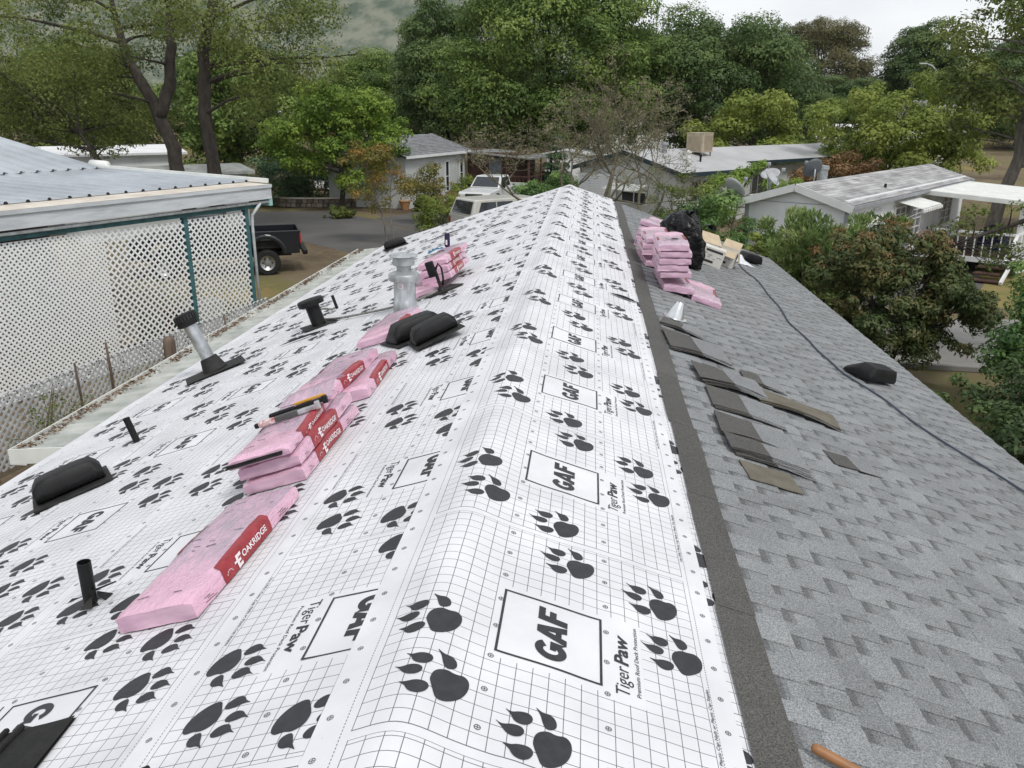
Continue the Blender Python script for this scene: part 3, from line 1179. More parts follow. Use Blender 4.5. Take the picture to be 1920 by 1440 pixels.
def make_bundle(seed, H=BH, band=True, text=True, band_side=1):
    """meshes of a wrapped bundle of shingles, base centre at the origin, long axis Y; returns dict of meshes"""
    d = bundle_surf(seed)
    nx, nyy, nz = 9, 26, 4
    hw, hl = BW / 2, BL / 2

    def warp(x, y, z):
        # rounded rim, sagging and crumpled
        k = d(x, y, z) * (1 + .5 * max(0, (abs(y) - .30) / .2))
        ex = max(0, abs(x) - (hw - .03)) / .03
        ey = max(0, abs(y) - (hl - .05)) / .05
        zz = z
        if z > 0:
            zz = z - .008 * ex * ex - .012 * ey * ey + k * 1.3 + .004 * math.sin(y * 9 + seed)
        px = x + math.copysign(k * .9, x) * (1 if abs(abs(x) - hw) < 1e-6 else .2)
        py = y + math.copysign(k * 1.8, y) * (1 if abs(abs(y) - hl) < 1e-6 else .2)
        bow = .006 * math.sin(seed * 2.3 + y * 3)
        return (px + bow, py, max(zz, 0.0))
    wrap, ends = MB(), [MB(), MB()]
    wrap.grid(lambda s, t: warp(-hw + BW * s, -hl + BL * t, H), nx, nyy)
    for sx in (-1, 1):
        wrap.grid(lambda s, t: warp(sx * hw, -hl + BL * s, H * t), nyy, nz)
    wrap.grid(lambda s, t: (-hw * .96 + BW * .96 * s, -hl * .98 + BL * .98 * t, 0.0), 1, 1)
    for q_, sy in zip(ends, (-1, 1)):
        q_.grid(lambda s, t: warp(-hw + BW * s, sy * hl, H * t), nx, nz)
    res = {'wrap': wrap.mesh('plastic_wrap', M['pink'], True), 'end': ends[0].mesh('wrapped_end', M['pink_end'], True), 'end2': ends[1].mesh('wrapped_end', M['pink_end'], True)}
    if band:
        bmx = MB()
        ya, yb = -.28, .17
        e = .0028
        sx = band_side

        def side(s, t):
            y = ya + (yb - ya) * s
            q = Vector(warp(sx * hw, y, H * (.04 + .95 * t)))
            return (q.x + sx * e, q.y, q.z)

        def topf(s, t):
            y = ya + .02 * t + (yb - ya - .02 * t) * s
            q = Vector(warp(sx * (hw - .035 * t), y, H))
            return (q.x + sx * e * (1 - t), q.y, q.z + e)
        bmx.grid(lambda s, t: side(s, t * 1.5) if t <= .6667 else topf(s, (t - .6667) * 3), 14, 6)
        y2a, y2b = -.05, .22

        def top2(s, t):
            y = y2a + (y2b - y2a) * s
            q = Vector(warp(-sx * (hw - .02 * t), y, H))
            return (q.x, q.y, q.z + e)
        res['band'] = bmx.mesh('red_band', M['red'], True)
        res['band2'] = MB().grid(top2, 10, 2).mesh('red_edge', M['red'], True)
        if text:
            vs, fs = fit_text('OAKRIDGE', -.115, .125, H * .36, H * .36, .02, 0.0)
            tx = MB()

            def pl(y, z, ex=0.0048):
                q = Vector(warp(sx * hw, y, max(.003, min(z, H))))
                return (q.x + sx * ex, q.y, q.z)
            tx.add([pl(a if sx > 0 else -a - .10, z) for a, z in vs], fs)
            # blocky E-shaped mark and the small square emblem before the word
            for (a, c, z0_, z1_) in ((-.165, -.150, .14, .86), (-.150, -.125, .66, .84), (-.150, -.132, .42, .56), (-.150, -.125, .16, .32), (-.185, -.165, .50, .62)):
                tx.add([pl(p_, H * q_) for p_, q_ in ((a, z0_), (c, z0_), (c, z1_), (a, z1_))], [(0, 1, 2, 3)])
            for k in range(5):
                a0 = math.pi * (.1 + .16 * k)
                a1 = a0 + math.pi * .12
                cy, cz, r_ = -.232, H * .28, H * .34
                tx.add([pl(cy + r_ * math.cos(a0), cz + r_ * math.sin(a0)), pl(cy + r_ * math.cos(a1), cz + r_ * math.sin(a1)), pl(cy + r_ * .88 * math.cos(a1), cz + r_ * .88 * math.sin(a1)), pl(cy + r_ * .88 * math.cos(a0), cz + r_ * .88 * math.sin(a0))], [(0, 1, 2, 3)])
            res['text'] = tx.mesh('lettering', M['wrap_white'])
    # dark tick marks printed / showing through on top
    tk = MB()
    rr_ = random.Random(seed)
    for _ in range(11):
        x, y = rr_.uniform(-.13, .13), rr_.uniform(-.42, .44)
        ln, wd = rr_.uniform(.008, .032), rr_.uniform(.003, .006)
        ps = []
        for (ax, ay) in ((-ln, -wd / 2), (ln, -wd / 2), (ln, wd / 2), (-ln, wd / 2)):
            q = Vector(warp(max(-hw + .01, min(hw - .01, x + ax)), y + ay, H))
            ps.append((q.x, q.y, q.z + .003))
        tk.add(ps, [(0, 1, 2, 3)])
    for (ya_, yb_, n_) in ((-.43, -.35, 3), (.26, .36, 3)):
        for j in range(n_):
            z_ = H * (.30 + .12 * j)
            for sx in (-1, 1):
                ps = []
                for (yy, zz) in ((ya_ + .02 * (j % 2), z_), (yb_ - .02 * (j % 3), z_), (yb_ - .02 * (j % 3), z_ + .0022), (ya_ + .02 * (j % 2), z_ + .0022)):
                    q = Vector(warp(sx * hw, yy, zz))
                    ps.append((q.x + sx * .003, q.y, q.z))
                tk.add(ps, [(0, 1, 2, 3)])
    res['ticks'] = tk.mesh('dark_tick_marks', M['print'])
    return res


BUND = [make_bundle(i + 1) for i in range(3)]
BUND_R = [make_bundle(i + 11, text=False, band_side=-1) for i in range(3)]
THIN = make_bundle(31, H=.045)


def bundle(u, v, n, rot, label, meshes, group):
    o = empty('shingle_bundle', mw=RM(u, v, rot, n), label=label, cat='shingle bundle', group=group)
    for key, nm in (('wrap', 'plastic_wrap'), ('end', 'wrapped_end'), ('end2', 'wrapped_end'), ('band', 'red_band'), ('band2', 'red_edge'), ('text', 'lettering'), ('ticks', 'dark_tick_marks')):
        if key in meshes:
            c = bpy.data.objects.new(nm, meshes[key])
            COL.objects.link(c)
            c.parent = o
            if key in ('text', 'ticks'):
                c['kind'] = 'stuff'
    return o


N0 = .014     # top of the underlayment
N1 = .016     # top of the shingles
GL, GR = 'pink bundles on the white underlayment', 'pink bundles on the grey shingles'
bundle(3.035, -1.135, N0, R(-3), 'single pink bundle lying nearest, red band reading OAKRIDGE, alone on white underlayment', BUND[0], GL)
bundle(4.25, -1.155, N0, R(0), 'bottom pink bundle of the tool-topped stack on the left slope', BUND[1], GL)
bundle(4.26, -1.165, N0 + BH + .004, R(1.5), 'middle pink bundle of the tool-topped stack on the left slope', BUND[2], GL)
top_open = bundle(4.22, -1.20, N0 + 2 * BH + .008, R(3), 'opened thin pink bundle with torn wrap, carrying the two hand tools', THIN, GL)
bundle(5.55, -1.19, N0, R(2), 'lower pink bundle of the two-high pile beside the tool stack', BUND[0], GL)
bundle(5.42, -1.33, N0 + BH + .004, R(-3), 'upper pink bundle of the two-high pile, shifted towards the eave', BUND[2], GL)
bundle(7.30, -1.40, N0, R(-2), 'pink bundle lying beside the pair of black vents', BUND[1], GL)
bundle(9.25, -1.42, N0, R(9), 'lowest skewed pink bundle of the far left stack by the steel flue', BUND[2], GL)
bundle(9.45, -1.20, N0 + BH + .004, R(-4), 'second pink bundle from below in the far left stack', BUND[0], GL)
bundle(9.45, -1.21, N0 + 2 * BH + .008, R(-3), 'third pink bundle from below in the far left stack', BUND[1], GL)
bundle(9.50, -1.19, N0 + 3 * BH + .012, R(-5), 'top pink bundle of the far left stack, under the drink can', BUND[2], GL)
TOP5 = N0 + 4 * BH + .014

names = ['lowest', 'second', 'third', 'fourth', 'fifth', 'sixth']


def level_stack(u, v_l, k, label, who, off):
    """bundles piled level on the slope: the lowest one tilts, the rest lie flat on its upper edge"""
    p0 = RP(u, v_l, N1)
    for i in range(k):
        if i == 0:
            m = RM(u, v_l + BW / 2 + .05, R(3) + math.pi, N1)
            m = Matrix.Translation((0, 0, .030)) @ m @ Matrix.Rotation(R(9), 4, 'Y')
        else:
            m = Matrix.Translation(p0 + Vector((BW / 2 + off[i], 0, .045 + BH * (i - 1) + .085 - BH * .12))) @ Matrix.Rotation(R((0, 1, -1, 1.5, 0, -1)[i]) + math.pi, 4, 'Z')
        o = bundle(0, 1, 0, 0, (names[i] if i < k - 1 else 'topmost') + label, BUND_R[(i + who) % 3], GR)
        o.matrix_world = m
    return p0.z + .045 + BH * (k - 2) + .085 - BH * .12 + BH


ZT1 = level_stack(9.78, 1.30, 6, ' pink bundle of the near right stack, knife lying on that stack', 0, (0, .01, -.005, .0, .01, -.01))
bundle(9.75, 1.88, N1, R(-3) + math.pi, 'single pink bundle flat on the shingles against the near right stack', BUND_R[1], GR)
level_stack(11.12, 1.16, 4, ' pink bundle of the middle right stack next to the trash bag', 1, (0, .02, .05, .06))
for i in range(5):
    bundle(12.75 + (.05, 0, .03, .02, 0)[i], 1.40 + (.0, .03, 0, .02, .03)[i], N1 + i * (BH + .002), R((-8, -12, -10, -12, -14)[i]) + math.pi, (names[i] if i < 4 else 'topmost') + ' pink bundle of the farthest right stack behind the others', BUND_R[(i + 2) % 3], GR)


# torn flap of pink wrap and grey shingle edge on the open bundle
def flap_fn(s, t):
    m = RM(4.52, -1.20, R(-8), N0 + 2 * BH + .062)
    x, y = -.18 + .38 * s, .0 + .24 * t
    return tuple(m @ Vector((x, y, .05 * math.sin(t * 2.6) * (.4 + s) + .008 * noise.noise((x * 20, y * 20, 1)))))


fl = MB().grid(flap_fn, 12, 8).build('torn_wrap_flap', M['pink'], smooth=True)
place(fl, top_open)
fs_ = MB()
for k in range(2):
    fs_.box((-.02 + .004 * k, -.465 + .010 * k, .010 + .010 * k), (.31, .09, .006))
o = fs_.build('exposed_shingle_edge', M['felt'])
o['kind'] = 'stuff'
o.parent = top_open
o.location = (0, -.015, .006)


def thing_on_roof(name, u, v, rot, n, label, cat, group=None):
    return empty(name, mw=RM(u, v, rot, n), label=label, cat=cat, group=group)


# ---- slant-back roof vents
def vent_meshes():
    fl_ = MB().box((0, 0, .006), (.50, .50, .012))
    b = MB()
    # hood: long axis x, mouth towards -y, sloping back
    prof = [(-.155, .03), (-.168, .085), (-.145, .165), (.0, .175), (.165, .06), (.175, .012), (-.10, .012), (-.10, .03)]
    rings = []
    xs_ = [-.22, -.205, -.17, -.10, 0, .10, .17, .205, .22]
    for x in xs_:
        k = 1 - max(0, (abs(x) - .15) / .07) ** 2 * .45
        kk = 1 - max(0, (abs(x) - .19) / .03) * .08
        rings.append([(x, y * kk, .012 + (z - .012) * k) for y, z in prof])
    vs = [p for r_ in rings for p in r_]
    n = len(prof)
    fs = [(i * n + j, (i + 1) * n + j, (i + 1) * n + (j + 1) % n, i * n + (j + 1) % n) for i in range(len(xs_) - 1) for j in range(n)]
    fs += [tuple(range(n)), tuple((len(xs_) - 1) * n + j for j in range(n))[::-1]]
    b.add(vs, fs)
    g = MB()
    for i in range(14):
        g.box((-.18 + .36 * i / 13, -.125, .045), (.006, .006, .06))
    return fl_.mesh('flange', M['black_worn']), b.mesh('hood', M['black_plastic'], True), g.mesh('grille', M['black_plastic'])


VENT = vent_meshes()


def vent(u, v, rot, label, n=N0, flange=True, tilt=None, grp='black plastic roof vents'):
    o = thing_on_roof('roof_vent', u, v, rot, n, label, 'roof vent', grp)
    if tilt is not None:
        o.matrix_world = o.matrix_world @ tilt
    for nm, me in zip(('flange', 'hood', 'grille'), VENT):
        if nm == 'flange' and not flange:
            continue
        c = bpy.data.objects.new(nm, me)
        COL.objects.link(c)
        c.parent = o
        if nm == 'grille':
            c['kind'] = 'stuff'
        if nm == 'hood':
            bv = c.modifiers.new('bevel', 'BEVEL')
            bv.width, bv.segments, bv.limit_method, bv.angle_limit = .009, 2, 'ANGLE', R(35)
    return o


vent(4.84, -3.14, R(38), 'black roof vent with square flange nearest the left edge of the roof')
vent(6.66, -1.02, R(33), 'larger-looking black vent of the overlapping pair behind the pink bundle')
vent(6.28, -.76, R(24), 'black vent leaning on its neighbour, nearer the ridge, of the overlapping pair', n=N0 + .03, tilt=Matrix.Rotation(R(-6), 4, 'Y') @ Matrix.Scale(.84, 4))
vent(16.6, -3.62, R(20), 'small far black vent at the left roof edge before the road')
vent(8.15, 3.42, R(35), 'black low vent on the grey shingles beside the blue cable', n=N1, flange=False)
vent(15.15, 3.45, R(25), 'black vent at the far right roof corner beside the cartons', n=N1, flange=False)

# ---- pipes
def pipe(name, u, v, length, rad, label, mat='black_plastic', vertical=False, cap=None, flange=.0, cone=False, group=None):
    m = RM(u, v, 0, N0)
    if vertical:
        m = Matrix.Translation(RP(u, v, N0))
    o = empty(name, mw=m, label=label, cat='vent pipe', group=group)
    if flange:
        MB().box((0, 0, .004), (flange, flange * .8, .008)).build('flange', M['black_worn'], o).rotation_euler = (R(3), R(4), R(30))
    prof = [(rad, -.12), (rad, length), (rad * .86, length), (rad * .86, length - .12), (.001, length - .13)]
    MB().lathe(prof, 20).build('pipe', M[mat], o, smooth=True, sharp=R(40))
    if cone:
        MB().lathe([(rad * 1.9, .004), (rad * 1.75, .03), (rad * 1.25, .15), (rad * 1.02, .155)], 24).build('rubber_boot', M['black_worn'], o, smooth=True, sharp=R(40))
    if cap == 'louver':
        c = MB().lathe([(rad * .9, length - .03), (rad * 1.5, length - .02), (rad * 1.65, length + .02), (rad * 1.6, length + .10), (rad * 1.3, length + .115), (.001, length + .118)], 28).build('louvred_cap', M['black_plastic'], o, smooth=True, sharp=R(35))
        g = MB()
        for k in range(22):
            a = 2 * math.pi * k / 22
            g.box((rad * 1.67 * math.cos(a), rad * 1.67 * math.sin(a), length + .06), (.008, .016, .05), a)
        g.build('louvre_fins', M['black_worn'], o)['kind'] = 'stuff'
    if cap == 'disc':
        MB().lathe([(rad * .5, length - .01), (rad * 1.85, length - .005), (rad * 1.9, length + .05), (rad * 1.7, length + .065), (.001, length + .07)], 28).build('cap', M['black_plastic'], o, smooth=True, sharp=R(35))
    return o


pipe('vent_pipe', 2.90, -1.70, .195, .028, 'short open black pipe with torn collar nearest the camera on the left', vertical=True)
pipe('vent_pipe', 5.73, -3.17, .20, .026, 'thin short black pipe standing near the left roof edge')
galv = pipe('vent_pipe', 8.00, -3.58, .55, .070, 'leaning galvanized pipe with louvred black cap and rubber boot', 'galv', cap='louver', flange=.62, cone=True)
galv.matrix_world = galv.matrix_world @ Matrix.Rotation(R(-7), 4, 'Y')
pipe('vent_pipe', 8.95, -2.70, .25, .080, 'stubby black pipe with flat mushroom cap', cap='disc', flange=.40)
pipe('vent_pipe', 9.95, -2.80, .17, .019, 'thin black pipe just behind the mushroom-capped pipe')
tc_ = MB()
for a in (0.2, 1.9, 3.4, 5.0):
    tc_.add([(0.03 * math.cos(a), .03 * math.sin(a), .03), (.085 * math.cos(a - .3), .085 * math.sin(a - .3), .012), (.09 * math.cos(a + .35), .09 * math.sin(a + .35), .02), (.03 * math.cos(a + .6), .03 * math.sin(a + .6), .045)], [(0, 1, 2, 3)])
oo = tc_.build('torn_collar', M['black_worn'])
oo['kind'] = 'stuff'
oo.parent = [x for x in bpy.data.objects if x.name == 'vent_pipe'][0]
oo.location = (0, 0, .0)
tp = MB().add([(.02, .01, .05), (.10, .05, .075), (.115, .02, .10), (.03, -.02, .075)], [(0, 1, 2, 3)]).build('collar_strip', M['black_worn'])
tp.parent = oo.parent

# ---- steel flue
fl_o = empty('flue', mw=Matrix.Translation(RP(8.15, -1.46, 0)), label='galvanized steel flue with round rain cap and storm collar', cat='flue')
MB().lathe([(0.122, -0.040), (0.122, 0.016), (0.125, 0.048), (0.115, 0.128), (0.110, 0.136), (0.110, 0.336)], 32).build('lower_pipe', M['galv'], fl_o, smooth=True, sharp=R(40))
MB().lathe([(0.111, 0.320), (0.155, 0.332), (0.158, 0.340), (0.158, 0.388), (0.150, 0.400), (0.077, 0.428), (0.073, 0.432)], 32).build('storm_collar', M['galv_dull'], fl_o, smooth=True, sharp=R(35))
MB().lathe([(0.073, 0.424), (0.073, 0.472), (0.105, 0.484), (0.110, 0.488), (0.110, 0.560), (0.103, 0.564)], 32).build('cap_body', M['galv_dull'], fl_o, smooth=True, sharp=R(35))
MB().lathe([(0.088, 0.560), (0.140, 0.572), (0.143, 0.578), (0.106, 0.594), (0.050, 0.603), (0.001, 0.606)], 32).build('rain_cap', M['galv'], fl_o, smooth=True, sharp=R(50))
lb = MB().grid(lambda s, t: (.1115 * math.cos(-2.0 + .55 * s), .1115 * math.sin(-2.0 + .55 * s), .265 + .05 * t), 6, 1).build('paper_label', M['wrap_white'], fl_o)
lb = MB()
for k in range(3):
    lb.grid(lambda s, t: (.1123 * math.cos(-1.95 + .35 * s), .1123 * math.sin(-1.95 + .35 * s), .275 + .012 * k + .004 * t), 6, 1)
lb.build('label_lines', M['print'], fl_o)['kind'] = 'stuff'

# ---- junction box on a mast, hose
jb = thing_on_roof('junction_mast', 8.72, -1.16, 0, N0, 'black mast with cable box standing on a black mat', 'cable box')
MB().box((0, .02, .006), (.42, .30, .012)).build('mat', M['black_worn'], jb).rotation_euler = (0, 0, R(38))
MB().lathe([(.055, .01), (.05, .03), (.025, .05), (.018, .06), (.018, .24)], 16).build('mast', M['black_plastic'], jb, smooth=True)
MB().box((-.035, -.01, .26), (.09, .05, .17)).build('cable_box', M['black_plastic'], jb, bevel=.01)
MB().tube([(.01, 0, .24), (.055, 0, .30), (.075, .0, .24), (.06, 0, .14), (.03, 0, .06)], .011, 8).build('loop_cable', M['black_plastic'], jb, smooth=True)
hz = [(9.95, -2.86, .02), (9.75, -2.95, .09), (9.45, -2.95, .05), (9.1, -2.62, .03), (8.85, -2.33, .03), (8.62, -1.95, .035), (8.52, -1.75, .035), (8.44, -1.45, .04), (8.50, -1.25, .05), (8.62, -1.18, .05)]
pp = []
for i in range(len(hz) - 1):
    for t in range(6):
        t_ = t / 6
        p0_, p1_, p2_, p3_ = hz[max(i - 1, 0)], hz[i], hz[i + 1], hz[min(i + 2, len(hz) - 1)]
        pp.append(RP(*[.5 * ((2 * b_) + (-a + c) * t_ + (2 * a - 5 * b_ + 4 * c - d_) * t_ ** 2 + (-a + 3 * b_ - 3 * c + d_) * t_ ** 3) for a, b_, c, d_ in zip(p0_, p1_, p2_, p3_)]))
tag(MB().tube(pp, .0125, 8).build('hose', M['hose'], smooth=True), 'grey flexible conduit snaking from the mushroom pipe to the cable box', 'hose')

# ---- cable over the shingles
cb = [(15.2, 3.05), (14.7, 3.15), (13.6, 3.12), (12.83, 3.2), (11.77, 3.13), (10.8, 3.10), (9.88, 3.0), (9.3, 3.05), (8.74, 3.04), (8.25, 3.08), (7.95, 3.10), (7.44, 3.31), (6.9, 3.40), (6.57, 3.51), (6.15, 3.72), (5.83, 3.86), (5.2, 4.05), (4.4, 4.22)]
pp = []
for i in range(len(cb) - 1):
    for t in range(5):
        t_ = t / 5
        q = []
        for a, b_, c, d_ in zip(cb[max(i - 1, 0)], cb[i], cb[i + 1], cb[min(i + 2, len(cb) - 1)]):
            q.append(.5 * ((2 * b_) + (-a + c) * t_ + (2 * a - 5 * b_ + 4 * c - d_) * t_ ** 2 + (-a + 3 * b_ - 3 * c + d_) * t_ ** 3))
        pp.append(RP(q[0], q[1] + .012 * noise.noise((q[0] * 2.3, 1, 1)), N1 + .012))
tag(MB().tube(pp, .0085, 8).build('cable', M['cable'], smooth=True), 'thin blue-grey cable running down the grey shingles', 'cable')

# ---- loose shingles in little curled piles
def loose_piece(o, cx, cy, lx, ly, z, arch, seed, flip=False, rot=0.0, nm='shingle_piece'):
    """lx down the slope, ly along the ridge; the near (-y) edge arches up"""
    def fn(dz, xa, xb):
        def f(s, t):
            xx, yy = xa + (xb - xa) * s, -ly / 2 + ly * t
            s_ = (xx + lx / 2) / lx
            a = arch * math.sin(math.pi * min(1, s_ * 1.05)) * (1 - t) ** 1.5 + .004 * noise.noise((xx * 9, yy * 9, seed))
            q = Matrix.Rotation(rot, 3, 'Z') @ Vector((xx, yy, 0))
            return (cx + q.x, cy + q.y, z + a + dz)
        return f

    def slab(xa, xb, mat, name):
        b = MB()
        n_, m_ = 10, 6
        b.grid(fn(.004, xa, xb), n_, m_)
        b.grid(fn(0, xa, xb), n_, m_)
        top, bot = fn(.004, xa, xb), fn(0, xa, xb)
        for ed in (lambda k: (k / n_, 0), lambda k: (k / n_, 1)):
            for k in range(n_):
                b.add([top(*ed(k)), top(*ed(k + 1)), bot(*ed(k + 1)), bot(*ed(k))], [(0, 1, 2, 3)])
        for ed in (lambda k: (0, k / m_), lambda k: (1, k / m_)):
            for k in range(m_):
                b.add([top(*ed(k)), top(*ed(k + 1)), bot(*ed(k + 1)), bot(*ed(k))], [(0, 1, 2, 3)])
        return b.build(name, mat, o)
    if flip:
        slab(-lx / 2, lx / 2, M['shingle_back'], nm)
    else:
        slab(-lx / 2, .0, M['shingle_dark'], nm)
        slab(.001, lx / 2, M['shingle'], nm)


def loose_pile(u, v, lx, ly, k, arch, label, rot=0.0, flip=0, seed=1):
    o = thing_on_roof('loose_shingles', u, v, rot, N1, label, 'loose shingles', 'loose cut shingles laid out beside the dark strip')
    rr_ = random.Random(seed)
    for i in range(k):
        loose_piece(o, -.012 * i + rr_.uniform(-.01, .01), .010 * i + rr_.uniform(-.01, .01), lx, ly, .003 + i * (.0052 + arch * .05), arch * .62 * (1 - .04 * i), seed + i, flip and i >= k - flip, R(rr_.uniform(-3, 3)))
    return o


loose_pile(7.55, 1.42, .40, .30, 3, .028, 'fan of loose shingles leaning against the bright metal cone', R(-12), 0, 11)
loose_pile(6.92, 1.48, .54, .56, 4, .036, 'farthest long pile of loose shingles just before the metal cone', R(2), 0, 12)
loose_pile(6.12, 1.66, .54, .40, 5, .045, 'thickest dark-edged pile of loose shingles touching the brown upturned pieces', R(2), 0, 13)
loose_pile(5.60, 1.66, .52, .44, 3, .020, 'flat middle pile of loose shingles below the thickest pile', R(1), 0, 14)
loose_pile(5.02, 1.64, .52, .38, 4, .035, 'fourth pile of loose shingles with black underside showing', R(0), 0, 15)
loose_pile(4.68, 1.66, .50, .24, 6, .020, 'nearest thick pile of thin loose shingles above the brown square piece', R(1), 0, 16)
loose_pile(4.38, 1.58, .32, .25, 1, .004, 'single brown square shingle piece lying flat nearest the camera', R(2), 1, 17)
loose_pile(6.02, 2.16, .62, .34, 3, .045, 'curled brown upturned shingle pieces right of the piles', R(-4), 2, 18)
loose_pile(6.50, 1.98, .32, .30, 3, .015, 'small grey cut shingles just behind the brown upturned pieces', R(0), 0, 19)
loose_pile(5.14, 2.30, .34, .22, 1, .006, 'lone loose shingle with one dark half, apart on the shingles', R(6), 0, 20)

cn = thing_on_roof('flashing_cone', 7.98, 1.37, 0, N1, 'bright metal flashing cone standing on the shingles', 'flashing')
MB().lathe([(.085, .0), (.088, .006), (.036, .155), (.032, .160), (.030, .150), (.078, .0)], 28).build('cone', M['alu'], cn, smooth=True, sharp=R(40))
MB().lathe([(.12, 0), (.12, .004), (.084, .005)], 28).build('base_flange', M['alu'], cn, smooth=True, sharp=R(40))

# ---- flaps of dark felt where the underlayment has torn
for (u, v, ln, wd, rt, lab) in ((8.07, .85, .30, .06, -6, 'black torn lap in the underlayment beside the ridge sheet, nearer one'), (14.88, .86, .34, .07, -4, 'far black torn lap in the underlayment near the ridge end'), (8.35, -2.70, .52, .045, 22, 'long black strip lying on the underlayment by the mushroom pipe'), (15.6, -2.35, 1.1, .07, 34, 'far long black strip lying on the left underlayment'), (14.3, -1.15, .5, .05, 30, 'short black strip lying on the far underlayment near the ridge')):
    def ff(s, t):
        m = RM(u, v, R(rt), N0 + .004)
        a = (s - .5) * ln
        w = wd * math.sin(math.pi * min(.999, max(.02, s))) ** .7
        return tuple(m @ Vector((a, (t - .5) * w, .006 + .018 * math.sin(math.pi * t) * math.sin(math.pi * s))))
    tag(MB().grid(ff, 14, 4).build('torn_lap', M['felt'], smooth=True), lab, 'torn strip', 'black torn strips on the underlayment')

# ---- black felt offcut and dark board in the near left corner
ft = thing_on_roof('felt_offcut', 1.80, -1.42, R(4), N0, 'black ribbed felt offcut covering a logo in the bottom left corner', 'felt offcut')
MB().grid(lambda s, t: (-.36 + .62 * s, -.32 + .54 * t, .012 + .006 * noise.noise((s * 4, t * 4, 2))), 12, 10).grid(lambda s, t: (-.36 + .62 * s, -.32 + .54 * t, .004), 1, 1).build('felt_sheet', M['felt'], ft, smooth=True)
for k in (0, 1):
    MB().bar((-.05 + .055 * k, -.30, .020), (.02 + .055 * k, .225, .022), .018, .016).build('ridge_fold', M['felt'], ft, bevel=.005)
bd = thing_on_roof('dark_board', 1.605, -.80, R(18), N0, 'dark flat board end just showing at the bottom edge of the picture', 'board')
MB().box((0, -.06, .02), (.26, .20, .035)).build('board', M['felt'], bd, bevel=.004)

# ---- broom handle at the lower right
a_, b_ = RP(2.10, 1.205, .045), RP(1.84, 1.95, .045)
bh = empty('broom', tuple((a_ + b_) / 2), 0, 'brown wooden handle lying across the shingles at the bottom right', 'broom handle')
d_ = (b_ - a_) / 2
MB().tube([-d_, -d_ * .985, -d_ * .96, d_ * .9, d_], [.008, .0145, .016, .016, .016], 14).build('handle', M['brown_handle'], bh, smooth=True)
hv = MB().bar(d_ * 1.0 + Vector((0, -.16, -.02)), d_ * 1.0 + Vector((0, .16, -.02)), .05, .06)
hv.build('head_block', M['brown_handle'], bh, bevel=.006)

# ---- trash bag
tb = thing_on_roof('trash_bag', 11.95, 1.84, 0, N1, 'big lumpy black plastic trash bag beside the pink stacks', 'trash bag')
tb.matrix_world = Matrix.Translation(RP(11.95, 1.84, N1))
M['bag'] = pm('black_bin_liner', (0.003, 0.003, 0.0035), 0.26, 0.2, 4, 0.9, 9, stretch=(.6, .6, 1.4), spec=.28, bdist=.045)


def bag_fn(s, t):
    a, z = 2 * math.pi * s, t
    r_ = .385 * (max(0, 1 - (max(0, z - .35) / .65) ** 3.2) ** .5) * (.80 + .20 * min(1, z / .3))
    r_ = max(.012, r_)
    p = Vector((math.cos(a), math.sin(a), z * 2))
    f = 1 + .035 * math.sin(17 * z + 3.5 * noise.noise(p * 1.4)) + .16 * noise.noise(p * 1.3 + Vector((3, 1, 7))) + .07 * noise.noise(p * 3.1) + .045 * math.sin(9 * a + 5 * z + 2 * noise.noise(p * 2)) - .05 * max(0, 1 - abs(noise.noise(p * 2.4 + Vector((4, 2, 1)))) * 6) + .02 * noise.noise(p * 8)
    x, y = r_ * f * math.cos(a) * .80, r_ * f * math.sin(a) * .80
    zz = .74 * z + .05 * noise.noise(p * 1.7 + Vector((9, 9, 0)))
    tilt = -.02 + .10 * (z - .5)
    base = -x * .32 * (1 - z)          # settles on the slope
    return (x - tilt, y, max(zz, 0) + base)


MB().grid(bag_fn, 96, 48).build('bag_body', M['bag'], tb, smooth=True)
kn = MB()
for k in range(7):
    a = k * .9
    kn.grid(lambda s, t: (.10 + .10 * s * math.cos(a) + .02 * math.sin(7 * t), .10 * s * math.sin(a), .68 + .035 * math.sin(2.6 * s) + .03 * t), 6, 4)
kn.build('knotted_top', M['bag'], tb, smooth=True)['kind'] = 'stuff'
MB().grid(lambda s, t: (.30 + .16 * s, -.18 + .1 * t + .02 * math.sin(8 * s), .52 + .05 * math.sin(3 * s + 2 * t)), 8, 5).build('loose_corner', M['bag'], tb, smooth=True)
MB().grid(lambda s, t: (.20 + .22 * s, -.40 + .09 * t, -.13 - .05 * s + .02 * math.sin(9 * t + 5 * s)), 8, 5).build('trailing_edge', M['bag'], tb, smooth=True)

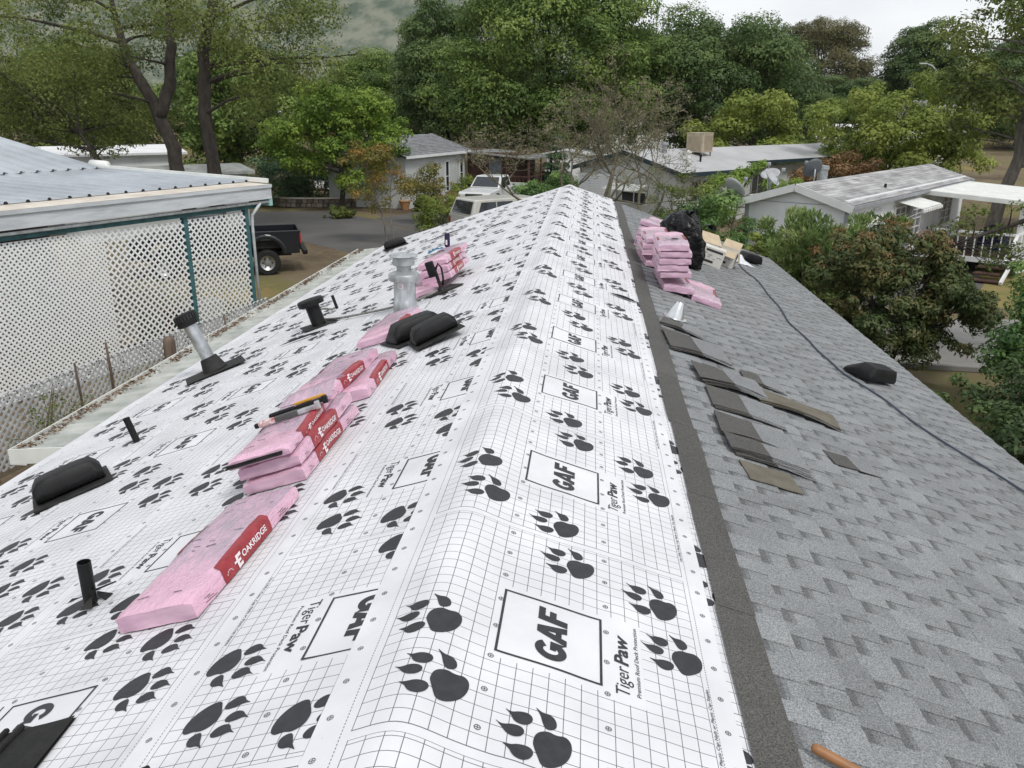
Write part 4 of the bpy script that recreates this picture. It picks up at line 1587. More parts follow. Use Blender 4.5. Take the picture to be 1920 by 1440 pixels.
# ---- cartons
def carton(u, v, rot, size, label, open_flaps, seed):
    o = thing_on_roof('carton', u, v, rot, N1, label, 'carton', 'white cardboard cartons behind the trash bag')
    sx, sy, sz = size
    t = .006
    b = MB()
    b.box((0, -sy / 2, sz / 2), (sx, t, sz)).box((0, sy / 2, sz / 2), (sx, t, sz)).box((-sx / 2, 0, sz / 2), (t, sy - 2 * t, sz)).box((sx / 2, 0, sz / 2), (t, sy - 2 * t, sz)).box((0, 0, t), (sx - 2 * t, sy - 2 * t, t))
    if not open_flaps:
        b.box((0, 0, sz + t / 2 + .001), (sx, sy, t))
    b.build('box_body', M['cardboard'], o)
    if open_flaps:
        for nm, m in (('flap', Matrix.Translation((0, -sy / 2, sz)) @ Matrix.Rotation(R(-150), 4, 'X')), ('flap', Matrix.Translation((0, sy / 2, sz)) @ Matrix.Rotation(R(40), 4, 'X')), ('flap', Matrix.Translation((-sx / 2, 0, sz)) @ Matrix.Rotation(R(-60), 4, 'Y') @ Matrix.Rotation(R(90), 4, 'Z')), ('flap', Matrix.Translation((sx / 2, 0, sz)) @ Matrix.Rotation(R(70), 4, 'Y') @ Matrix.Rotation(R(-90), 4, 'Z'))):
            q = MB().box((0, sy * .22, .003), (sx * .96, sy * .44, .005)).build(nm, M['kraft'], o)
            q.matrix_local = m
    pr = MB()
    for (a, b_, z0_, z1_) in ((-.38, .40, .80, .93), (-.42, .10, .16, .30)):
        pr.add([(a * sx, -sy / 2 - .0045, z0_ * sz), (b_ * sx, -sy / 2 - .0045, z0_ * sz), (b_ * sx, -sy / 2 - .0045, z1_ * sz), (a * sx, -sy / 2 - .0045, z1_ * sz)], [(0, 1, 2, 3)])
    rr_ = random.Random(seed)
    for k in range(7):
        a, z0_ = rr_.uniform(-.4, .3), rr_.uniform(.38, .72)
        pr.add([(a * sx, -sy / 2 - .0045, z0_ * sz), ((a + .1) * sx, -sy / 2 - .0045, z0_ * sz), ((a + .1) * sx, -sy / 2 - .0045, (z0_ + .03) * sz), (a * sx, -sy / 2 - .0045, (z0_ + .03) * sz)], [(0, 1, 2, 3)])
    pr.build('printed_marks', M['print'], o)['kind'] = 'stuff'
    return o


carton(13.0, 2.44, R(-10), (.33, .40, .26), 'closed white carton with dark printed bar right of the trash bag', False, 3)
carton(13.55, 2.76, R(-16), (.30, .40, .26), 'open white carton with raised brown flaps beside the far vent', True, 4)
fk = thing_on_roof('cardboard_sheet', 13.5, 2.40, R(10), N1 + .33, 'loose tan cardboard flap propped on the cartons', 'cardboard')
fk.matrix_world = fk.matrix_world @ Matrix.Rotation(R(22), 4, 'X')
MB().box((0, 0, 0), (.34, .34, .006)).build('cardboard_panel', M['kraft'], fk)
pw_ = thing_on_roof('plastic_sheet', 14.75, 3.0, R(15), N1, 'crumpled white plastic heap behind the cartons', 'plastic sheet')
MB().grid(lambda s, t: (-.35 + .8 * s, -.3 + .6 * t, .10 * math.sin(math.pi * s) * math.sin(math.pi * t) * (1.2 + noise.noise((s * 5, t * 5, 1))) + .03 * noise.noise((s * 12, t * 12, 4)) * math.sin(math.pi * s)), 26, 20).build('crumpled_film', M['white_plastic'], pw_, smooth=True)
wb = thing_on_roof('metal_bracket', 14.72, 3.72, R(-20), N1, 'small pale metal bracket lying beside the far right vent', 'bracket')
MB().box((0, 0, .012), (.16, .03, .012)).box((.07, 0, .03), (.012, .03, .03)).build('bracket_arm', M['alu'], wb)

# ---- can, cloth, knife and tools
cmat = RM(9.92, -1.20, 0, TOP5 + .002)
cn_ = empty('drink_can', mw=Matrix.Translation(cmat.translation) , label='dark purple drink can standing on the far left pink stack', cat='can')
MB().lathe([(.024, 0), (.031, .006), (.033, .014), (.033, .145), (.027, .160), (.027, .164), (.024, .160), (.001, .158)], 24).build('can_body', M['can'], cn_, smooth=True, sharp=R(40))
MB().grid(lambda s, t: (.0335 * math.cos(-2.1 + .7 * s), .0335 * math.sin(-2.1 + .7 * s), .03 + .06 * t), 6, 1).build('pale_print', M['wrap_white'], cn_)
bl = empty('work_gloves', mw=RM(9.72, -1.30, R(20), TOP5), label='crumpled blue cloth lying beside the drink can', cat='gloves')
MB().grid(lambda s, t: (-.10 + .2 * s, -.07 + .14 * t, .012 + .035 * abs(noise.noise((s * 4, t * 4, 5))) + .02 * math.sin(math.pi * s)), 14, 12).build('cloth', M['blue'], bl, smooth=True)
kf = empty('utility_knife', mw=Matrix.Translation((RP(9.62, 1.48).x, 9.62, ZT1 + .004)) @ Matrix.Rotation(R(-4), 4, 'Z'), label='slim utility knife lying on top of the near right pink stack', cat='knife')
MB().box((0, 0, .008), (.17, .024, .014)).build('handle', M['chrome'], kf, bevel=.004)
MB().box((.02, -.013, .009), (.07, .004, .010)).build('grip', M['black_plastic'], kf)
MB().add([(-.085, -.009, .008), (-.085, .008, .008), (-.125, -.006, .008), (-.085, -.009, .0095), (-.085, .008, .0095), (-.125, -.006, .0095)], [(0, 2, 1), (3, 4, 5), (0, 1, 4, 3), (1, 2, 5, 4), (2, 0, 3, 5)]).build('blade', M['chrome'], kf)

TZ = N0 + 2 * BH + .008 + .045 + .012
ht = empty('hammer_tacker', mw=RM(4.36, -1.17, R(14), TZ - .006) @ Matrix.Scale(.92, 4), label='hammer stapler with black grip and yellow top edge on the pink stack', cat='hand tool')
MB().box((-.10, 0, .02), (.17, .036, .034)).build('grip', M['black_plastic'], ht, bevel=.01)
MB().box((.085, 0, .018), (.20, .034, .028)).box((.175, 0, .014), (.035, .036, .05)).build('magazine', M['black_plastic'], ht, bevel=.005)
MB().box((.085, .012, .042), (.20, .014, .016)).build('yellow_rail', M['yellow'], ht, bevel=.004)
h2 = empty('hammer_tacker', mw=RM(4.24, -1.17, R(12), TZ - .006) @ Matrix.Scale(.92, 4), label='grey hammer stapler with red and white taped grip, nearer one on the pink stack', cat='hand tool')
MB().box((-.15, 0, .02), (.11, .040, .036)).build('taped_grip', M['tape'], h2, bevel=.012)
MB().box((-.025, 0, .02), (.15, .034, .034)).build('grey_arm', M['tool_grey'], h2, bevel=.006)
MB().box((.115, 0, .018), (.14, .032, .028)).box((.175, 0, .024), (.03, .036, .05)).build('steel_head', M['galv'], h2, bevel=.004)
MB().box((-.215, 0, .018), (.03, .03, .03)).build('end_cap', M['black_plastic'], h2, bevel=.008)

# ---- white patio cover along the left eave
pc = empty('patio_cover', (-4.95, 12, 0), 0, 'long white ribbed metal patio cover with gutter below the left eave', 'patio cover')
yA, yB, xA, xB, zA, zB = 6.62, 18.6, -4.35, -5.22, 2.135, 2.03


def cover_prof():
    b = MB()
    ys_, zs_ = [], []
    y = yA
    while y < yB:
        for dy, dz in ((0, 0), (.012, .028), (.045, .028), (.057, 0), (.30, 0)):
            if y + dy <= yB:
                ys_.append(y + dy)
                zs_.append(dz)
        y += .305
    vs = []
    for yy, dz in zip(ys_, zs_):
        vs += [(xA, yy, zA + dz), (xB + .12, yy, zB + .006 + dz)]
    b.add(vs, [(2 * i, 2 * i + 1, 2 * i + 3, 2 * i + 2) for i in range(len(ys_) - 1)])
    return b


place(cover_prof().build('ribbed_panel', M['cover_metal'], fix=False), pc)
gt = MB()
gt.prism([(xB - .04, zB + .035), (xB - .03, zB + .035), (xB - .03, zB - .10), (xB + .10, zB - .10), (xB + .10, zB - .01), (xB + .115, zB - .01), (xB + .115, zB - .115), (xB - .045, zB - .115)], 'y', yA - .02, yB)
place(gt.build('gutter', M['white_metal']), pc)
MB_e = MB().add([(xB - .045, yA - .022, zB - .115), (xA + .05, yA - .022, zA - .12), (xA + .05, yA - .022, zA + .01), (xB - .045, yA - .022, zB + .035), (xB - .045, yA - .010, zB - .115), (xA + .05, yA - .010, zA - .12), (xA + .05, yA - .010, zA + .01), (xB - .045, yA - .010, zB + .035)], [(0, 1, 2, 3), (7, 6, 5, 4), (0, 4, 5, 1), (1, 5, 6, 2), (2, 6, 7, 3), (3, 7, 4, 0)])
place(MB_e.build('end_fascia', M['white_metal']), pc)
for y in (6.9, 10.5, 14.2, 18.0):
    place(MB().box((xB + .02, y, (zB - .12) / 2), (.07, .07, zB - .12)).build('post', M['white_metal']), pc)
# fallen leaves in the gutter
rr_ = random.Random(3)
V, F_ = [], []
for i in range(2600):
    y = yA + (yB - yA) * rr_.random() ** 1.0
    if noise.noise((y * 1.1, 0, 3)) < -.12 and rr_.random() < .8:
        continue
    x = xB + .03 + rr_.gauss(0, .045)
    z = zB + .0 + rr_.random() * .035
    q = Matrix.Rotation(rr_.random() * 6.3, 3, 'Z') @ Matrix.Rotation(rr_.uniform(-1, 1), 3, 'X')
    s = rr_.uniform(.012, .03)
    bb = len(V)
    V += [tuple(Vector((x, y, z)) + q @ Vector(c)) for c in ((-s, 0, 0), (0, -s * .5, 0), (s, 0, .004), (0, s * .5, 0))]
    F_.append((bb, bb + 1, bb + 2, bb + 3))
lo_ = bpy.data.objects.new('leaf_litter', raw_mesh('leaf_litter', V, F_, M['dry_leaf'], [rr_.random() for _ in F_]))
COL.objects.link(lo_)
tag(lo_, 'brown fallen leaves lying along the patio cover gutter', 'leaves', kind='stuff')


# ------------------------------------------------------------------ neighbouring buildings
def frame2(o, ax, ay):
    """empty whose local x runs along (ax, ay)"""
    return math.atan2(ay, ax)


# ---- carport on the left: local x along the wall (towards us), local y away from us, origin at the far corner post
cp = empty('carport', (-7.97, 18.94, 0), math.atan2(-.924, -.382), 'carport with corrugated steel roof, teal posts and white lattice wall', 'carport')


def cp_part(mb, nm, mat, **k):
    return mb.build(nm, M[mat], cp, **k)


cp.scale = (1, -1, 1)
bpy.context.view_layer.update()
LW = 12.5        # wall length
TOPZ = 2.98      # underside of the beam


def lattice(mb, x0, x1, z0, z1, y, lath, pitch, th=.006):
    """two layers of diagonal laths, clipped to the rectangle"""
    W_, H_ = x1 - x0, z1 - z0
    for layer, sg in ((0, 1), (1, -1)):
        k = -H_ - pitch
        while k < W_ + H_ + pitch:
            # line x = k + sg * z
            pts = []
            if sg > 0:
                za, zb = max(0, -k), min(H_, W_ - k)
                a, b_ = (k + za, za), (k + zb, zb)
            else:
                za, zb = max(0, k - W_), min(H_, k)
                a, b_ = (k - za, za), (k - zb, zb)
            if zb - za > .01:
                yy = y + (th + .001) * layer
                h = lath * .7071
                A, B_ = Vector((x0 + a[0], 0, z0 + a[1])), Vector((x0 + b_[0], 0, z0 + b_[1]))
                vs = []
                for q in (A, B_):
                    vs += [(q.x - h, yy, q.z), (q.x + h, yy, q.z), (q.x + h, yy + th, q.z), (q.x - h, yy + th, q.z)]
                mb.add(vs, [(0, 1, 5, 4), (1, 2, 6, 5), (2, 3, 7, 6), (3, 0, 4, 7), (0, 3, 2, 1), (4, 5, 6, 7)])
            k += pitch


# local +y must point away from us: rotation makes x towards us, y = rotate 90 deg of x
for nm, x0_, x1_, z0_, z1_, lath, pitch in (('coarse_lattice', .06, 1.72, .02, 2.84, .040, .150), ('coarse_lattice', 1.84, 3.75, .02, 2.84, .040, .150), ('fine_lattice', 3.76, 9.0, .02, 2.86, .040, .106), ('fine_lattice', 9.01, LW, .02, 2.86, .040, .106)):
    mb = MB()
    lattice(mb, x0_, x1_, z0_, z1_, -.02, lath, pitch)
    q = cp_part(mb, nm, 'lattice', fix=False)
    q['kind'] = 'stuff'
for x in (0.0, 1.78, 12.4):
    cp_part(MB().box((x, .03, 1.45), (.11, .11, 2.9)), 'post', 'teal', bevel=.008)
cp_part(MB().box((LW / 2 - .2, .03, 2.94), (LW + .5, .10, .10)), 'beam', 'teal')
cp_part(MB().box((LW / 2 - .3, -.10, 3.02), (LW + .9, .09, .06)), 'gutter', 'galv_dull', bevel=.012)
cp_part(MB().box((LW / 2 - .3, -.16, 3.22), (LW + .8, .045, .26)), 'fascia_board', 'weathered')
cp_part(MB().box((LW / 2 - .3, -.19, 3.385), (LW + .8, .05, .07)), 'edge_board', 'weathered')
cp_part(MB().box((-.62, 3.0, 3.22), (.045, 6.2, .26)), 'side_fascia', 'weathered')
cp_part(MB().box((-.68, -.02, 3.02), (.10, .30, .20)), 'gutter_end', 'teal_light', bevel=.01)
cp_part(MB().tube([(-.35, -.13, 3.0), (-.22, -.14, 2.9), (-.14, -.06, 2.75), (-.13, -.04, 2.5), (-.13, -.04, .1)], .035, 10), 'downspout', 'weathered', smooth=True)
# tan coated strip, then ribbed panels
tanm = MB().add([(-.7, -.20, 3.425), (LW, -.20, 3.425), (LW, .62, 3.455), (-.7, .62, 3.455)], [(0, 1, 2, 3)])
cp_part(tanm, 'coated_edge', 'tan_coat')


def ribbed(xa, xb, ya, za, yb, zb, pitch, rh, rw):
    b = MB()
    xs_, hs = [], []
    x = xa
    while x < xb:
        for dx, h in ((0, 0), (rw * .25, rh), (rw * .75, rh), (rw, 0), (pitch - .001, 0)):
            xs_.append(min(x + dx, xb))
            hs.append(h)
        x += pitch
    vs = []
    for xx, h in zip(xs_, hs):
        vs += [(xx, ya, za + h), (xx, yb, zb + h)]
    return b.add(vs, [(2 * i, 2 * i + 1, 2 * i + 3, 2 * i + 2) for i in range(len(xs_) - 1)])


cp_part(ribbed(-.66, LW, .50, 3.462, 5.9, 3.60, .42, .045, .10), 'lower_roof_panel', 'corrugated', fix=False)
cp_part(ribbed(-.60, LW, 5.75, 3.625, 13.5, 5.0, .42, .045, .10), 'upper_roof_panel', 'corrugated', fix=False)
cp_part(MB().bar((-.68, -.1, 3.50), (-.68, 5.9, 3.66), .09, .10), 'edge_trim', 'white_metal')
cp_part(MB().tube([(-.66, 5.5, 3.70), (-.66, 6.1, 3.72)], .12, 12), 'ridge_cap_end', 'white_metal', smooth=True)
bl_ = MB()
x = -.66
while x < LW:
    bl_.box((x + .05, .495, 3.475), (.05, .02, .03))
    bl_.box((x + .05, 5.745, 3.638), (.05, .02, .03))
    x += .42
q = cp_part(bl_, 'rib_closures', 'black_worn')
q['kind'] = 'stuff'
cp_part(MB().box((LW / 2, 7.5, 1.6), (LW, .12, 3.2)), 'darkened_rear_wall', 'brown_wood')  # dark wood colour stands in for the shade behind the lattice
cp_part(MB().box((LW / 2, 3.7, .03), (LW, 7.4, .06)), 'added_dark_floor', 'asphalt')  # added slab, coloured dark so the carport interior looks shaded
cp_part(MB().box((LW + .1, 3.7, 1.6), (.12, 7.4, 3.2)), 'added_end_wall', 'brown_wood')  # unseen wall added to keep the space behind the lattice dark
# odds and ends stored behind the lattice
for nm, loc, sz, mt, lab in (('storage_bin', (1.0, 1.3, 1.0), (.8, .5, .55), 'red_paint', 'red bin stored behind the carport lattice'), ('storage_bin', (2.6, 1.6, .5), (.7, .5, .9), 'kraft', 'tan box stored behind the carport lattice'), ('storage_bin', (.7, 1.0, .35), (.9, .5, .7), 'cardboard', 'pale box on the carport floor behind the lattice')):
    q = empty(nm, tuple(cp.matrix_basis @ Vector((loc[0], loc[1], 0))), cp.rotation_euler.z, lab, 'storage box')
    MB().box((0, 0, sz[2] / 2), sz).build('bin_body', M[mt], q, bevel=.04)
    MB().box((0, 0, sz[2] + .02), (sz[0] + .04, sz[1] + .04, .05)).build('lid', M[mt], q, bevel=.015)

# ---- low scalloped lattice fence in front of it
FA, FB = Vector((-8.45, 9.4, 0)), Vector((-6.92, 17.2, 0))
fd = (FB - FA)
FLn = fd.length
fe = empty('lattice_fence', tuple(FA), math.atan2(fd.y, fd.x), 'low grey lattice fence with scalloped top between the yards', 'fence')
n_p = 6
for k in range(n_p):
    a0, a1 = FLn * k / n_p, FLn * (k + 1) / n_p
    mb = MB()
    lattice(mb, a0 + .01, a1 - .01, .10, 1.16, 0, .038, .128)
    # scalloped edge arches
    m_ = 9
    for j in range(m_):
        c = a0 + (a1 - a0) * (j + .5) / m_
        r_ = (a1 - a0) / m_ * .5
        pts = [(c + r_ * math.cos(t * math.pi / 6), .004, 1.15 + r_ * .8 * math.sin(t * math.pi / 6)) for t in range(7)]
        for p_, q_ in zip(pts, pts[1:]):
            mb.bar(p_, q_, .010, .036, up=(0, 1, 0))
    q = mb.build('lattice_panel', M['lattice_grey'], fe, fix=False)
    q['kind'] = 'stuff'
for x, h, r_, mt in ((.7, 1.35, .022, 'rust'), (2.4, 1.3, .020, 'old_wood'), (3.1, 1.45, .024, 'old_wood'), (6.3, 1.2, .02, 'old_wood')):
    MB().tube([(x, -.04, 0), (x + .01, -.04, h * .6), (x - .01, -.04, h)], [r_, r_ * .95, r_ * .8], 8).build('stake', M[mt], fe, smooth=True)
MB().tube([(4.45, -.15, 0), (4.44, -.15, .6), (4.46, -.15, 1.12), (4.46, -.15, 1.2)], [.12, .11, .105, .08], 12).build('post', M['old_wood'], fe, smooth=True)
pv = MB().tube([(-7.9, 9.2, .05), (-6.9, 10.2, .05), (-6.0, 11.3, .05)], .03, 10).build('pvc_pipe', M['pvc'], smooth=True)
tag(pv, 'cream plastic pipe lying on the ground below the fence', 'pipe')


# ---- windows
def window(parent, c, w, h, yaw, mull=1, trim='white_paint', glass='glass', depth=.06, bars=0):
    """c: centre on the wall face in parent space, yaw: outward normal angle in parent space"""
    q = MB().build.__self__ if False else None
    fr = MB()
    t = .06
    fr.box((0, 0, h / 2 - t / 2), (w, depth, t)).box((0, 0, -h / 2 + t / 2), (w, depth, t))
    fr.box((-w / 2 + t / 2, 0, 0), (t, depth, h - 2 * t)).box((w / 2 - t / 2, 0, 0), (t, depth, h - 2 * t))
    for k in range(1, mull + 1):
        fr.box((-w / 2 + w * k / (mull + 1), 0, 0), (t * .7, depth * .8, h - 2 * t))
    for k in range(1, bars + 1):
        fr.box((0, -.002, -h / 2 + h * k / (bars + 1)), (w - 2 * t, depth * .7, t * .5))
    f = fr.build('window', M[trim], parent)
    f.location = c
    f.rotation_euler = (0, 0, yaw)
    MB().box((0, .012, 0), (w - .05, .012, h - .05)).build('pane', M[glass], f)
    return f


# ---- white single-wide on the right
A4, D4 = Vector((6.98, 23.65, 0)), Vector((14.26 - 6.98, 33.91 - 23.65, 0)).normalized()   # near right corner, long axis
w4 = empty('white_house', tuple(A4), math.atan2(D4.y, D4.x), 'white single-storey house with patchy grey roof, porch cover and small awning', 'house')
# local x: along the long wall away from us; local y: to the left (towards the far side)
L4, W4, E4, R4 = 12.6, 2.85, 2.58, 3.13
for yy in (.04, W4 - .04):
    MB().box((L4 / 2, yy, E4 / 2 + .1), (L4, .08, E4 + .16)).build('wall', M['white_siding'], w4)
for x in (.04, L4 - .04):
    MB().prism([(.081, .02), (W4 - .081, .02), (W4 - .081, E4 + .10), (W4 / 2, R4 - .03), (.081, E4 + .10)], 'x', x - .04, x + .04).build('wall', M['white_siding'], w4)
M['roof_patchy'] = pm('patchy_weathered_shingle', (0.28, 0.275, 0.275), 0.9, 0.2, 1.6, 0.3, 30, col2=(0.45, 0.445, 0.44), stretch=(.8, 1.6, 1), detail=6, thr=(.36, .64), tone=.22)
for sg, nm in ((-1, 'roof'), (1, 'roof')):
    # shingle courses as thin lapped strips
    y_e, y_r = (-.22, W4 / 2) if sg < 0 else (W4 + .22, W4 / 2)
    z_e = E4 + .06
    mb = MB()
    n_ = 12
    rr4 = random.Random(8 + sg)
    for c in range(n_):
        t0, t1 = c / n_, (c + 1) / n_
        x = -.2
        while x < L4 + .2:
            ln = rr4.uniform(.5, 1.1)
            x2 = min(x + ln, L4 + .2)
            ya, yb = y_e + (y_r - y_e) * t0, y_e + (y_r - y_e) * t1
            za, zb = z_e + (R4 - z_e) * t0, z_e + (R4 - z_e) * t1
            mb.add([(x, ya, za + .03), (x2, ya, za + .03), (x2, yb, zb + .018), (x, yb, zb + .018)], [(0, 1, 2, 3)], rr4.random())
            mb.add([(x, ya, za + .012), (x2, ya, za + .012), (x2, ya, za + .03), (x, ya, za + .03)], [(0, 1, 2, 3)], rr4.random())
            x = x2
    q = mb.build(nm, M['roof_patchy'], w4, fix=False)
for x, s in ((-.22, 1), (L4 + .22, 1)):
    for ya in (-.24, W4 + .24):
        MB().bar((x, ya, E4 - .04), (x, W4 / 2, R4 - .075), .04, .20).build('barge_board', M['white_paint'], w4)
MB().bar((-.2, -.24, E4 + .01), (L4 + .2, -.24, E4 + .01), .07, .09).build('gutter', M['trim_grey'], w4)
for y in (-.03, W4 + .03):
    MB().box((-.01, y, E4 / 2), (.10, .10, E4 - .05)).build('corner_trim', M['trim_grey'], w4)
MB().box((-.008, W4 / 2, E4 + .035), (.014, W4 - .1, .014)).build('gable_seam', M['trim_grey'], w4)
for y in (.95, 1.95):
    MB().box((-.004, y, E4 / 2), (.006, .012, E4 - .1)).build('panel_seam', M['white_paint'], w4)
MB().box((1.6, -.012, 1.65), (.5, .016, 1.2)).build('access_panel', M['white_siding'], w4)
for dx, dz, sx, sz in ((-.25, 0, .02, 1.2), (.25, 0, .02, 1.2), (0, .6, .52, .02)):
    MB().box((1.6 + dx, -.024, 1.65 + dz), (sx, .012, sz)).build('panel_edge', M['trim_grey'], w4)
q = MB().box((2.55, -.03, 2.27), (.62, .05, .24)).build('wall_vent', M['white_paint'], w4, bevel=.01)
for k in range(4):
    MB().box((2.55, -.058, 2.19 + .05 * k), (.5, .01, .012)).build('vent_slat', M['trim_grey'], w4)
window(w4, (4.75, -.03, 1.75), 1.1, 1.0, 0, 1, 'white_paint', 'window_pale', bars=3)
window(w4, (6.55, -.03, 1.72), 1.1, 1.15, 0, 1, 'white_paint', 'window_pale', bars=3)
MB().box((7.75, -.02, 1.35), (.85, .05, 2.0)).build('door', M['white_paint'], w4)
MB().box((8.05, -.055, 1.25), (.05, .03, .10)).build('door_handle', M['black_plastic'], w4)
window(w4, (10.2, -.03, 1.7), 1.4, 1.1, 0, 1, 'white_paint', 'window_pale', bars=3)
MB().box((5.65, -.05, 1.35), (.35, .12, 2.1)).build('pilaster', M['trim_grey'], w4)
# awning
aw = ribbed(4.15, 6.15, -.02, 2.44, -.85, 2.26, .16, .025, .10)
aw.build('awning', M['white_metal'], w4, fix=False)
MB().bar((4.15, -.86, 2.20), (6.15, -.86, 2.20), .03, .11).build('awning_edge', M['white_metal'], w4)
for k in range(9):
    MB().box((4.22 + .235 * k, -.89, 2.19), (.13, .03, .10)).build('awning_scallop', M['white_metal'], w4, bevel=.02)
for x in (4.2, 6.1):
    MB().bar((x, -.03, 1.75), (x, -.84, 2.19), .025, .025).build('awning_arm', M['white_metal'], w4)
# porch cover, deck, rail
ribbed(6.9, 12.0, -.1, 2.60, -3.2, 2.40, .15, .03, .09).build('porch_cover', M['white_metal'], w4, fix=False)
MB().bar((6.9, -.05, 2.54), (6.9, -3.2, 2.35), .05, .14).build('porch_edge', M['white_metal'], w4)
MB().bar((6.9, -3.22, 2.33), (12.0, -3.22, 2.33), .05, .14).build('porch_edge', M['white_metal'], w4)
for k in range(16):
    MB().box((7.05 + .325 * k, -3.28, 2.34), (.18, .07, .12)).build('rafter_tail', M['white_metal'], w4, bevel=.02)
MB().box((7.25, -3.0, 1.42), (.17, .17, 1.85)).build('porch_post', M['white_paint'], w4, bevel=.01)
MB().box((11.8, -3.0, 1.42), (.10, .10, 1.85)).build('porch_post', M['white_paint'], w4)
MB().box((9.5, -3.0, 1.42), (.08, .08, 1.85)).build('porch_post', M['white_paint'], w4)
MB().box((9.4, -1.6, .52), (5.2, 3.1, .10)).build('porch_deck', M['brown_wood'], w4)
MB().box((9.4, -3.14, .52), (5.2, .05, .16)).build('deck_edge', M['white_paint'], w4)
MB().box((6.76, -1.6, .52), (.05, 3.1, .16)).build('deck_edge', M['white_paint'], w4)
MB().bar((6.8, -3.05, 1.38), (11.9, -3.05, 1.38), .10, .07).build('hand_rail', M['white_paint'], w4)
MB().bar((6.8, -3.0, 1.38), (6.8, -.6, 1.38), .10, .07).build('hand_rail', M['white_paint'], w4)
for k in range(22):
    MB().box((7.0 + .225 * k, -3.05, .97), (.035, .035, .75)).build('baluster', M['white_paint'], w4)
for k in range(9):
    MB().box((6.8, -2.85 + .25 * k, .97), (.035, .035, .75)).build('baluster', M['white_paint'], w4)
MB().bar((6.75, -3.05, 1.38), (5.3, -3.05, .75), .09, .07).build('stair_rail', M['white_paint'], w4)
MB().bar((6.75, -3.05, .62), (5.3, -3.05, .08), .09, .10).build('stair_stringer', M['white_paint'], w4)
for k in range(3):
    MB().box((6.4 - .4 * k, -2.6, .38 - .15 * k), (.42, .9, .04)).build('stair_tread', M['brown_wood'], w4)
lm = MB()
lattice(lm, 6.8, 11.9, .02, .44, -3.10, .035, .13)
q = lm.build('skirt_lattice', M['lattice'], w4, fix=False)
q['kind'] = 'stuff'
MB().box((9.0, -2.0, .95), (1.7, .7, .75)).build('porch_bench', M['navy'], w4, bevel=.05)
MB().lathe([(.04, E4 + .1), (.04, R4 - .18), (.001, R4 - .18)], 10, c=(4.2, .35, 0)).build('roof_pipe', M['black_plastic'], w4)
st4 = MB().lathe([(.16, R4 - .2), (.16, R4 + .22), (.19, R4 + .24), (.19, R4 + .34), (.001, R4 + .36)], 18, c=(3.2, W4 / 2 + .55, 0)).build('roof_flue', M['galv_dull'], w4, smooth=True, sharp=R(40))


def dish(loc, yaw, tilt, r_, label, mat='dish', arm=True):
    o = empty('satellite_dish', loc, yaw, label, 'satellite dish', 'satellite dishes on the white house')
    m = Matrix.Rotation(R(90 - tilt), 3, 'X')
    MB().lathe([(.001, .0), (r_ * .4, .012), (r_ * .75, .045), (r_, .085), (r_ * 1.01, .080), (r_ * .75, .035), (.001, -.012)], 28, c=(0, 0, .55), m=m).build('reflector', M[mat], o, smooth=True)
    MB().tube([(0, .0, 0), (0, .06, .3), (0, .05, .55)], .025, 8).build('mast', M['galv_dull'], o, smooth=True)
    if arm:
        a = Vector((0, 0, .55)) + m @ Vector((0, -r_ * .8, .05))
        b_ = Vector((0, 0, .55)) + m @ Vector((0, -r_ * .1, r_ * 1.5))
        MB().tube([a, b_], .018, 8).build('feed_arm', M['galv_dull'], o)
        MB().box(tuple(b_), (.10, .10, .10)).build('feed_head', M['galv_dull'], o, bevel=.02)
    return o


m4 = w4.matrix_basis
dish(tuple(m4 @ Vector((-.15, W4 + .45, 2.35))), R(125), 35, .36, 'pale satellite dish on a bracket at the near left corner of the white house')
dish(tuple(m4 @ Vector((.55, W4 - .35, 2.65))), R(60), 40, .30, 'grey dish facing sideways on the white house roof, left one of two on it')
dish(tuple(m4 @ Vector((1.0, W4 - .15, 2.70))), R(-30), 60, .28, 'edge-on pale dish beside the grey one on the white house roof')
dish(tuple(m4 @ Vector((2.6, W4 / 2 + .6, 2.85))), R(200), 25, .31, 'dark upright oval dish next to the roof flue of the white house', 'dish_dark')
MB().bar((-.02, W4 + .05, 2.40), (-.15, W4 + .45, 2.37), .04, .04).build('dish_bracket', M['galv_dull'], w4)

M['dark_trim'] = pm('dark_blue_trim', (0.018, 0.035, 0.045), 0.6, 0.2, 3)
# ---- low grey house behind, with evaporative cooler
A3 = Vector((4.1, 38.9, 0))
D3 = (Vector((8.2, 42.9, 0)) - A3).normalized()
g3 = empty('grey_roof_house', tuple(A3), math.atan2(D3.y, D3.x), 'low pale house with broad grey roof, dark trim and rooftop cooler', 'house')
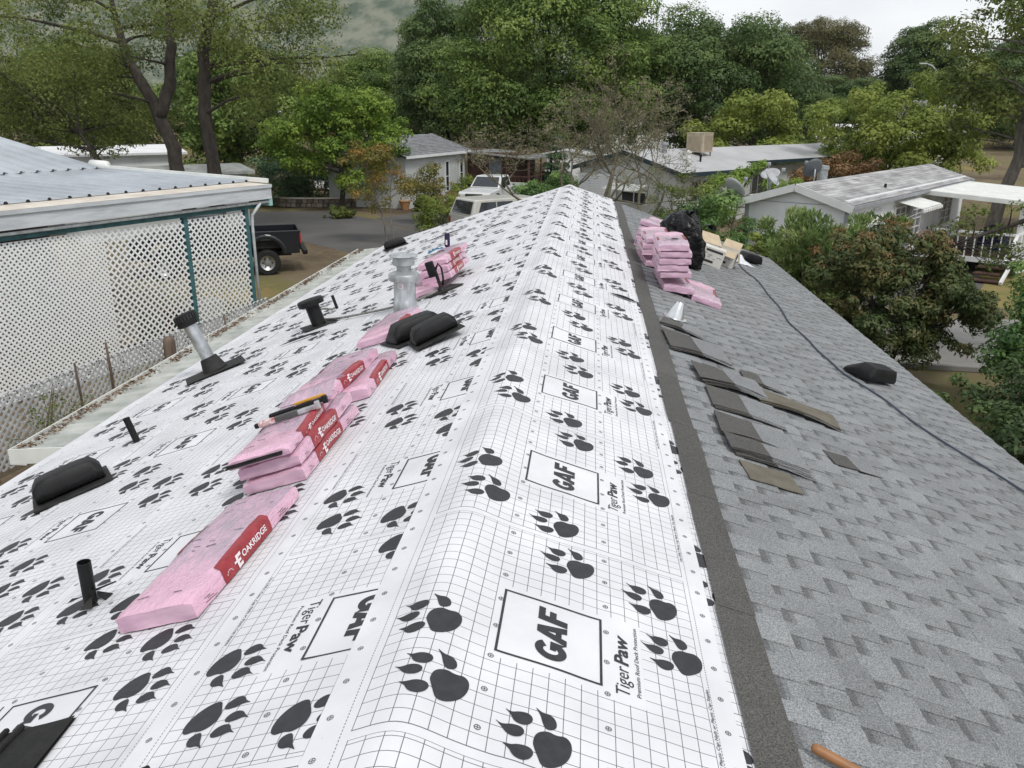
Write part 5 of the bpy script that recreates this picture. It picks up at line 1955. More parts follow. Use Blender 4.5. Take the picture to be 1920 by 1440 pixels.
# local x along the right eave away from us, local y to the left
L3, W3, E3, R3 = 17.0, 7.2, 2.42, 3.28
for c_, z_ in (((5.3 / 2 + .2, .5, E3 / 2), (5.0, .1, E3)), ((11.5, 1.6, E3 / 2), (12, .1, E3)), ((L3 / 2, W3 - .3, E3 / 2), (L3 - .6, .1, E3))):
    MB().box(c_, z_).build('wall', M['grey_siding'], g3)
wa = MB()
wa.prism([(.55, .02), (W3 - .4, .02), (W3 - .4, E3), (W3 / 2 + .2, R3 - .12), (.55, E3)], 'x', .30, .40)
wa.build('wall', M['grey_siding'], g3)
M['flat_roof'] = pm('pale_grey_roofing', (0.42, 0.42, 0.42), 0.85, 0.08, .8, 0.1, 30)
for sg in (0, 1):
    mb = MB()
    if sg == 0:
        P = [(0, 0, E3), (6.2, 0, E3), (6.2, 1.1, E3 + .26), (L3, 1.1, E3 + .26), (L3, W3 / 2, R3), (0, W3 / 2, R3)]
    else:
        P = [(0, W3 / 2, R3), (L3, W3 / 2, R3), (L3, W3, E3), (0, W3, E3)]
    n_ = len(P)
    mb.add([(x, y, z + .06) for x, y, z in P] + [(x, y, z - .06) for x, y, z in P], [tuple(range(n_)), tuple(range(n_, 2 * n_))[::-1]] + [(i, (i + 1) % n_, n_ + (i + 1) % n_, n_ + i) for i in range(n_)])
    mb.build('roof', M['flat_roof'], g3)
for (a, b_) in (((-.03, 0, E3 - .03), (-.03, W3 / 2, R3 - .03)), ((-.03, W3 / 2, R3 - .03), (-.03, W3, E3 - .03)), ((0, -.03, E3 - .05), (6.2, -.03, E3 - .05)), ((6.2, 1.07, E3 + .21), (L3, 1.07, E3 + .21))):
    MB().bar(a, b_, .05, .20).build('dark_fascia', M['dark_trim'], g3)
window(g3, (2.0, .42, 1.55), 1.6, 1.0, 0, 2, 'trim_grey', 'glass')
window(g3, (4.3, .42, 1.45), 1.0, 1.2, 0, 1, 'white_paint', 'glass')
window(g3, (8.5, 1.52, 1.5), 2.2, 1.1, 0, 3, 'trim_grey', 'glass')
window(g3, (.27, 3.1, 1.15), 1.7, .62, R(-90), 1, 'white_paint', 'glass')
aw = MB()
for k in range(7):
    aw.box((-.12 - .12 * k, 3.1, 1.80 - .035 * k), (.13, 2.2, .02))
aw.build('slatted_awning', M['white_metal'], g3)['kind'] = 'stuff'
MB().box((.25, 5.6, 1.6), (.04, 2.6, 1.1)).build('siding_panel', M['white_siding'], g3)
for k in range(9):
    MB().box((.20, 5.6, 1.12 + .12 * k), (.03, 2.7, .10)).build('siding_board', M['white_siding'], g3)
MB().box((.24, 1.6, 1.1), (.05, .12, 2.2)).build('downspout', M['trim_grey'], g3)
ec = empty('evaporative_cooler', tuple(g3.matrix_basis @ Vector((4.3, 2.55, 3.02))), math.atan2(D3.y, D3.x) + R(8), 'tan louvred evaporative cooler box on the grey roof', 'cooler')
MB().box((0, 0, .62), (.95, .95, .90)).build('cabinet', M['cooler'], ec, bevel=.02)
for sx, sy, rot in ((-.49, 0, 1), (0, -.49, 0)):
    for k in range(15):
        c = (sx, -.39 + .78 * k / 14, .62) if rot else (-.39 + .78 * k / 14, sy, .62)
        MB().box(c, (.03, .018, .74) if rot else (.018, .03, .74)).build('louvre', M['cooler'], ec)
for x in (-.4, .4):
    for y in (-.4, .4):
        MB().box((x, y, .06), (.06, .06, .26)).build('leg', M['galv_dull'], ec)
MB().box((0, 0, 1.085), (1.0, 1.0, .04)).build('top_lid', M['cooler'], ec, bevel=.01)
for (x, y, r_, h, mt) in ((2.2, 3.0, .13, .42, 'trim_grey'), (2.2, 1.5, .11, .45, 'white_metal'), (3.0, 1.4, .05, .3, 'black_plastic')):
    z = E3 + (R3 - E3) * y / (W3 / 2)
    MB().lathe([(r_, 0), (r_, h), (r_ * 1.5, h + .01), (r_ * 1.5, h + .10), (.001, h + .14)], 14, c=(x, y, z)).build('roof_flue', M[mt], g3, smooth=True, sharp=R(40))
MB().lathe([(.35, 0), (.30, .12), (.15, .20), (.001, .22)], 18, c=(1.2, 3.3, 3.2)).build('turbine_vent', M['galv_dull'], g3, smooth=True)

# ---- house with brown porch, centre left
A2 = Vector((-7.95, 53.2, 0))
D2 = (Vector((-10.3, 45.0, 0)) - A2).normalized()
h2_ = empty('porch_house', tuple(A2), math.atan2(D2.y, D2.x), 'pale grey house with grey shingle roof and dark brown porch', 'house')
# local x: along the visible wall towards us, local y: away to the right-back is negative
L2, W2, E2, R2 = 7.8, 4.8, 2.75, 3.75
for yy in (.05, -W2):
    MB().box((L2 / 2, yy, E2 / 2), (L2, .1, E2)).build('wall', M['grey_siding'], h2_)
for x in (.05, L2 - .05):
    MB().prism([(-W2 + .06, .02), (-.01, .02), (-.01, E2), (-W2 / 2, R2 - .1), (-W2 + .06, E2)], 'x', x - .05, x + .05).build('wall', M['grey_siding'], h2_)
M['grey_roof'] = pm('grey_shingle_roof', (0.16, 0.165, 0.17), 0.9, 0.15, 3, 0.4, 20, col2=(0.25, 0.255, 0.26), tone=.15)
for sg in (0, 1):
    mb = MB()
    n_ = 14
    rr2 = random.Random(sg)
    for c in range(n_):
        t0, t1 = c / n_, (c + 1) / n_
        ya0, yr = (.4, -W2 / 2) if sg == 0 else (-W2 - .4, -W2 / 2)
        ya, yb = ya0 + (yr - ya0) * t0, ya0 + (yr - ya0) * t1
        za, zb = E2 - .02 + (R2 - E2 + .02) * t0, E2 - .02 + (R2 - E2 + .02) * t1
        mb.add([(-.4, ya, za + .09), (L2 + .4, ya, za + .09), (L2 + .4, yb, zb + .055), (-.4, yb, zb + .055), (-.4, ya, za + .05), (L2 + .4, ya, za + .05)], [(0, 1, 2, 3), (4, 5, 1, 0)], rr2.random())
    mb.build('roof', M['grey_roof'], h2_, fix=False)
MB().bar((-.4, .40, E2 + .02), (L2 + .4, .40, E2 + .02), .05, .14).build('eave_board', M['white_paint'], h2_)
MB().bar((-.42, .42, E2 + .02), (-.42, -W2 / 2, R2 + .02), .05, .16).build('barge_board', M['trim_grey'], h2_)
MB().bar((-.42, -W2 - .4, E2 + .02), (-.42, -W2 / 2, R2 + .02), .05, .16).build('barge_board', M['trim_grey'], h2_)
for x, y in ((4.0, -.8), (2.6, -1.5), (5.4, -1.1), (1.2, -1.7)):
    z = E2 + (R2 - E2) * (-y + .4) / (W2 / 2 + .4)
    MB().box((x, y, z + .10), (.5, .16, .10)).build('roof_vent', M['trim_grey'], h2_)
MB().lathe([(.04, 0), (.04, .5), (.001, .5)], 8, c=(6.2, -.9, E2 + .35)).build('roof_pipe', M['white_metal'], h2_)
window(h2_, (.55, .11, 1.55), .55, 1.7, R(180), 0, 'white_paint', 'glass', bars=1)
window(h2_, (2.6, .11, 1.45), .55, 1.8, R(180), 0, 'white_paint', 'glass', bars=1)
window(h2_, (4.2, .11, 2.15), .75, .35, R(180), 0, 'white_paint', 'glass')
MB().box((L2 / 2, .115, .85), (L2, .02, .06)).build('skirting_band', M['trim_grey'], h2_)
# brown porch standing out to the right beyond the far end of the wall
MB().box((-.35, 1.75, 1.70), (.10, 3.2, 2.1)).build('porch_wall', M['brown_wood'], h2_)
MB().box((-2.2, 3.30, 1.70), (3.6, .10, 2.1)).build('porch_wall', M['brown_wood'], h2_)
window(h2_, (-.28, 2.05, 1.85), 1.0, 1.25, R(90), 0, 'brown_wood', 'window_pale')
pr2 = MB().add([(.35, .25, E2 + .05), (.35, 4.6, E2 - .30), (-4.2, 4.6, E2 - .30), (-4.2, .25, E2 + .05), (.35, .25, E2 - .02), (.35, 4.6, E2 - .37), (-4.2, 4.6, E2 - .37), (-4.2, .25, E2 - .02)], [(0, 1, 2, 3), (7, 6, 5, 4), (0, 4, 5, 1), (1, 5, 6, 2), (2, 6, 7, 3)])
pr2.build('porch_roof', M['grey_roof'], h2_)
MB().box((-1.9, 2.4, .60), (4.4, 4.4, .12)).build('porch_deck', M['brown_wood'], h2_)
for x, y in ((.2, 4.45), (-2.0, 4.45), (-4.0, 4.45)):
    MB().box((x, y, 1.5), (.12, .12, 1.9)).build('porch_post', M['brown_wood'], h2_)
MB().bar((.2, .3, 1.35), (.2, 4.45, 1.35), .08, .07).build('porch_rail', M['brown_wood'], h2_)
MB().bar((.2, 4.45, 1.35), (-4.0, 4.45, 1.35), .08, .07).build('porch_rail', M['brown_wood'], h2_)
for k in range(16):
    MB().box((.2, .45 + .26 * k, 1.0), (.04, .04, .68)).build('baluster', M['brown_wood'], h2_)

# ---- small houses further off
def small_house(loc, yaw, L_, W_, E_, R_, wall, roof, label, windows=2, grp='small houses far behind'):
    z0_ = gz(loc[0], loc[1])
    o = empty('far_house', (loc[0], loc[1], z0_), R(yaw), label, 'house', grp)
    for yy in (-W_ / 2, W_ / 2):
        MB().box((0, yy, E_ / 2), (L_, .1, E_)).build('wall', M[wall], o)
    for x in (-L_ / 2, L_ / 2):
        MB().prism([(-W_ / 2 + .06, .0), (W_ / 2 - .06, .0), (W_ / 2 - .06, E_), (0, R_ - .05), (-W_ / 2 + .06, E_)], 'x', x - .05, x + .05).build('wall', M[wall], o)
    r_ = MB()
    for s in (-1, 1):
        r_ = MB()
        r_.add([(-L_ / 2 - .3, s * (W_ / 2 + .4), E_ - .05), (L_ / 2 + .3, s * (W_ / 2 + .4), E_ - .05), (L_ / 2 + .3, 0, R_), (-L_ / 2 - .3, 0, R_), (-L_ / 2 - .3, s * (W_ / 2 + .4), E_ + .07), (L_ / 2 + .3, s * (W_ / 2 + .4), E_ + .07), (L_ / 2 + .3, 0, R_ + .12), (-L_ / 2 - .3, 0, R_ + .12)], [(0, 1, 2, 3), (4, 5, 6, 7), (0, 1, 5, 4), (1, 2, 6, 5), (3, 0, 4, 7)])
        r_.build('roof', M[roof], o)
    for k in range(windows):
        window(o, (-L_ / 2 + L_ * (k + .7) / (windows + .4), -W_ / 2 - .06, E_ * .58), 1.1, 1.0, 0, 1, 'white_paint', 'glass')
    return o


M['white_roof'] = pm('white_roof_coating', (0.72, 0.72, 0.72), 0.7, 0.06, 1.5)
small_house((-37, 118), 20, 11, 7, 2.9, 4.6, 'grey_siding', 'grey_roof', 'far grey-roofed house up the slope left of the round green tree', 3)
small_house((-33.5, 104), 25, 5, 4, 2.4, 3.6, 'red_paint', 'trim_grey', 'small red hut with white window far behind the round green tree', 1)
small_house((-36, 110), 15, 8, 5, 2.4, 3.5, 'white_siding', 'white_roof', 'far white-roofed house between the red hut and the grey roof', 2)
small_house((-27.5, 46.5), 40, 7, 5, 2.9, 3.2, 'white_siding', 'white_roof', 'long white flat-roofed house behind the carport roof', 2)
small_house((-18.9, 35.5), 42, 7, 3.0, 2.55, 2.75, 'grey_siding', 'cover_metal', 'low grey shed roof between the carport and the oak trunk', 0)
small_house((36, 108), -8, 16, 7, 2.8, 4.4, 'white_siding', 'grey_roof', 'far house with dark roof glimpsed above the yellow-green tree', 3)
small_house((25, 78), -14, 10, 5, 2.6, 3.6, 'white_siding', 'white_roof', 'white house glimpsed through the yellow-green tree', 2)
small_house((6.5, 88), 5, 14, 6, 2.7, 3.7, 'white_siding', 'white_roof', 'white house glimpsed through the trunks of the big oaks', 2)
small_house((-1.3, 64), 75, 4, 3, 2.2, 2.5, 'white_siding', 'white_roof', 'white shed wall behind the bare tree and driveway', 1)
small_house((21, 33.5), 52, 7, 5, 2.0, 2.4, 'grey_siding', 'cover_metal', 'low grey roofed shelter right of the porch cover', 0)

# stone planter wall by the lawn
pw2 = empty('planter_wall', (-15.2, 46.4, 0), 0, 'low curved stone planter wall edging the lawn', 'planter wall')
rrs = random.Random(2)
pts = [(-3.0, .9), (-2.6, .2), (-1.8, -.2), (-.6, -.35), (.6, -.2), (1.8, .15), (2.8, .65)]
for i in range(len(pts) - 1):
    a, b_ = Vector((*pts[i], 0)), Vector((*pts[i + 1], 0))
    n_ = 4
    for k in range(n_):
        for row in range(2):
            c = a.lerp(b_, (k + .5 + .3 * (row % 2)) / n_)
            MB().box((c.x, c.y, .13 + .24 * row), ((b_ - a).length / n_ * rrs.uniform(.86, .98), .28, .22), math.atan2(b_.y - a.y, b_.x - a.x) + rrs.uniform(-.06, .06), tone=rrs.random()).build('stone', M['stone'], pw2, bevel=.03)
    MB().bar((a.x, a.y, .52), (b_.x, b_.y, .52), .36, .06).build('cap_stone', M['tan_coat'], pw2)
tpot = empty('flower_pot', (-10.1, 45.6, 0), 0, 'terracotta pot standing by the pale house wall', 'flower pot')
MB().lathe([(.20, 0), (.30, .42), (.34, .44), (.34, .50), (.29, .50), (.27, .42), (.001, .40)], 20).build('pot', M['terracotta'], tpot, smooth=True, sharp=R(40))

# street lamps in the left background
for x, y, h, lab in ((-31.0, 67, 9.3, 'tall curved-arm street lamp behind the left oak'), (-28.0, 62, 6.7, 'short post-top lamp behind the left oak'), (28.0, 75, 8.6, 'curved-arm street lamp in the right background trees')):
    o = empty('street_lamp', (x, y, gz(x, y)), 0, lab, 'street lamp', 'street lamps')
    if h > 7:
        MB().tube([(0, 0, 0), (0, 0, h * .85), (-.1, 0, h * .93), (-.5, 0, h * .98), (-1.0, 0, h)], [.11, .08, .07, .06, .05], 10).build('pole', M['galv_dull'], o, smooth=True)
        MB().box((-1.25, 0, h), (.6, .22, .10)).build('lamp_head', M['galv_dull'], o, bevel=.03)
    else:
        MB().tube([(0, 0, 0), (0, 0, h)], [.07, .05], 10).build('pole', M['galv_dull'], o, smooth=True)
        MB().lathe([(.06, h), (.16, h + .05), (.16, h + .25), (.34, h + .30), (.30, h + .38), (.001, h + .42)], 16).build('lamp_head', M['white_metal'], o, smooth=True, sharp=R(40))


# ------------------------------------------------------------------ vehicles
def wheel(parent, c, r_, w, side, lift_rim='rim'):
    rot = Matrix.Rotation(R(90), 3, 'X')
    k = MB().lathe([(r_ * .62, -w / 2), (r_ * .93, -w / 2), (r_, -w * .36), (r_, w * .36), (r_ * .93, w / 2), (r_ * .62, w / 2)], 28, m=rot)
    for i in range(28):
        a = 2 * math.pi * i / 28
        k.box((r_ * 1.005 * math.cos(a), 0, r_ * 1.005 * math.sin(a)), (.03, w * .8, .05), Matrix.Rotation(-a, 3, 'Y'))
    t = k.build('wheel', M['tyre'], parent, smooth=True, sharp=R(35))
    t.location = c
    rr_ = MB().lathe([(r_ * .62, -.02), (r_ * .60, w * .40), (r_ * .50, w * .32), (r_ * .24, w * .14), (r_ * .22, w * .30), (.001, w * .32)], 24, m=Matrix.Rotation(R(-90 * side), 3, 'X'))
    q = rr_.build('rim', M[lift_rim], t, smooth=True, sharp=R(35))
    h = MB()
    for i in range(6):
        a = 2 * math.pi * i / 6
        h.lathe([(.001, 0), (r_ * .075, 0)], 10, c=(r_ * .38 * math.cos(a), 0, r_ * .38 * math.sin(a)))
    bk = MB()
    for i in range(6):
        a = 2 * math.pi * i / 6
        bk.lathe([(r_ * .07, 0), (r_ * .07, .012), (.001, .012)], 10, c=(r_ * .38 * math.cos(a), side * w * .25, r_ * .38 * math.sin(a)), m=Matrix.Rotation(R(-90 * side), 3, 'X'))
    b2 = bk.build('rim_hole', M['tyre'], t)
    b2['kind'] = 'stuff'
    return t


def arch_poly(x0, x1, zb, zt, arches, r_):
    """side outline with wheel arches; x forward"""
    P = [(x0, zb)]
    for c in arches:
        n = 10
        P.append((c - r_, zb))
        for i in range(1, n):
            a = math.pi - math.pi * i / n
            P.append((c + r_ * math.cos(a), zb + r_ * math.sin(a)))
        P.append((c + r_, zb))
    P += [(x1, zb)] + zt
    return P


def pickup(name, loc, yaw, paint, label, lift=0.0, wr=.38, camper=None, flare=False):
    """local x forward, origin under the rear axle on the ground"""
    o = empty(name, loc, yaw, label, 'pickup truck', 'parked pickups and vans')
    P = M[paint]
    z = lift
    HW = .92
    zb, rail = .48 + z, 1.22 + z
    # bed side walls, floor, tailgate
    for s in (-1, 1):
        b = MB()
        poly = arch_poly(-1.05, 1.02, zb, [(1.02, rail), (-1.05, rail)], [0.0], wr + .10)
        b.prism(poly, 'y', s * (HW - .07), s * HW)
        b.build('bed_side', P, o, bevel=.015)
        fr = MB()
        n = 12
        for i in range(n):
            a0, a1 = math.pi * i / n, math.pi * (i + 1) / n
            rr_ = wr + .11
            fr.add([((rr_ + .00) * math.cos(a0), s * HW * .99, zb + rr_ * math.sin(a0)), (rr_ * math.cos(a1), s * HW * .99, zb + rr_ * math.sin(a1)), (rr_ * math.cos(a1), s * (HW + (.09 if flare else .03)), zb + rr_ * math.sin(a1)), (rr_ * math.cos(a0), s * (HW + (.09 if flare else .03)), zb + rr_ * math.sin(a0)),
                    ((rr_ + .13) * math.cos(a1), s * (HW + .012), zb + (rr_ + .13) * math.sin(a1)), ((rr_ + .13) * math.cos(a0), s * (HW + .012), zb + (rr_ + .13) * math.sin(a0))], [(0, 1, 2, 3), (3, 2, 4, 5)])
        fr.build('fender_flare', P, o, smooth=True)
    MB().box((0, 0, zb + .22), (2.06, HW * 2 - .15, .05)).build('bed_floor', M['black_worn'], o)
    for s in (-1, 1):
        MB().box((0, s * .72, zb + .34), (.95, .26, .22)).build('wheel_tub', M['black_worn'], o, bevel=.05)
    MB().box((-1.08, 0, (zb + .12 + rail) / 2), (.06, HW * 2 - .02, rail - zb - .12)).build('tailgate', P, o, bevel=.012)
    MB().box((-1.115, 0, rail - .28), (.02, .30, .09)).build('tailgate_handle', M['black_plastic'], o, bevel=.01)
    MB().box((-1.22, 0, zb + .02), (.16, HW * 2 - .04, .16)).build('rear_bumper', M['black_plastic'] if paint == 'black_paint' else M['chrome'], o, bevel=.03)
    for s in (-1, 1):
        MB().box((-1.09, s * (HW - .075), zb + .48), (.05, .14, .34)).build('tail_light', M['red_lens'], o, bevel=.01)
    MB().box((1.06, 0, (zb + .22 + rail) / 2), (.06, HW * 2 - .1, rail - zb - .24)).build('bed_front', P, o)
    # cab and nose lower body
    b = MB()
    b.prism(arch_poly(1.10, 4.05, zb, [(4.10, zb + .12), (4.10, .98 + z), (3.98, 1.08 + z), (2.72, 1.20 + z), (1.10, 1.24 + z)], [3.10], wr + .10), 'y', -HW, HW)
    b.build('cab_body', P, o, bevel=.03)
    # greenhouse
    g = MB()
    lo = [(1.14, HW - .05), (2.80, HW - .05)]
    vs = []
    for x, zz, hw in ((1.12, 1.235 + z, HW - .04), (2.80, 1.205 + z, HW - .04), (2.22, 1.80 + z, HW - .19), (1.22, 1.82 + z, HW - .19)):
        vs += [(x, -hw, zz), (x, hw, zz)]
    g.add(vs, [(0, 1, 3, 2), (2, 3, 5, 4), (4, 5, 7, 6), (6, 7, 1, 0), (0, 2, 4, 6), (1, 7, 5, 3)])
    g.build('cab_roof', P, o, bevel=.05)

    def pane(nm, q, mat='glass', e=.012):
        a, b_, c, d = [Vector(k_) for k_ in q]
        n_ = (b_ - a).cross(d - a).normalized() * e
        MB().add([a + n_, b_ + n_, c + n_, d + n_, a - n_, b_ - n_, c - n_, d - n_], [(0, 1, 2, 3), (7, 6, 5, 4), (0, 4, 5, 1), (1, 5, 6, 2), (2, 6, 7, 3), (3, 7, 4, 0)]).build(nm, M[mat], o)
    pane('windshield', [(2.74, -.76, 1.25 + z), (2.74, .76, 1.25 + z), (2.30, .66, 1.74 + z), (2.30, -.66, 1.74 + z)])
    pane('rear_window', [(1.132, .70, 1.32 + z), (1.132, -.70, 1.32 + z), (1.20, -.60, 1.72 + z), (1.20, .60, 1.72 + z)])
    for s in (-1, 1):
        pane('side_window', [(1.30, s * (HW - .058), 1.30 + z), (2.55, s * (HW - .058), 1.28 + z), (2.20, s * (HW - .175), 1.72 + z), (1.34, s * (HW - .175), 1.74 + z)])
        MB().box((2.55, s * (HW + .10), 1.30 + z), (.10, .20, .16)).build('mirror', M['black_plastic'], o, bevel=.03)
        MB().box((1.62, s * (HW + .006), 1.05 + z), (.14, .02, .03)).build('door_handle', M['black_plastic'], o)
        MB().box((1.40, s * (HW + .002), .86 + z), (.012, .006, .70)).build('door_seam', M['black_plastic'], o)
        MB().box((4.09, s * .70, .90 + z), (.05, .34, .17)).build('headlight', M['lamp_glass'], o, bevel=.02)
    MB().box((4.10, 0, .90 + z), (.04, .98, .19)).build('grille', M['black_plastic'], o, bevel=.01)
    for k in range(4):
        MB().box((4.125, 0, .84 + z + .04 * k), (.012, .92, .010)).build('grille_bar', M['chrome'], o)
    MB().box((4.17, 0, .58 + z), (.16, HW * 2 - .02, .20)).build('front_bumper', M['chrome'], o, bevel=.03)
    MB().box((1.5, 0, .42 + z), (4.6, .9, .14)).build('chassis', M['black_worn'], o)
    for x in (0, 3.10):
        for s in (-1, 1):
            wheel(o, (x, s * (HW - .06 + (.06 if flare else 0)), wr), wr, .29 if flare else .23, s)
        MB().tube([(x, -.75, wr), (x, .75, wr)], .06, 8).build('axle', M['black_worn'], o)
    if camper:
        c = M[camper]
        g = MB()
        vs = []
        for x, zz, hw in ((-1.10, rail + .005, HW - .01), (1.06, rail + .005, HW - .01), (1.04, 1.86 + z, HW - .14), (-.86, 1.84 + z, HW - .14)):
            vs += [(x, -hw, zz), (x, hw, zz)]
        g.add(vs, [(0, 1, 3, 2), (2, 3, 5, 4), (4, 5, 7, 6), (6, 7, 1, 0), (0, 2, 4, 6), (1, 7, 5, 3)])
        g.build('camper_shell', c, o, bevel=.05)
        pane('camper_rear_window', [(-1.075, .74, 1.30 + z), (-1.075, -.74, 1.30 + z), (-.895, -.66, 1.76 + z), (-.895, .66, 1.76 + z)])
        for s in (-1, 1):
            pane('camper_side_window', [(-.80, s * (HW - .022), 1.33 + z), (.85, s * (HW - .022), 1.33 + z), (.80, s * (HW - .118), 1.74 + z), (-.62, s * (HW - .118), 1.74 + z)])
            MB().bar((.05, s * (HW - .010), 1.33 + z), (.05, s * (HW - .108), 1.74 + z), .04, .02).build('window_divider', c, o)
    return o


pickup('pickup_truck', (-10.75, 26.9, 0), R(203), 'black_paint', 'lifted black pickup, only its bed and rear wheel showing past the carport', lift=.18, wr=.40, flare=True)
pickup('pickup_truck', (-4.15, 33.2, 0), R(38), 'beige_car', 'white pickup with camper shell parked beyond the ridge', camper='beige_car', lift=.02)
pickup('pickup_truck', (-4.75, 47.6, 0), R(-108), 'white_car', 'white pickup facing us in front of the brown porch', lift=.05, wr=.40)


def sedan(loc, yaw, paint, label):
    o = empty('car', loc, yaw, label, 'car')
    P = M[paint]
    MB().prism(arch_poly(-.95, 3.55, .25, [(3.6, .62), (3.45, .78), (2.5, .90), (-.55, .95), (-.95, .88)], [0, 2.6], .36), 'y', -.86, .86).build('body', P, o, bevel=.05)
    g = MB()
    vs = []
    for x, zz, hw in ((-.5, .93, .78), (2.35, .89, .78), (1.55, 1.40, .60), (.15, 1.42, .60)):
        vs += [(x, -hw, zz), (x, hw, zz)]
    g.add(vs, [(0, 1, 3, 2), (2, 3, 5, 4), (4, 5, 7, 6), (6, 7, 1, 0), (0, 2, 4, 6), (1, 7, 5, 3)]).build('windows', M['glass'], o, bevel=.04)
    MB().box((.85, 0, 1.425), (1.35, 1.18, .03)).build('roof', P, o, bevel=.015)
    for s in (-1, 1):
        MB().box((3.52, s * .62, .68), (.10, .36, .14)).build('headlight', M['lamp_glass'], o, bevel=.03)
        for x in (0, 2.6):
            wheel(o, (x, s * .78, .32), .32, .2, s)
    return o


sedan((-28.5, 75.0, gz(-28.5, 75)), R(-40), 'black_paint', 'dark car parked far off at the bend of the road')
sedan((-15.5, 58.0, 0), R(200), 'white_car', 'white car half hidden under the round green tree')


# ------------------------------------------------------------------ trees and shrubs
M['leaf_oak'] = leaf_mat('oak_leaf', (0.028, 0.046, 0.012), (0.056, 0.086, 0.020), (0.100, 0.130, 0.032), .3, .35, LK=2.7)
M['leaf_oak2'] = leaf_mat('dark_oak_leaf', (0.024, 0.040, 0.014), (0.044, 0.070, 0.022), (0.075, 0.100, 0.034), .3, .35, LK=2.6)
M['leaf_olive'] = leaf_mat('olive_oak_leaf', (0.034, 0.047, 0.012), (0.066, 0.085, 0.021), (0.108, 0.122, 0.034), .35, .4, LK=2.4)
M['leaf_maple'] = leaf_mat('round_tree_leaf', (0.032, 0.056, 0.009), (0.064, 0.100, 0.015), (0.108, 0.145, 0.024), .35, .5, LK=2.8)
M['leaf_yellow'] = leaf_mat('yellow_green_leaf', (0.048, 0.066, 0.014), (0.092, 0.115, 0.024), (0.140, 0.155, 0.040), .4, .4, LK=2.9)
M['leaf_bright'] = leaf_mat('bright_green_leaf', (0.055, 0.095, 0.014), (0.098, 0.150, 0.026), (0.145, 0.190, 0.045), .4, 1.2, LK=2.4)
M['leaf_autumn'] = leaf_mat('bronze_leaf', (0.050, 0.058, 0.014), (0.092, 0.082, 0.020), (0.150, 0.085, 0.022), .35, .9, LK=2.5)
M['leaf_oleander'] = leaf_mat('oleander_leaf', (0.040, 0.066, 0.020), (0.080, 0.115, 0.036), (0.140, 0.165, 0.065), .3, 1.5, LK=2.9)
M['leaf_photinia'] = leaf_mat('photinia_leaf', (0.018, 0.028, 0.010), (0.038, 0.050, 0.017), (0.075, 0.060, 0.024), .25, .9, LK=2.9)
M['leaf_rust'] = leaf_mat('rusty_new_leaf', (0.060, 0.036, 0.014), (0.105, 0.060, 0.025), (0.160, 0.105, 0.055), .3, 1.5, LK=2.3)
M['leaf_privet'] = leaf_mat('privet_leaf', (0.024, 0.050, 0.016), (0.050, 0.090, 0.026), (0.100, 0.150, 0.045), .3, 1.2, LK=2.7)
M['leaf_hedge'] = leaf_mat('dark_hedge_leaf', (0.012, 0.030, 0.014), (0.024, 0.050, 0.020), (0.045, 0.078, 0.030), .2, .8, LK=2.6)
M['leaf_tan'] = leaf_mat('tan_bud_leaf', (0.056, 0.047, 0.030), (0.092, 0.079, 0.052), (0.130, 0.113, 0.078), .3, .6, LK=3.2)
M['leaf_brownish'] = leaf_mat('brownish_new_oak_leaf', (0.045, 0.045, 0.020), (0.080, 0.076, 0.034), (0.12, 0.112, 0.055), .35, .3)
M['leaf_darkgreen'] = leaf_mat('dark_glossy_leaf', (0.016, 0.028, 0.010), (0.034, 0.055, 0.018), (0.062, 0.090, 0.030), .25, 1.0, LK=2.3)
M['blossom'] = leaf_mat('white_blossom', (0.30, 0.30, 0.28), (0.36, 0.36, 0.34), None, .3, 2)


def crown_mesh(name, clusters, n_leaf, ln, wd, mat, seed, flat=.75, shell=.75, up=.45, upper=.5, erect=0.0):
    """clusters: (x, y, z, r). leaves = small bent diamonds spread through each clump"""
    g = np.random.default_rng(seed)
    Cs = np.array(clusters, dtype=float)
    w = Cs[:, 3] ** 2
    cnt = np.maximum(8, (n_leaf * w / w.sum()).astype(int))
    cen = np.repeat(Cs[:, :3], cnt, axis=0)
    rad = np.repeat(Cs[:, 3], cnt)
    cl_tone = np.repeat(g.uniform(-.34, .34, len(Cs)), cnt)
    n = len(cen)
    d = g.normal(size=(n, 3))
    d /= np.linalg.norm(d, axis=1)[:, None]
    d[:, 2] = np.where(g.random(n) < upper, np.abs(d[:, 2]), d[:, 2])
    rr_ = np.where(g.random(n) < shell, g.uniform(.80, 1.08, n), g.random(n) ** .5 * .8)
    rr_ *= 1 + .25 * np.sin(d[:, 0] * 5 + cen[:, 0] * 3) * np.sin(d[:, 1] * 4 + d[:, 2] * 5 + cen[:, 2] * 2)
    p = cen + d * (rad * rr_)[:, None] * np.array([1, 1, flat])
    nrm = d * 1.1 + np.array([0, 0, up]) + g.normal(size=(n, 3)) * .38
    nrm /= np.linalg.norm(nrm, axis=1)[:, None]
    t = np.cross(nrm, g.normal(size=(n, 3)))
    if erect:
        t = t / (np.linalg.norm(t, axis=1)[:, None] + 1e-9) + np.array([0, 0, erect]) + d * .6
        nrm = np.cross(t, g.normal(size=(n, 3)))
        nrm /= np.linalg.norm(nrm, axis=1)[:, None]
    t /= np.linalg.norm(t, axis=1)[:, None] + 1e-9
    b = np.cross(nrm, t)
    s = g.uniform(.65, 1.35, n)[:, None]
    L_, W_ = ln * s / 2, wd * s / 2
    sag = nrm * (L_ * .25)
    v = np.stack([p - t * L_ - sag, p - b * W_ + t * L_ * .1, p + t * L_ - sag * .6, p + b * W_ + t * L_ * .1], axis=1).reshape(-1, 3)
    f = np.arange(n * 4).reshape(n, 4)
    return raw_mesh(name, v, f, mat, np.clip(g.random(n) * .7 + .15 + cl_tone, 0, 1))


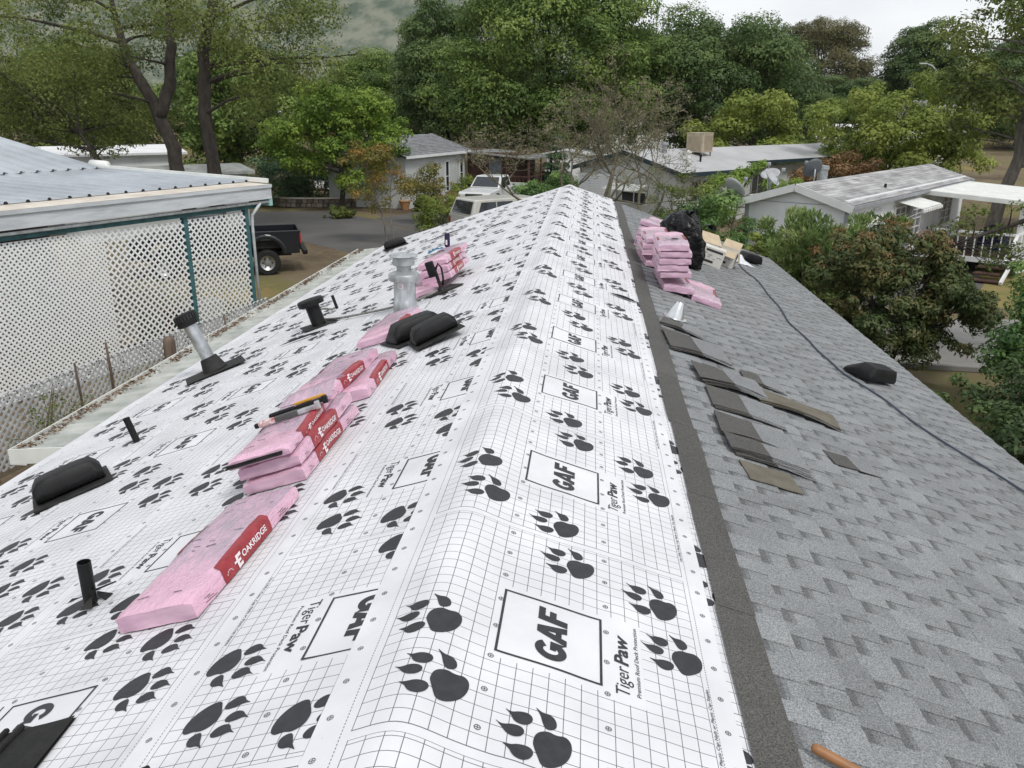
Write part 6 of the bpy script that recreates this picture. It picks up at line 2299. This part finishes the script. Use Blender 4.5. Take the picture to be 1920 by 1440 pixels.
def bez(a, b_, c, n=7):
    return [a * ((1 - t) ** 2) + b_ * (2 * t * (1 - t)) + c * (t * t) for t in [i / (n - 1) for i in range(n)]]


def limb_mesh(trunks, clusters, seed, limbs, r0=.10, r1=.018, droop=.0, twigs=2):
    """trunks: list of (points, radii). limbs run from the trunks to the clumps"""
    rr_ = random.Random(seed)
    b = MB()
    nodes = []
    for pts, rad in trunks:
        P = [Vector(p) for p in pts]
        # smooth and roughen
        Q, RD = [], []
        for i in range(len(P) - 1):
            for k in range(4):
                t = k / 4
                Q.append(P[i].lerp(P[i + 1], t) + Vector((noise.noise((P[i].x + t, i, seed)), noise.noise((i + t, P[i].y, seed)), 0)) * rad[i] * .5)
                RD.append((rad[i] * (1 - t) + rad[i + 1] * t) * (1 + .08 * math.sin(i * 7 + k * 3)))
        Q.append(P[-1])
        RD.append(rad[-1])
        b.tube(Q, RD, 12)
        nodes += list(zip(Q, RD))[len(Q) // 3:]
    order = list(range(len(clusters)))
    rr_.shuffle(order)
    for i in order[:limbs]:
        c = Vector(clusters[i][:3])
        # attach to the trunk node that lies lower and near
        best = min(nodes, key=lambda q: (q[0] - c).length + max(0, q[0].z - c.z + .3) * 2.5)
        a = best[0]
        mid = a.lerp(c, .5) + Vector((rr_.uniform(-.5, .5), rr_.uniform(-.5, .5), rr_.uniform(.0, .5) - droop)) * (c - a).length * .25
        pts = bez(a, mid, c, 8)
        ra = min(best[1] * .75, r0 * (.6 + .12 * (c - a).length))
        pts = [p + Vector((noise.noise((p.x * 1.7, p.y, seed)), noise.noise((p.y * 1.7, p.z, seed)), noise.noise((p.z * 1.7, p.x, seed)))) * .12 * k / 4 for k, p in enumerate(pts)]
        b.tube(pts, [ra + (r1 - ra) * (k / 7) ** .8 for k in range(8)], 6, cap=False)
        for _ in range(twigs):
            k = rr_.randrange(3, 8)
            q = pts[k]
            e = q + Vector((rr_.gauss(0, 1), rr_.gauss(0, 1), rr_.gauss(.2, .7))) * clusters[i][3] * .6
            b.tube(bez(q, q.lerp(e, .5) + Vector((0, 0, .1)), e, 4), [r1 * 1.2, r1, r1 * .7, r1 * .4], 5, cap=False)
    return b


def blob_clusters(seed, n, c, r_, cr, hollow=.35, zmin=None, squash=None):
    """clump centres through an ellipsoid crown, denser towards the outside"""
    rr_ = random.Random(seed)
    out = []
    tries = 0
    while len(out) < n and tries < 20000:
        tries += 1
        d = Vector((rr_.gauss(0, 1), rr_.gauss(0, 1), rr_.gauss(0, 1))).normalized()
        k = rr_.uniform(hollow, 1) ** .6
        k *= 1 + .34 * noise.noise(d * 2.2 + Vector((seed, 0, 0)))
        p = Vector((c[0] + d.x * r_[0] * k, c[1] + d.y * r_[1] * k, c[2] + d.z * r_[2] * k))
        if zmin is not None and p.z < zmin:
            continue
        rad = cr * rr_.choice((.5, .7, .9, 1.1, 1.45))
        if any((p - Vector(q[:3])).length < (rad + q[3]) * .42 for q in out):
            continue
        out.append((p.x, p.y, p.z, rad))
    return out


def tree(name, label, base, trunks, clusters, n_leaf, leaf, mat, bark='bark', seed=1, limbs=30, group=None, cat='tree', r0=.10, r1=.018, flat=.75, shell=.75, crown='crown', trunk='trunk', up=.45, droop=0, twigs=2, erect=0.0, upper=.5):
    """all coordinates relative to the base"""
    o = empty(name, base, 0, label, cat, group)
    limb_mesh(trunks, clusters, seed, limbs, r0, r1, droop, twigs).build(trunk, M[bark], o, smooth=True, fix=False)
    me = crown_mesh(crown, clusters, n_leaf, leaf[0], leaf[1], M[mat], seed, flat, shell, up, upper, erect)
    c = bpy.data.objects.new(crown, me)
    COL.objects.link(c)
    c.parent = o
    return o


GT = 'background trees'
# -- twin-trunked oak on the left, thin open crown
cl = [c for c in blob_clusters(21, 130, (-1.0, 0, 9.0), (10.0, 5.5, 5.2), .95, .15, zmin=3.4) if not (abs(c[0] - .2) < 1.6 and c[2] < 7.2)]
tree('oak_tree', 'twin-trunked oak with open crown behind the carport', (-17.3, 35.0, 0),
     [([(.1, 0, 0), (.0, 0, 1.6), (-.35, 0, 3.6), (-.9, 0, 5.4), (-1.9, .1, 7.2), (-2.3, .2, 9.5)], [.36, .30, .28, .25, .19, .09]),
      ([(-.75, 0, 4.9), (-.2, .1, 6.2), (.15, 0, 7.6), (.2, 0, 9.5)], [.25, .24, .19, .08]),
      ([(1.25, .3, 0), (1.2, .3, 2.6), (1.1, .3, 5.0), (1.35, .3, 7.4), (1.9, .3, 9.2), (2.5, .4, 11.5)], [.34, .28, .26, .23, .19, .09]),
      ([(-.1, 0, 1.7), (-.9, -.2, 2.35), (-2.4, -.4, 2.2), (-3.4, -.4, 2.9), (-4.2, -.3, 4.2)], [.26, .24, .22, .15, .06]),
      ],
     cl + blob_clusters(22, 60, (-5.5, 1, 5.2), (4.5, 3.5, 2.2), .7, .1, zmin=2.9), 70000, (.125, .07), 'leaf_olive', seed=21, limbs=64, group='oaks in the neighbourhood', r0=.085, upper=.3, flat=.7)
# -- undergrowth trees behind it
u1 = tree('oak_tree', 'bushy olive oak filling the left edge behind the metal roof', (-36, 58, 0), [([(0, 0, 0), (.2, 0, 2), (.1, 0, 4.5)], [.3, .25, .15])],
          blob_clusters(31, 70, (0, 0, 4.6), (5.2, 4.5, 4.2), 1.1, .35, zmin=.6), 24000, (.27, .16), 'leaf_olive', seed=31, limbs=24, group=GT)
u2 = tree('oak_tree', 'dark dense oak behind the twin trunks', (-25.5, 60, 0), [([(0, 0, 0), (.2, 0, 2), (.1, 0, 5.5)], [.3, .25, .15])],
          blob_clusters(32, 80, (0, 0, 4.8), (5.4, 4.5, 4.5), 1.1, .35, zmin=.5), 26000, (.27, .16), 'leaf_oak', seed=32, limbs=24, group=GT)
# -- round green tree
tree('maple_tree', 'round fresh-green tree standing over the lawn', (-13.6, 45.6, 0), [([(0, 0, 0), (.1, 0, 1.2), (0, 0, 2.6), (.1, 0, 4.6)], [.16, .14, .12, .05])],
     blob_clusters(41, 85, (0, 0, 3.9), (3.7, 3.0, 2.8), .62, .2, zmin=.9), 30000, (.17, .10), 'leaf_maple', seed=41, limbs=40, group='round street trees', r0=.07)
# -- bronze crepe myrtles
tree('crepe_myrtle', 'thin bronze-leaved tree at the roadside with two stems', (-8.35, 33.2, 0),
     [([(.35, -.6, 0), (.2, -.4, 1.0), (-.2, 0, 2.0), (-.5, 0, 3.2)], [.035, .03, .025, .012]), ([(.65, -.6, 0), (.5, -.4, .9), (.4, 0, 1.8), (.5, 0, 2.7)], [.03, .026, .022, .01])],
     blob_clusters(51, 34, (-.25, 0, 2.55), (1.45, 1.0, 1.5), .33, .1), 5200, (.10, .055), 'leaf_autumn', 'bark_pale', seed=51, limbs=30, group='bronze-leaved small trees', cat='small tree', r0=.022, r1=.006, twigs=1)
tree('crepe_myrtle', 'small bronze-leaved tree against the pale house wall', (-7.55, 39.5, 0),
     [([(0, 0, 0), (.1, 0, .8), (.2, 0, 1.7)], [.035, .03, .015]), ([(.1, 0, 0), (-.2, 0, .9), (-.3, 0, 1.6)], [.03, .025, .012])],
     blob_clusters(52, 30, (.1, 0, 1.75), (1.25, .9, 1.2), .33, .1), 4800, (.10, .055), 'leaf_autumn', 'bark_pale', seed=52, limbs=26, group='bronze-leaved small trees', cat='small tree', r0=.022, r1=.006, twigs=1)
tree('shrub', 'olive shrub just beyond the roof edge before the white pickup', (-6.1, 34.6, 0), [([(0, 0, 0), (0, 0, .6)], [.04, .02])],
     blob_clusters(53, 26, (0, 0, .95), (1.25, .9, .95), .32, .1, zmin=.1), 5200, (.10, .05), 'leaf_yellow', 'twig', seed=53, limbs=16, cat='shrub', r0=.02, r1=.006, trunk='stems')
# -- big oaks in the middle
C1 = tree('oak_tree', 'huge rounded oak in the centre behind the ridge', (-3.1, 67, gz(-3, 67)), [([(0, 0, 0), (.3, 0, 2.5), (.1, 0, 5), (-.3, 0, 8)], [.6, .5, .42, .2]), ([(.2, 0, 3), (2.5, .3, 5.5), (4, .3, 8)], [.35, .28, .1]), ([(.1, 0, 3.2), (-2.5, -.2, 5.4), (-4, -.2, 8)], [.32, .26, .1])],
          blob_clusters(61, 150, (.3, 0, 8.6), (8.4, 6.0, 6.3), 1.75, .45, zmin=2.6), 110000, (.23, .13), 'leaf_oak', seed=61, limbs=46, group='oaks in the neighbourhood', r0=.16)
C2 = tree('oak_tree', 'big dark oak behind the cooler roof with a leaning trunk', (9.2, 71, gz(9, 71)), [([(-2.2, 0, 0), (-1.6, 0, 2.5), (-.6, 0, 5), (.2, 0, 8.5)], [.5, .42, .36, .15]), ([(1.5, 0, 0), (1.3, 0, 3), (2.2, 0, 6)], [.35, .3, .12])],
          blob_clusters(62, 130, (.2, 0, 6.7), (6.7, 5.0, 5.2), 1.5, .45, zmin=2.4), 85000, (.22, .13), 'leaf_oak2', seed=62, limbs=40, group='oaks in the neighbourhood', r0=.14)
C3 = tree('oak_tree', 'tall dark oak left of the central oak', (-13.4, 78, gz(-13, 78)), [([(0, 0, 0), (.2, 0, 3), (-.1, 0, 6), (.1, 0, 9)], [.5, .42, .34, .15])],
          blob_clusters(63, 100, (0, 0, 8.0), (3.9, 4.0, 6.2), 1.35, .45, zmin=1.8), 64000, (.23, .13), 'leaf_oak2', seed=63, limbs=34, group='oaks in the neighbourhood', r0=.14)


def bg(src, loc, s, rz, label, mat=None, group=GT):
    c = copy_tree(src)
    c.location = (loc[0], loc[1], gz(loc[0], loc[1]) - .2)
    c.rotation_euler = (0, 0, rz)
    c.scale = s if isinstance(s, tuple) else (s, s, s)
    c['label'] = label
    c['group'] = group
    if mat:
        for ch in [x for x in bpy.data.objects if x.parent == c and x.name.startswith('crown')]:
            ch.data = ch.data.copy()
            ch.data.materials[0] = M[mat]
    return c


bg(C2, (-23.5, 92), (1.0, 1.0, .80), 2.1, 'middle-distance oak between the red hut and the tall dark oak', 'leaf_oak')
bg(C3, (-42, 96), (1.2, 1.1, .80), 1.0, 'dark oak behind the street lamps on the left')
bg(C1, (-56, 92), (.9, .9, .72), 3.0, 'broad green oak at the far left edge')
bg(C1, (-31, 134), (.95, .9, .72), 1.7, 'oak crown above the far grey roof, dull green', 'leaf_oak2')
bg(C3, (-14, 118), (1.1, 1.1, .78), .4, 'dull oak far behind the round green tree', 'leaf_olive')
bg(C2, (-48, 120), (1.3, 1.2, .82), 2.6, 'dull oak on the slope behind the left lamps', 'leaf_brownish')
bg(C3, (-70, 110), (1.3, 1.2, .82), .9, 'farthest oak on the left slope')
bg(C1, (-66, 74), (.75, .75, .62), 5.1, 'oak low at the left border behind the white flat roof', 'leaf_olive')
bg(C2, (-44, 74), (.78, .8, .72), 4.0, 'mid-green oak left of the twin trunks', 'leaf_olive')
bg(C2, (-9.5, 97), (1.0, 1.0, .85), 5.2, 'dark oak closing the gap behind the central oak')
bg(C3, (3.0, 90), (1.3, 1.1, .82), 2.2, 'dark oak between the two big central oaks')
bg(C3, (18.5, 86), (.95, 1.0, .50), 3.2, 'dark oak right behind the leaning trunk')
bg(C2, (21, 120), (.75, .8, .98), .6, 'sparse dull oak on the skyline right of the big dark oak', 'leaf_brownish')
bg(C1, (30, 122), (.85, .8, .95), 2.7, 'brownish oak on the right skyline', 'leaf_brownish')
bg(C3, (42.5, 120), (1.35, 1.2, .98), 1.3, 'dark oak on the right skyline beside the brownish one')
bg(C2, (55, 118), (1.2, 1.1, 1.0), 3.9, 'dark oak at the right end of the skyline')
bg(C3, (28, 100), (1.0, 1.0, .52), 5.0, 'low dark tree below the right skyline', 'leaf_oak2')
bg(C1, (45, 96), (.7, .7, .5), .7, 'dark scrub oak below the far dark roof', 'leaf_oak2')
bg(C2, (66, 100), (1.2, 1.2, .9), 1.9, 'oak beyond the right border of the picture')
# -- shrubs and trees on the right
tree('tree', 'wide yellow-green tree behind the white house', (16.6, 49.5, 0), [([(0, 0, 0), (.1, 0, 1.8), (.2, 0, 3.8)], [.18, .16, .08]), ([(.05, 0, .8), (1.4, 0, 2.6), (2.2, 0, 3.8)], [.12, .09, .04]), ([(.05, 0, .9), (-1.3, 0, 2.5), (-2.4, 0, 3.6)], [.12, .09, .04])],
     blob_clusters(71, 100, (.2, 0, 3.9), (4.9, 3.6, 2.9), .72, .25, zmin=1.0), 34000, (.19, .11), 'leaf_yellow', seed=71, limbs=60, r0=.06, r1=.012, group='yellow-green trees on the right')
tree('shrub', 'rounded olive-green shrub mass left of the yellow-green tree', (11.2, 61, 0), [([(0, 0, 0), (.1, 0, 2.5)], [.15, .08])],
     blob_clusters(72, 60, (0, 0, 3.0), (4.4, 3.0, 2.9), .85, .35, zmin=.6), 20000, (.22, .13), 'leaf_yellow', seed=72, limbs=14, cat='shrub', trunk='stems', group='shrubs behind the houses')
tree('shrub', 'rust-coloured shrub between the grey roof and the white house', (11.6, 42, 0), [([(0, 0, 0), (.1, 0, 1.5)], [.08, .04])],
     blob_clusters(73, 34, (0, 0, 1.75), (2.3, 1.5, 1.6), .5, .3, zmin=.3), 9000, (.14, .075), 'leaf_rust', seed=73, limbs=14, cat='shrub', trunk='stems', group='shrubs behind the houses')
tree('sapling', 'bright green feathery sapling before the low grey house', (5.1, 31.0, 0), [([(0, 0, 0), (.1, 0, 1.2), (.3, 0, 2.4), (.8, 0, 3.2)], [.05, .045, .03, .012]), ([(.1, 0, 1.0), (-.6, 0, 1.9), (-.9, 0, 2.5)], [.03, .02, .01])],
     [(-.9, 0, 2.35, .42), (-.45, .1, 2.65, .45), (.1, 0, 2.7, .42), (.35, .1, 2.95, .36), (.7, 0, 3.15, .30), (.95, 0, 3.3, .22), (-.5, 0, 1.9, .48), (-.2, .2, 1.5, .5), (-.8, .2, 1.6, .42), (1.3, .2, 2.6, .3), (1.8, .3, 2.45, .38), (2.3, .4, 2.6, .30), (1.5, .3, 2.0, .42), (2.5, .4, 2.25, .28)],
     5200, (.13, .05), 'leaf_bright', 'twig', seed=74, limbs=14, cat='sapling', r0=.02, r1=.006)
tree('shrub', 'dark green shrub behind the trash bag', (3.5, 25.4, 0), [([(0, 0, 0), (0, 0, 1.2)], [.07, .04])],
     blob_clusters(75, 44, (0, 0, 1.35), (1.25, 1.1, 1.35), .36, .3, zmin=.1), 13000, (.10, .045), 'leaf_privet', seed=75, limbs=16, cat='shrub', trunk='stems', r0=.02, r1=.008, group='garden shrubs')
tree('shrub', 'loose pale-green shrub between bare tree and trash bag', (2.75, 27.0, 0), [([(0, 0, 0), (0, 0, 1.4)], [.06, .03])],
     blob_clusters(76, 30, (0, 0, 1.9), (1.0, .9, 1.5), .34, .2, zmin=.2), 5200, (.09, .04), 'leaf_olive', 'twig', seed=76, limbs=20, cat='shrub', trunk='stems', r0=.02, r1=.006, group='garden shrubs')


def stalks(n, c, r_, h, seed):
    rr_ = random.Random(seed)
    tr = []
    for i in range(n):
        a = rr_.uniform(0, 6.3)
        k = rr_.random() ** .5
        x, y = c[0] + r_[0] * k * math.cos(a), c[1] + r_[1] * k * math.sin(a)
        tr.append(([(x * .4, y * .4, 0), (x * .7, y * .7, h * .45), (x, y, h * rr_.uniform(.75, 1.0))], [.022, .018, .008]))
    return tr


st_ = stalks(46, (0, 0), (1.6, 1.2), 2.85, 4)
cl = []
for pts, rd in st_:
    tip = Vector(pts[2])
    for k in range(4):
        q = tip - Vector((tip.x * .12 * k, tip.y * .12 * k, .32 * k)) + Vector((random.uniform(-.1, .1), random.uniform(-.1, .1), 0))
        cl.append((q.x, q.y, q.z, .20 + .03 * k))
cl += blob_clusters(77, 26, (0, 0, .9), (1.3, 1.05, .8), .28, .4, zmin=.1)
tree('oleander_shrub', 'upright oleander shrub with narrow pale leaves beside the roof', (5.5, 19.4, 0), st_, cl, 26000, (.17, .034), 'leaf_oleander', 'twig', seed=77, limbs=10, cat='shrub', trunk='stems', r0=.015, r1=.006, up=.2, erect=1.1, group='shrubs along the right eave')
cl = []
for k_, (c_, r_, n_) in enumerate((((-.75, .1, 2.05), (.65, .8, .75), 24), ((.25, .2, 2.45), (.75, .8, .6), 26), ((1.15, 0, 1.75), (.6, .7, .55), 18), ((-.1, -.3, 1.2), (1.0, .9, .8), 30), ((.9, .1, .8), (.6, .7, .5), 10), ((-.7, .6, 1.0), (.6, .7, .8), 14), ((1.6, .3, 1.35), (.35, .4, .3), 5))):
    cl += blob_clusters(178 + k_, n_, c_, r_, .25, .2, zmin=.1)
ph = tree('photinia_shrub', 'big dark photinia shrub with rusty new growth beside the roof', (5.72, 15.9, 0), [([(0, 0, 0), (-.2, 0, .8), (-.5, 0, 2.4)], [.06, .045, .015]), ([(0, 0, 0), (.3, .1, .9), (.7, 0, 2.5)], [.06, .045, .015])], cl, 40000, (.092, .040), 'leaf_photinia', 'bark', seed=78, limbs=40, cat='shrub', trunk='stems', r0=.022, r1=.006, group='shrubs along the right eave')
tips = [(c[0] * 1.06, c[1] * 1.06, c[2] + .16, .17) for c in cl if c[2] > 1.9 or (c[1] < -.5 and c[2] > 1.0)][:30]
me = crown_mesh('rusty_new_growth', tips, 1900, .07, .03, M['leaf_rust'], 79)
q = bpy.data.objects.new('rusty_new_growth', me)
COL.objects.link(q)
q.parent = ph
tree('privet_shrub', 'green leafy shrub at the right border beside the driveway slab', (7.75, 13.7, 0), [([(0, 0, 0), (.1, 0, 1.5), (.2, 0, 2.6)], [.06, .04, .02])],
     blob_clusters(80, 110, (.15, 0, 1.45), (1.05, 1.1, 1.6), .30, .35, zmin=.1), 22000, (.105, .048), 'leaf_privet', seed=80, limbs=34, cat='shrub', trunk='stems', r0=.02, r1=.006, group='shrubs along the right eave')
pvx = tree('privet_shrub', 'low dark shrub with white blossoms under the right eave', (5.95, 10.4, 0), [([(0, 0, 0), (.1, 0, .9)], [.05, .03])],
           blob_clusters(81, 110, (.2, 0, .95), (1.45, 2.0, 1.05), .28, .35, zmin=.05), 26000, (.085, .042), 'leaf_darkgreen', seed=81, limbs=30, cat='shrub', trunk='stems', r0=.02, r1=.006, group='shrubs along the right eave')
me = crown_mesh('white_blossoms', [(-.6 + .3 * i, -.9 + .5 * (i % 3), 1.55 + .2 * ((i * 7) % 4) / 4, .10) for i in range(7)], 130, .06, .05, M['blossom'], 82)
q = bpy.data.objects.new('white_blossoms', me)
COL.objects.link(q)
q.parent = pvx
# -- oak at the right border
tree('oak_tree', 'oak with pale curving trunk at the right border', (17.9, 38.5, 0), [([(-.3, 0, 0), (-.1, 0, 1.6), (.35, 0, 3.2), (.2, 0, 4.6), (.9, 0, 6.5), (1.6, 0, 9)], [.30, .26, .23, .2, .15, .06]), ([(.3, 0, 3.4), (1.5, 0, 4.4), (2.8, 0, 5.4)], [.16, .12, .05])],
     blob_clusters(91, 84, (1.8, 0, 7.2), (4.9, 4.0, 4.4), .85, .3, zmin=2.2), 26000, (.19, .11), 'leaf_olive', 'bark_pale', seed=91, limbs=60, group='oaks in the neighbourhood', r0=.07)
# -- tree outside the right border whose branches hang into the picture
rr_ = random.Random(12)
cl = []
for i in range(26):
    t = rr_.random()
    cl.append((-3.9 + 2.6 * rr_.random(), -.5 + 2.2 * rr_.random(), 2.05 + 1.6 * t, rr_.uniform(.16, .30)))
for i in range(34):
    cl.append((-4.3 + 3.6 * rr_.random(), -1 + 3 * rr_.random(), 6.3 + 2.2 * rr_.random(), rr_.uniform(.25, .42)))
for i in range(24):
    cl.append((-2.2 + 3.6 * rr_.random(), -1 + 3 * rr_.random(), 3.6 + 3.2 * rr_.random(), rr_.uniform(.3, .5)))
tree('oak_tree', 'oak outside the frame whose leafy branches hang in at the right', (11.25, 17.2, 0), [([(0, 0, 0), (.1, 0, 2.2), (-.3, 0, 4.2), (-.9, 0, 6.5)], [.28, .24, .2, .08]), ([(.1, 0, 2.0), (-1.2, .2, 2.9), (-2.6, .3, 3.0), (-3.9, .3, 2.5)], [.10, .08, .05, .012]), ([(-.3, 0, 4.3), (-1.8, 0, 6.0), (-3.6, 0, 7.4)], [.10, .06, .015])],
     cl, 12000, (.085, .045), 'leaf_olive', seed=92, limbs=84, group='oaks in the neighbourhood', r0=.03, r1=.006)

# -- bare tree with brown seed heads just past the roof end
def bare_tree(loc, seed):
    rr_ = random.Random(seed)
    o = empty('bare_tree', loc, 0, 'nearly leafless spreading tree with brown tufts beyond the ridge end', 'tree')
    b = MB()
    tips = []

    def grow(p, d, ln, r_, depth):
        n = 4
        pts = [p]
        q = p
        for i in range(n):
            d = (d + Vector((rr_.gauss(0, .16), rr_.gauss(0, .16), rr_.gauss(.02, .10)))).normalized()
            q = q + d * ln / n
            pts.append(q)
        r2 = r_ * .66
        b.tube(pts, [r_ + (r2 - r_) * i / n for i in range(n + 1)], 6 if depth > 2 else 8, cap=False)
        if depth >= 6 or r2 < .003:
            tips.append((q, d))
            return
        k = 2 if depth < 2 else 3
        for i in range(k):
            a = Vector((rr_.gauss(0, 1), rr_.gauss(0, 1), rr_.gauss(.05, .75)))
            nd = (d * .9 + a * .55).normalized()
            if nd.z < -.15:
                nd.z = -.1
                nd.normalize()
            grow(q, nd, ln * rr_.uniform(.66, .86), r2 * rr_.uniform(.75, .95), depth + 1)
        if depth >= 3:
            tips.append((pts[2], d))
    for dx, dy in ((-.75, .1), (-.35, -.3), (.35, .2), (.8, -.1), (.1, .5)):
        grow(Vector((dx * .25, dy * .2, 0)), Vector((dx, dy, 1.05)).normalized(), 1.55, .075, 0)
    b.build('branches', M['twig'], o, smooth=True, fix=False)
    cl1 = [(p.x, p.y, p.z + .05, .12) for p, d in tips if p.z > 2.2 and rr_.random() < .62]
    cl2 = [(p.x, p.y, p.z, .16) for p, d in tips if rr_.random() < .35]
    for nm, c_, n, l_, w_, mt in (('seed_tufts', cl1, 11500, .065, .014, 'leaf_tan'), ('sparse_leaves', cl2, 2600, .05, .022, 'leaf_olive')):
        q = bpy.data.objects.new(nm, crown_mesh(nm, c_, n, l_, w_, M[mt], seed, 1.0, .4))
        COL.objects.link(q)
        q.parent = o
    return o


bt = bare_tree((.15, 27.6, 0), 8)
bt.scale = (1.38, 1.3, 1.3)
# -- small plants in the centre and left
tree('conifer', 'dark drooping conifer beside the driveway behind the bare tree', (-2.2, 55, 0), [([(0, 0, 0), (0, 0, 2), (0, 0, 3.6)], [.12, .09, .03])],
     [(x, y, z, .5 - .07 * z) for z in (.7, 1.2, 1.8, 2.4, 3.0, 3.5) for x, y in ((-.9 + .22 * z, 0), (.9 - .22 * z, .2), (0, -.8 + .2 * z), (0, .8 - .2 * z))], 9000, (.16, .05), 'leaf_hedge', seed=101, limbs=18, cat='conifer', r0=.03, r1=.01)
for k, (loc, r_, zc, mt, lab, n) in enumerate((((-18.6, 47.2, 0), (2.6, 1.7, 1.5), 1.0, 'leaf_hedge', 'dark juniper hedge left of the planter wall, taller part', 12000), ((-16.3, 48.6, 0), (1.8, 1.3, 1.1), .7, 'leaf_hedge', 'dark juniper hedge beside the lawn, lower part', 8000), ((-7.1, 48.2, 0), (.9, .8, .8), .65, 'leaf_yellow', 'yellow-flecked shrub between wall and white pickup', 5000), ((-3.0, 44.2, 0), (.8, .8, .8), .9, 'leaf_privet', 'green shrub beside the front of the white pickup', 5000), ((-1.6, 50.5, 0), (1.3, 1.0, .9), .7, 'leaf_privet', 'green shrub by the end of the driveway', 6000), ((-12.2, 49.2, 0), (.7, .6, .9), .9, 'leaf_hedge', 'dark upright shrub at the entrance of the pale house', 4500), ((-21.5, 45.2, 0), (1.6, 1.2, 1.3), 1.0, 'leaf_yellow', 'yellow-green shrub at the corner behind the carport edge', 6500), ((-9.0, 45.1, 0), (.55, .5, .45), .35, 'leaf_olive', 'small olive plant by the terracotta pot', 2500), ((4.9, 22.6, 0), (.6, .5, .4), 1.55, 'leaf_yellow', 'yellow-green shrub tip peeking over the far right roof corner', 2200), ((-12.6, 41.4, 0), (.8, .5, .3), .2, 'leaf_olive', 'low weeds at the driveway mouth', 2400))):
    tree('shrub', lab, loc, [([(0, 0, 0), (.02, 0, zc)], [.05, .02])], blob_clusters(110 + k, 34, (0, 0, zc), r_, min(r_) * .42, .3, zmin=.05), n, (.13, .06), mt, 'twig', seed=110 + k, limbs=10, cat='shrub', trunk='stems', r0=.02, r1=.008, group='garden shrubs', twigs=1)
tree('shrub', 'thin grey-green twiggy shrub growing through the low lattice fence', (-7.75, 10.4, 0), [([(0, 0, 0), (.1, .1, .7), (.2, .2, 1.3)], [.02, .015, .006]), ([(0, 0, 0), (-.1, .3, .6), (-.1, .6, 1.2)], [.02, .015, .006])],
     blob_clusters(130, 26, (.05, .3, .75), (.5, .8, .65), .16, .1, zmin=.1), 900, (.05, .024), 'leaf_olive', 'twig', seed=130, limbs=26, cat='shrub', trunk='stems', r0=.008, r1=.003, group='garden shrubs')
for k, (x, y, h) in enumerate(((4.55, 21.6, 1.9), (6.9, 18.6, 2.9))):
    rr_ = random.Random(40 + k)
    b = MB()
    for i in range(7):
        a = Vector((rr_.uniform(-.1, .1), rr_.uniform(-.1, .1), 0))
        c = Vector((rr_.uniform(-.5, .5), rr_.uniform(-.5, .5), h * rr_.uniform(.75, 1.05)))
        pts = bez(a, a.lerp(c, .5) + Vector((rr_.uniform(-.1, .1), 0, .1)), c, 6)
        b.tube(pts, [.016, .013, .010, .008, .006, .003], 5, cap=False)
        for j in (2, 3, 4):
            e = pts[j] + Vector((rr_.uniform(-.25, .25), rr_.uniform(-.25, .25), rr_.uniform(.1, .35)))
            b.tube([pts[j], pts[j].lerp(e, .5), e], [.007, .005, .002], 5, cap=False)
    o = b.build('bare_shrub', M['twig'], smooth=True, fix=False)
    o.location = (x, y, 0)
    tag(o, ['bare twiggy shrub in front of the white house gable', 'bare twigs rising between the oleander and the photinia'][k], 'shrub', 'garden shrubs')


# ------------------------------------------------------------------ thin hazy air
hm, hnt, hout = nodes_of('thin_haze')
hv_ = N(hnt, 'ShaderNodeVolumePrincipled')
hv_.inputs['Color'].default_value = (0.82, 0.88, 0.95, 1)
hv_.inputs['Density'].default_value = 0.00006
hv_.inputs['Anisotropy'].default_value = 0.2
hnt.links.new(hv_.outputs[0], hout.inputs['Volume'])
hz_ = MB().box((0, 300, 66), (1160, 830, 136)).build('haze', hm)
tag(hz_, 'thin pale haze in the air', 'haze', kind='stuff')
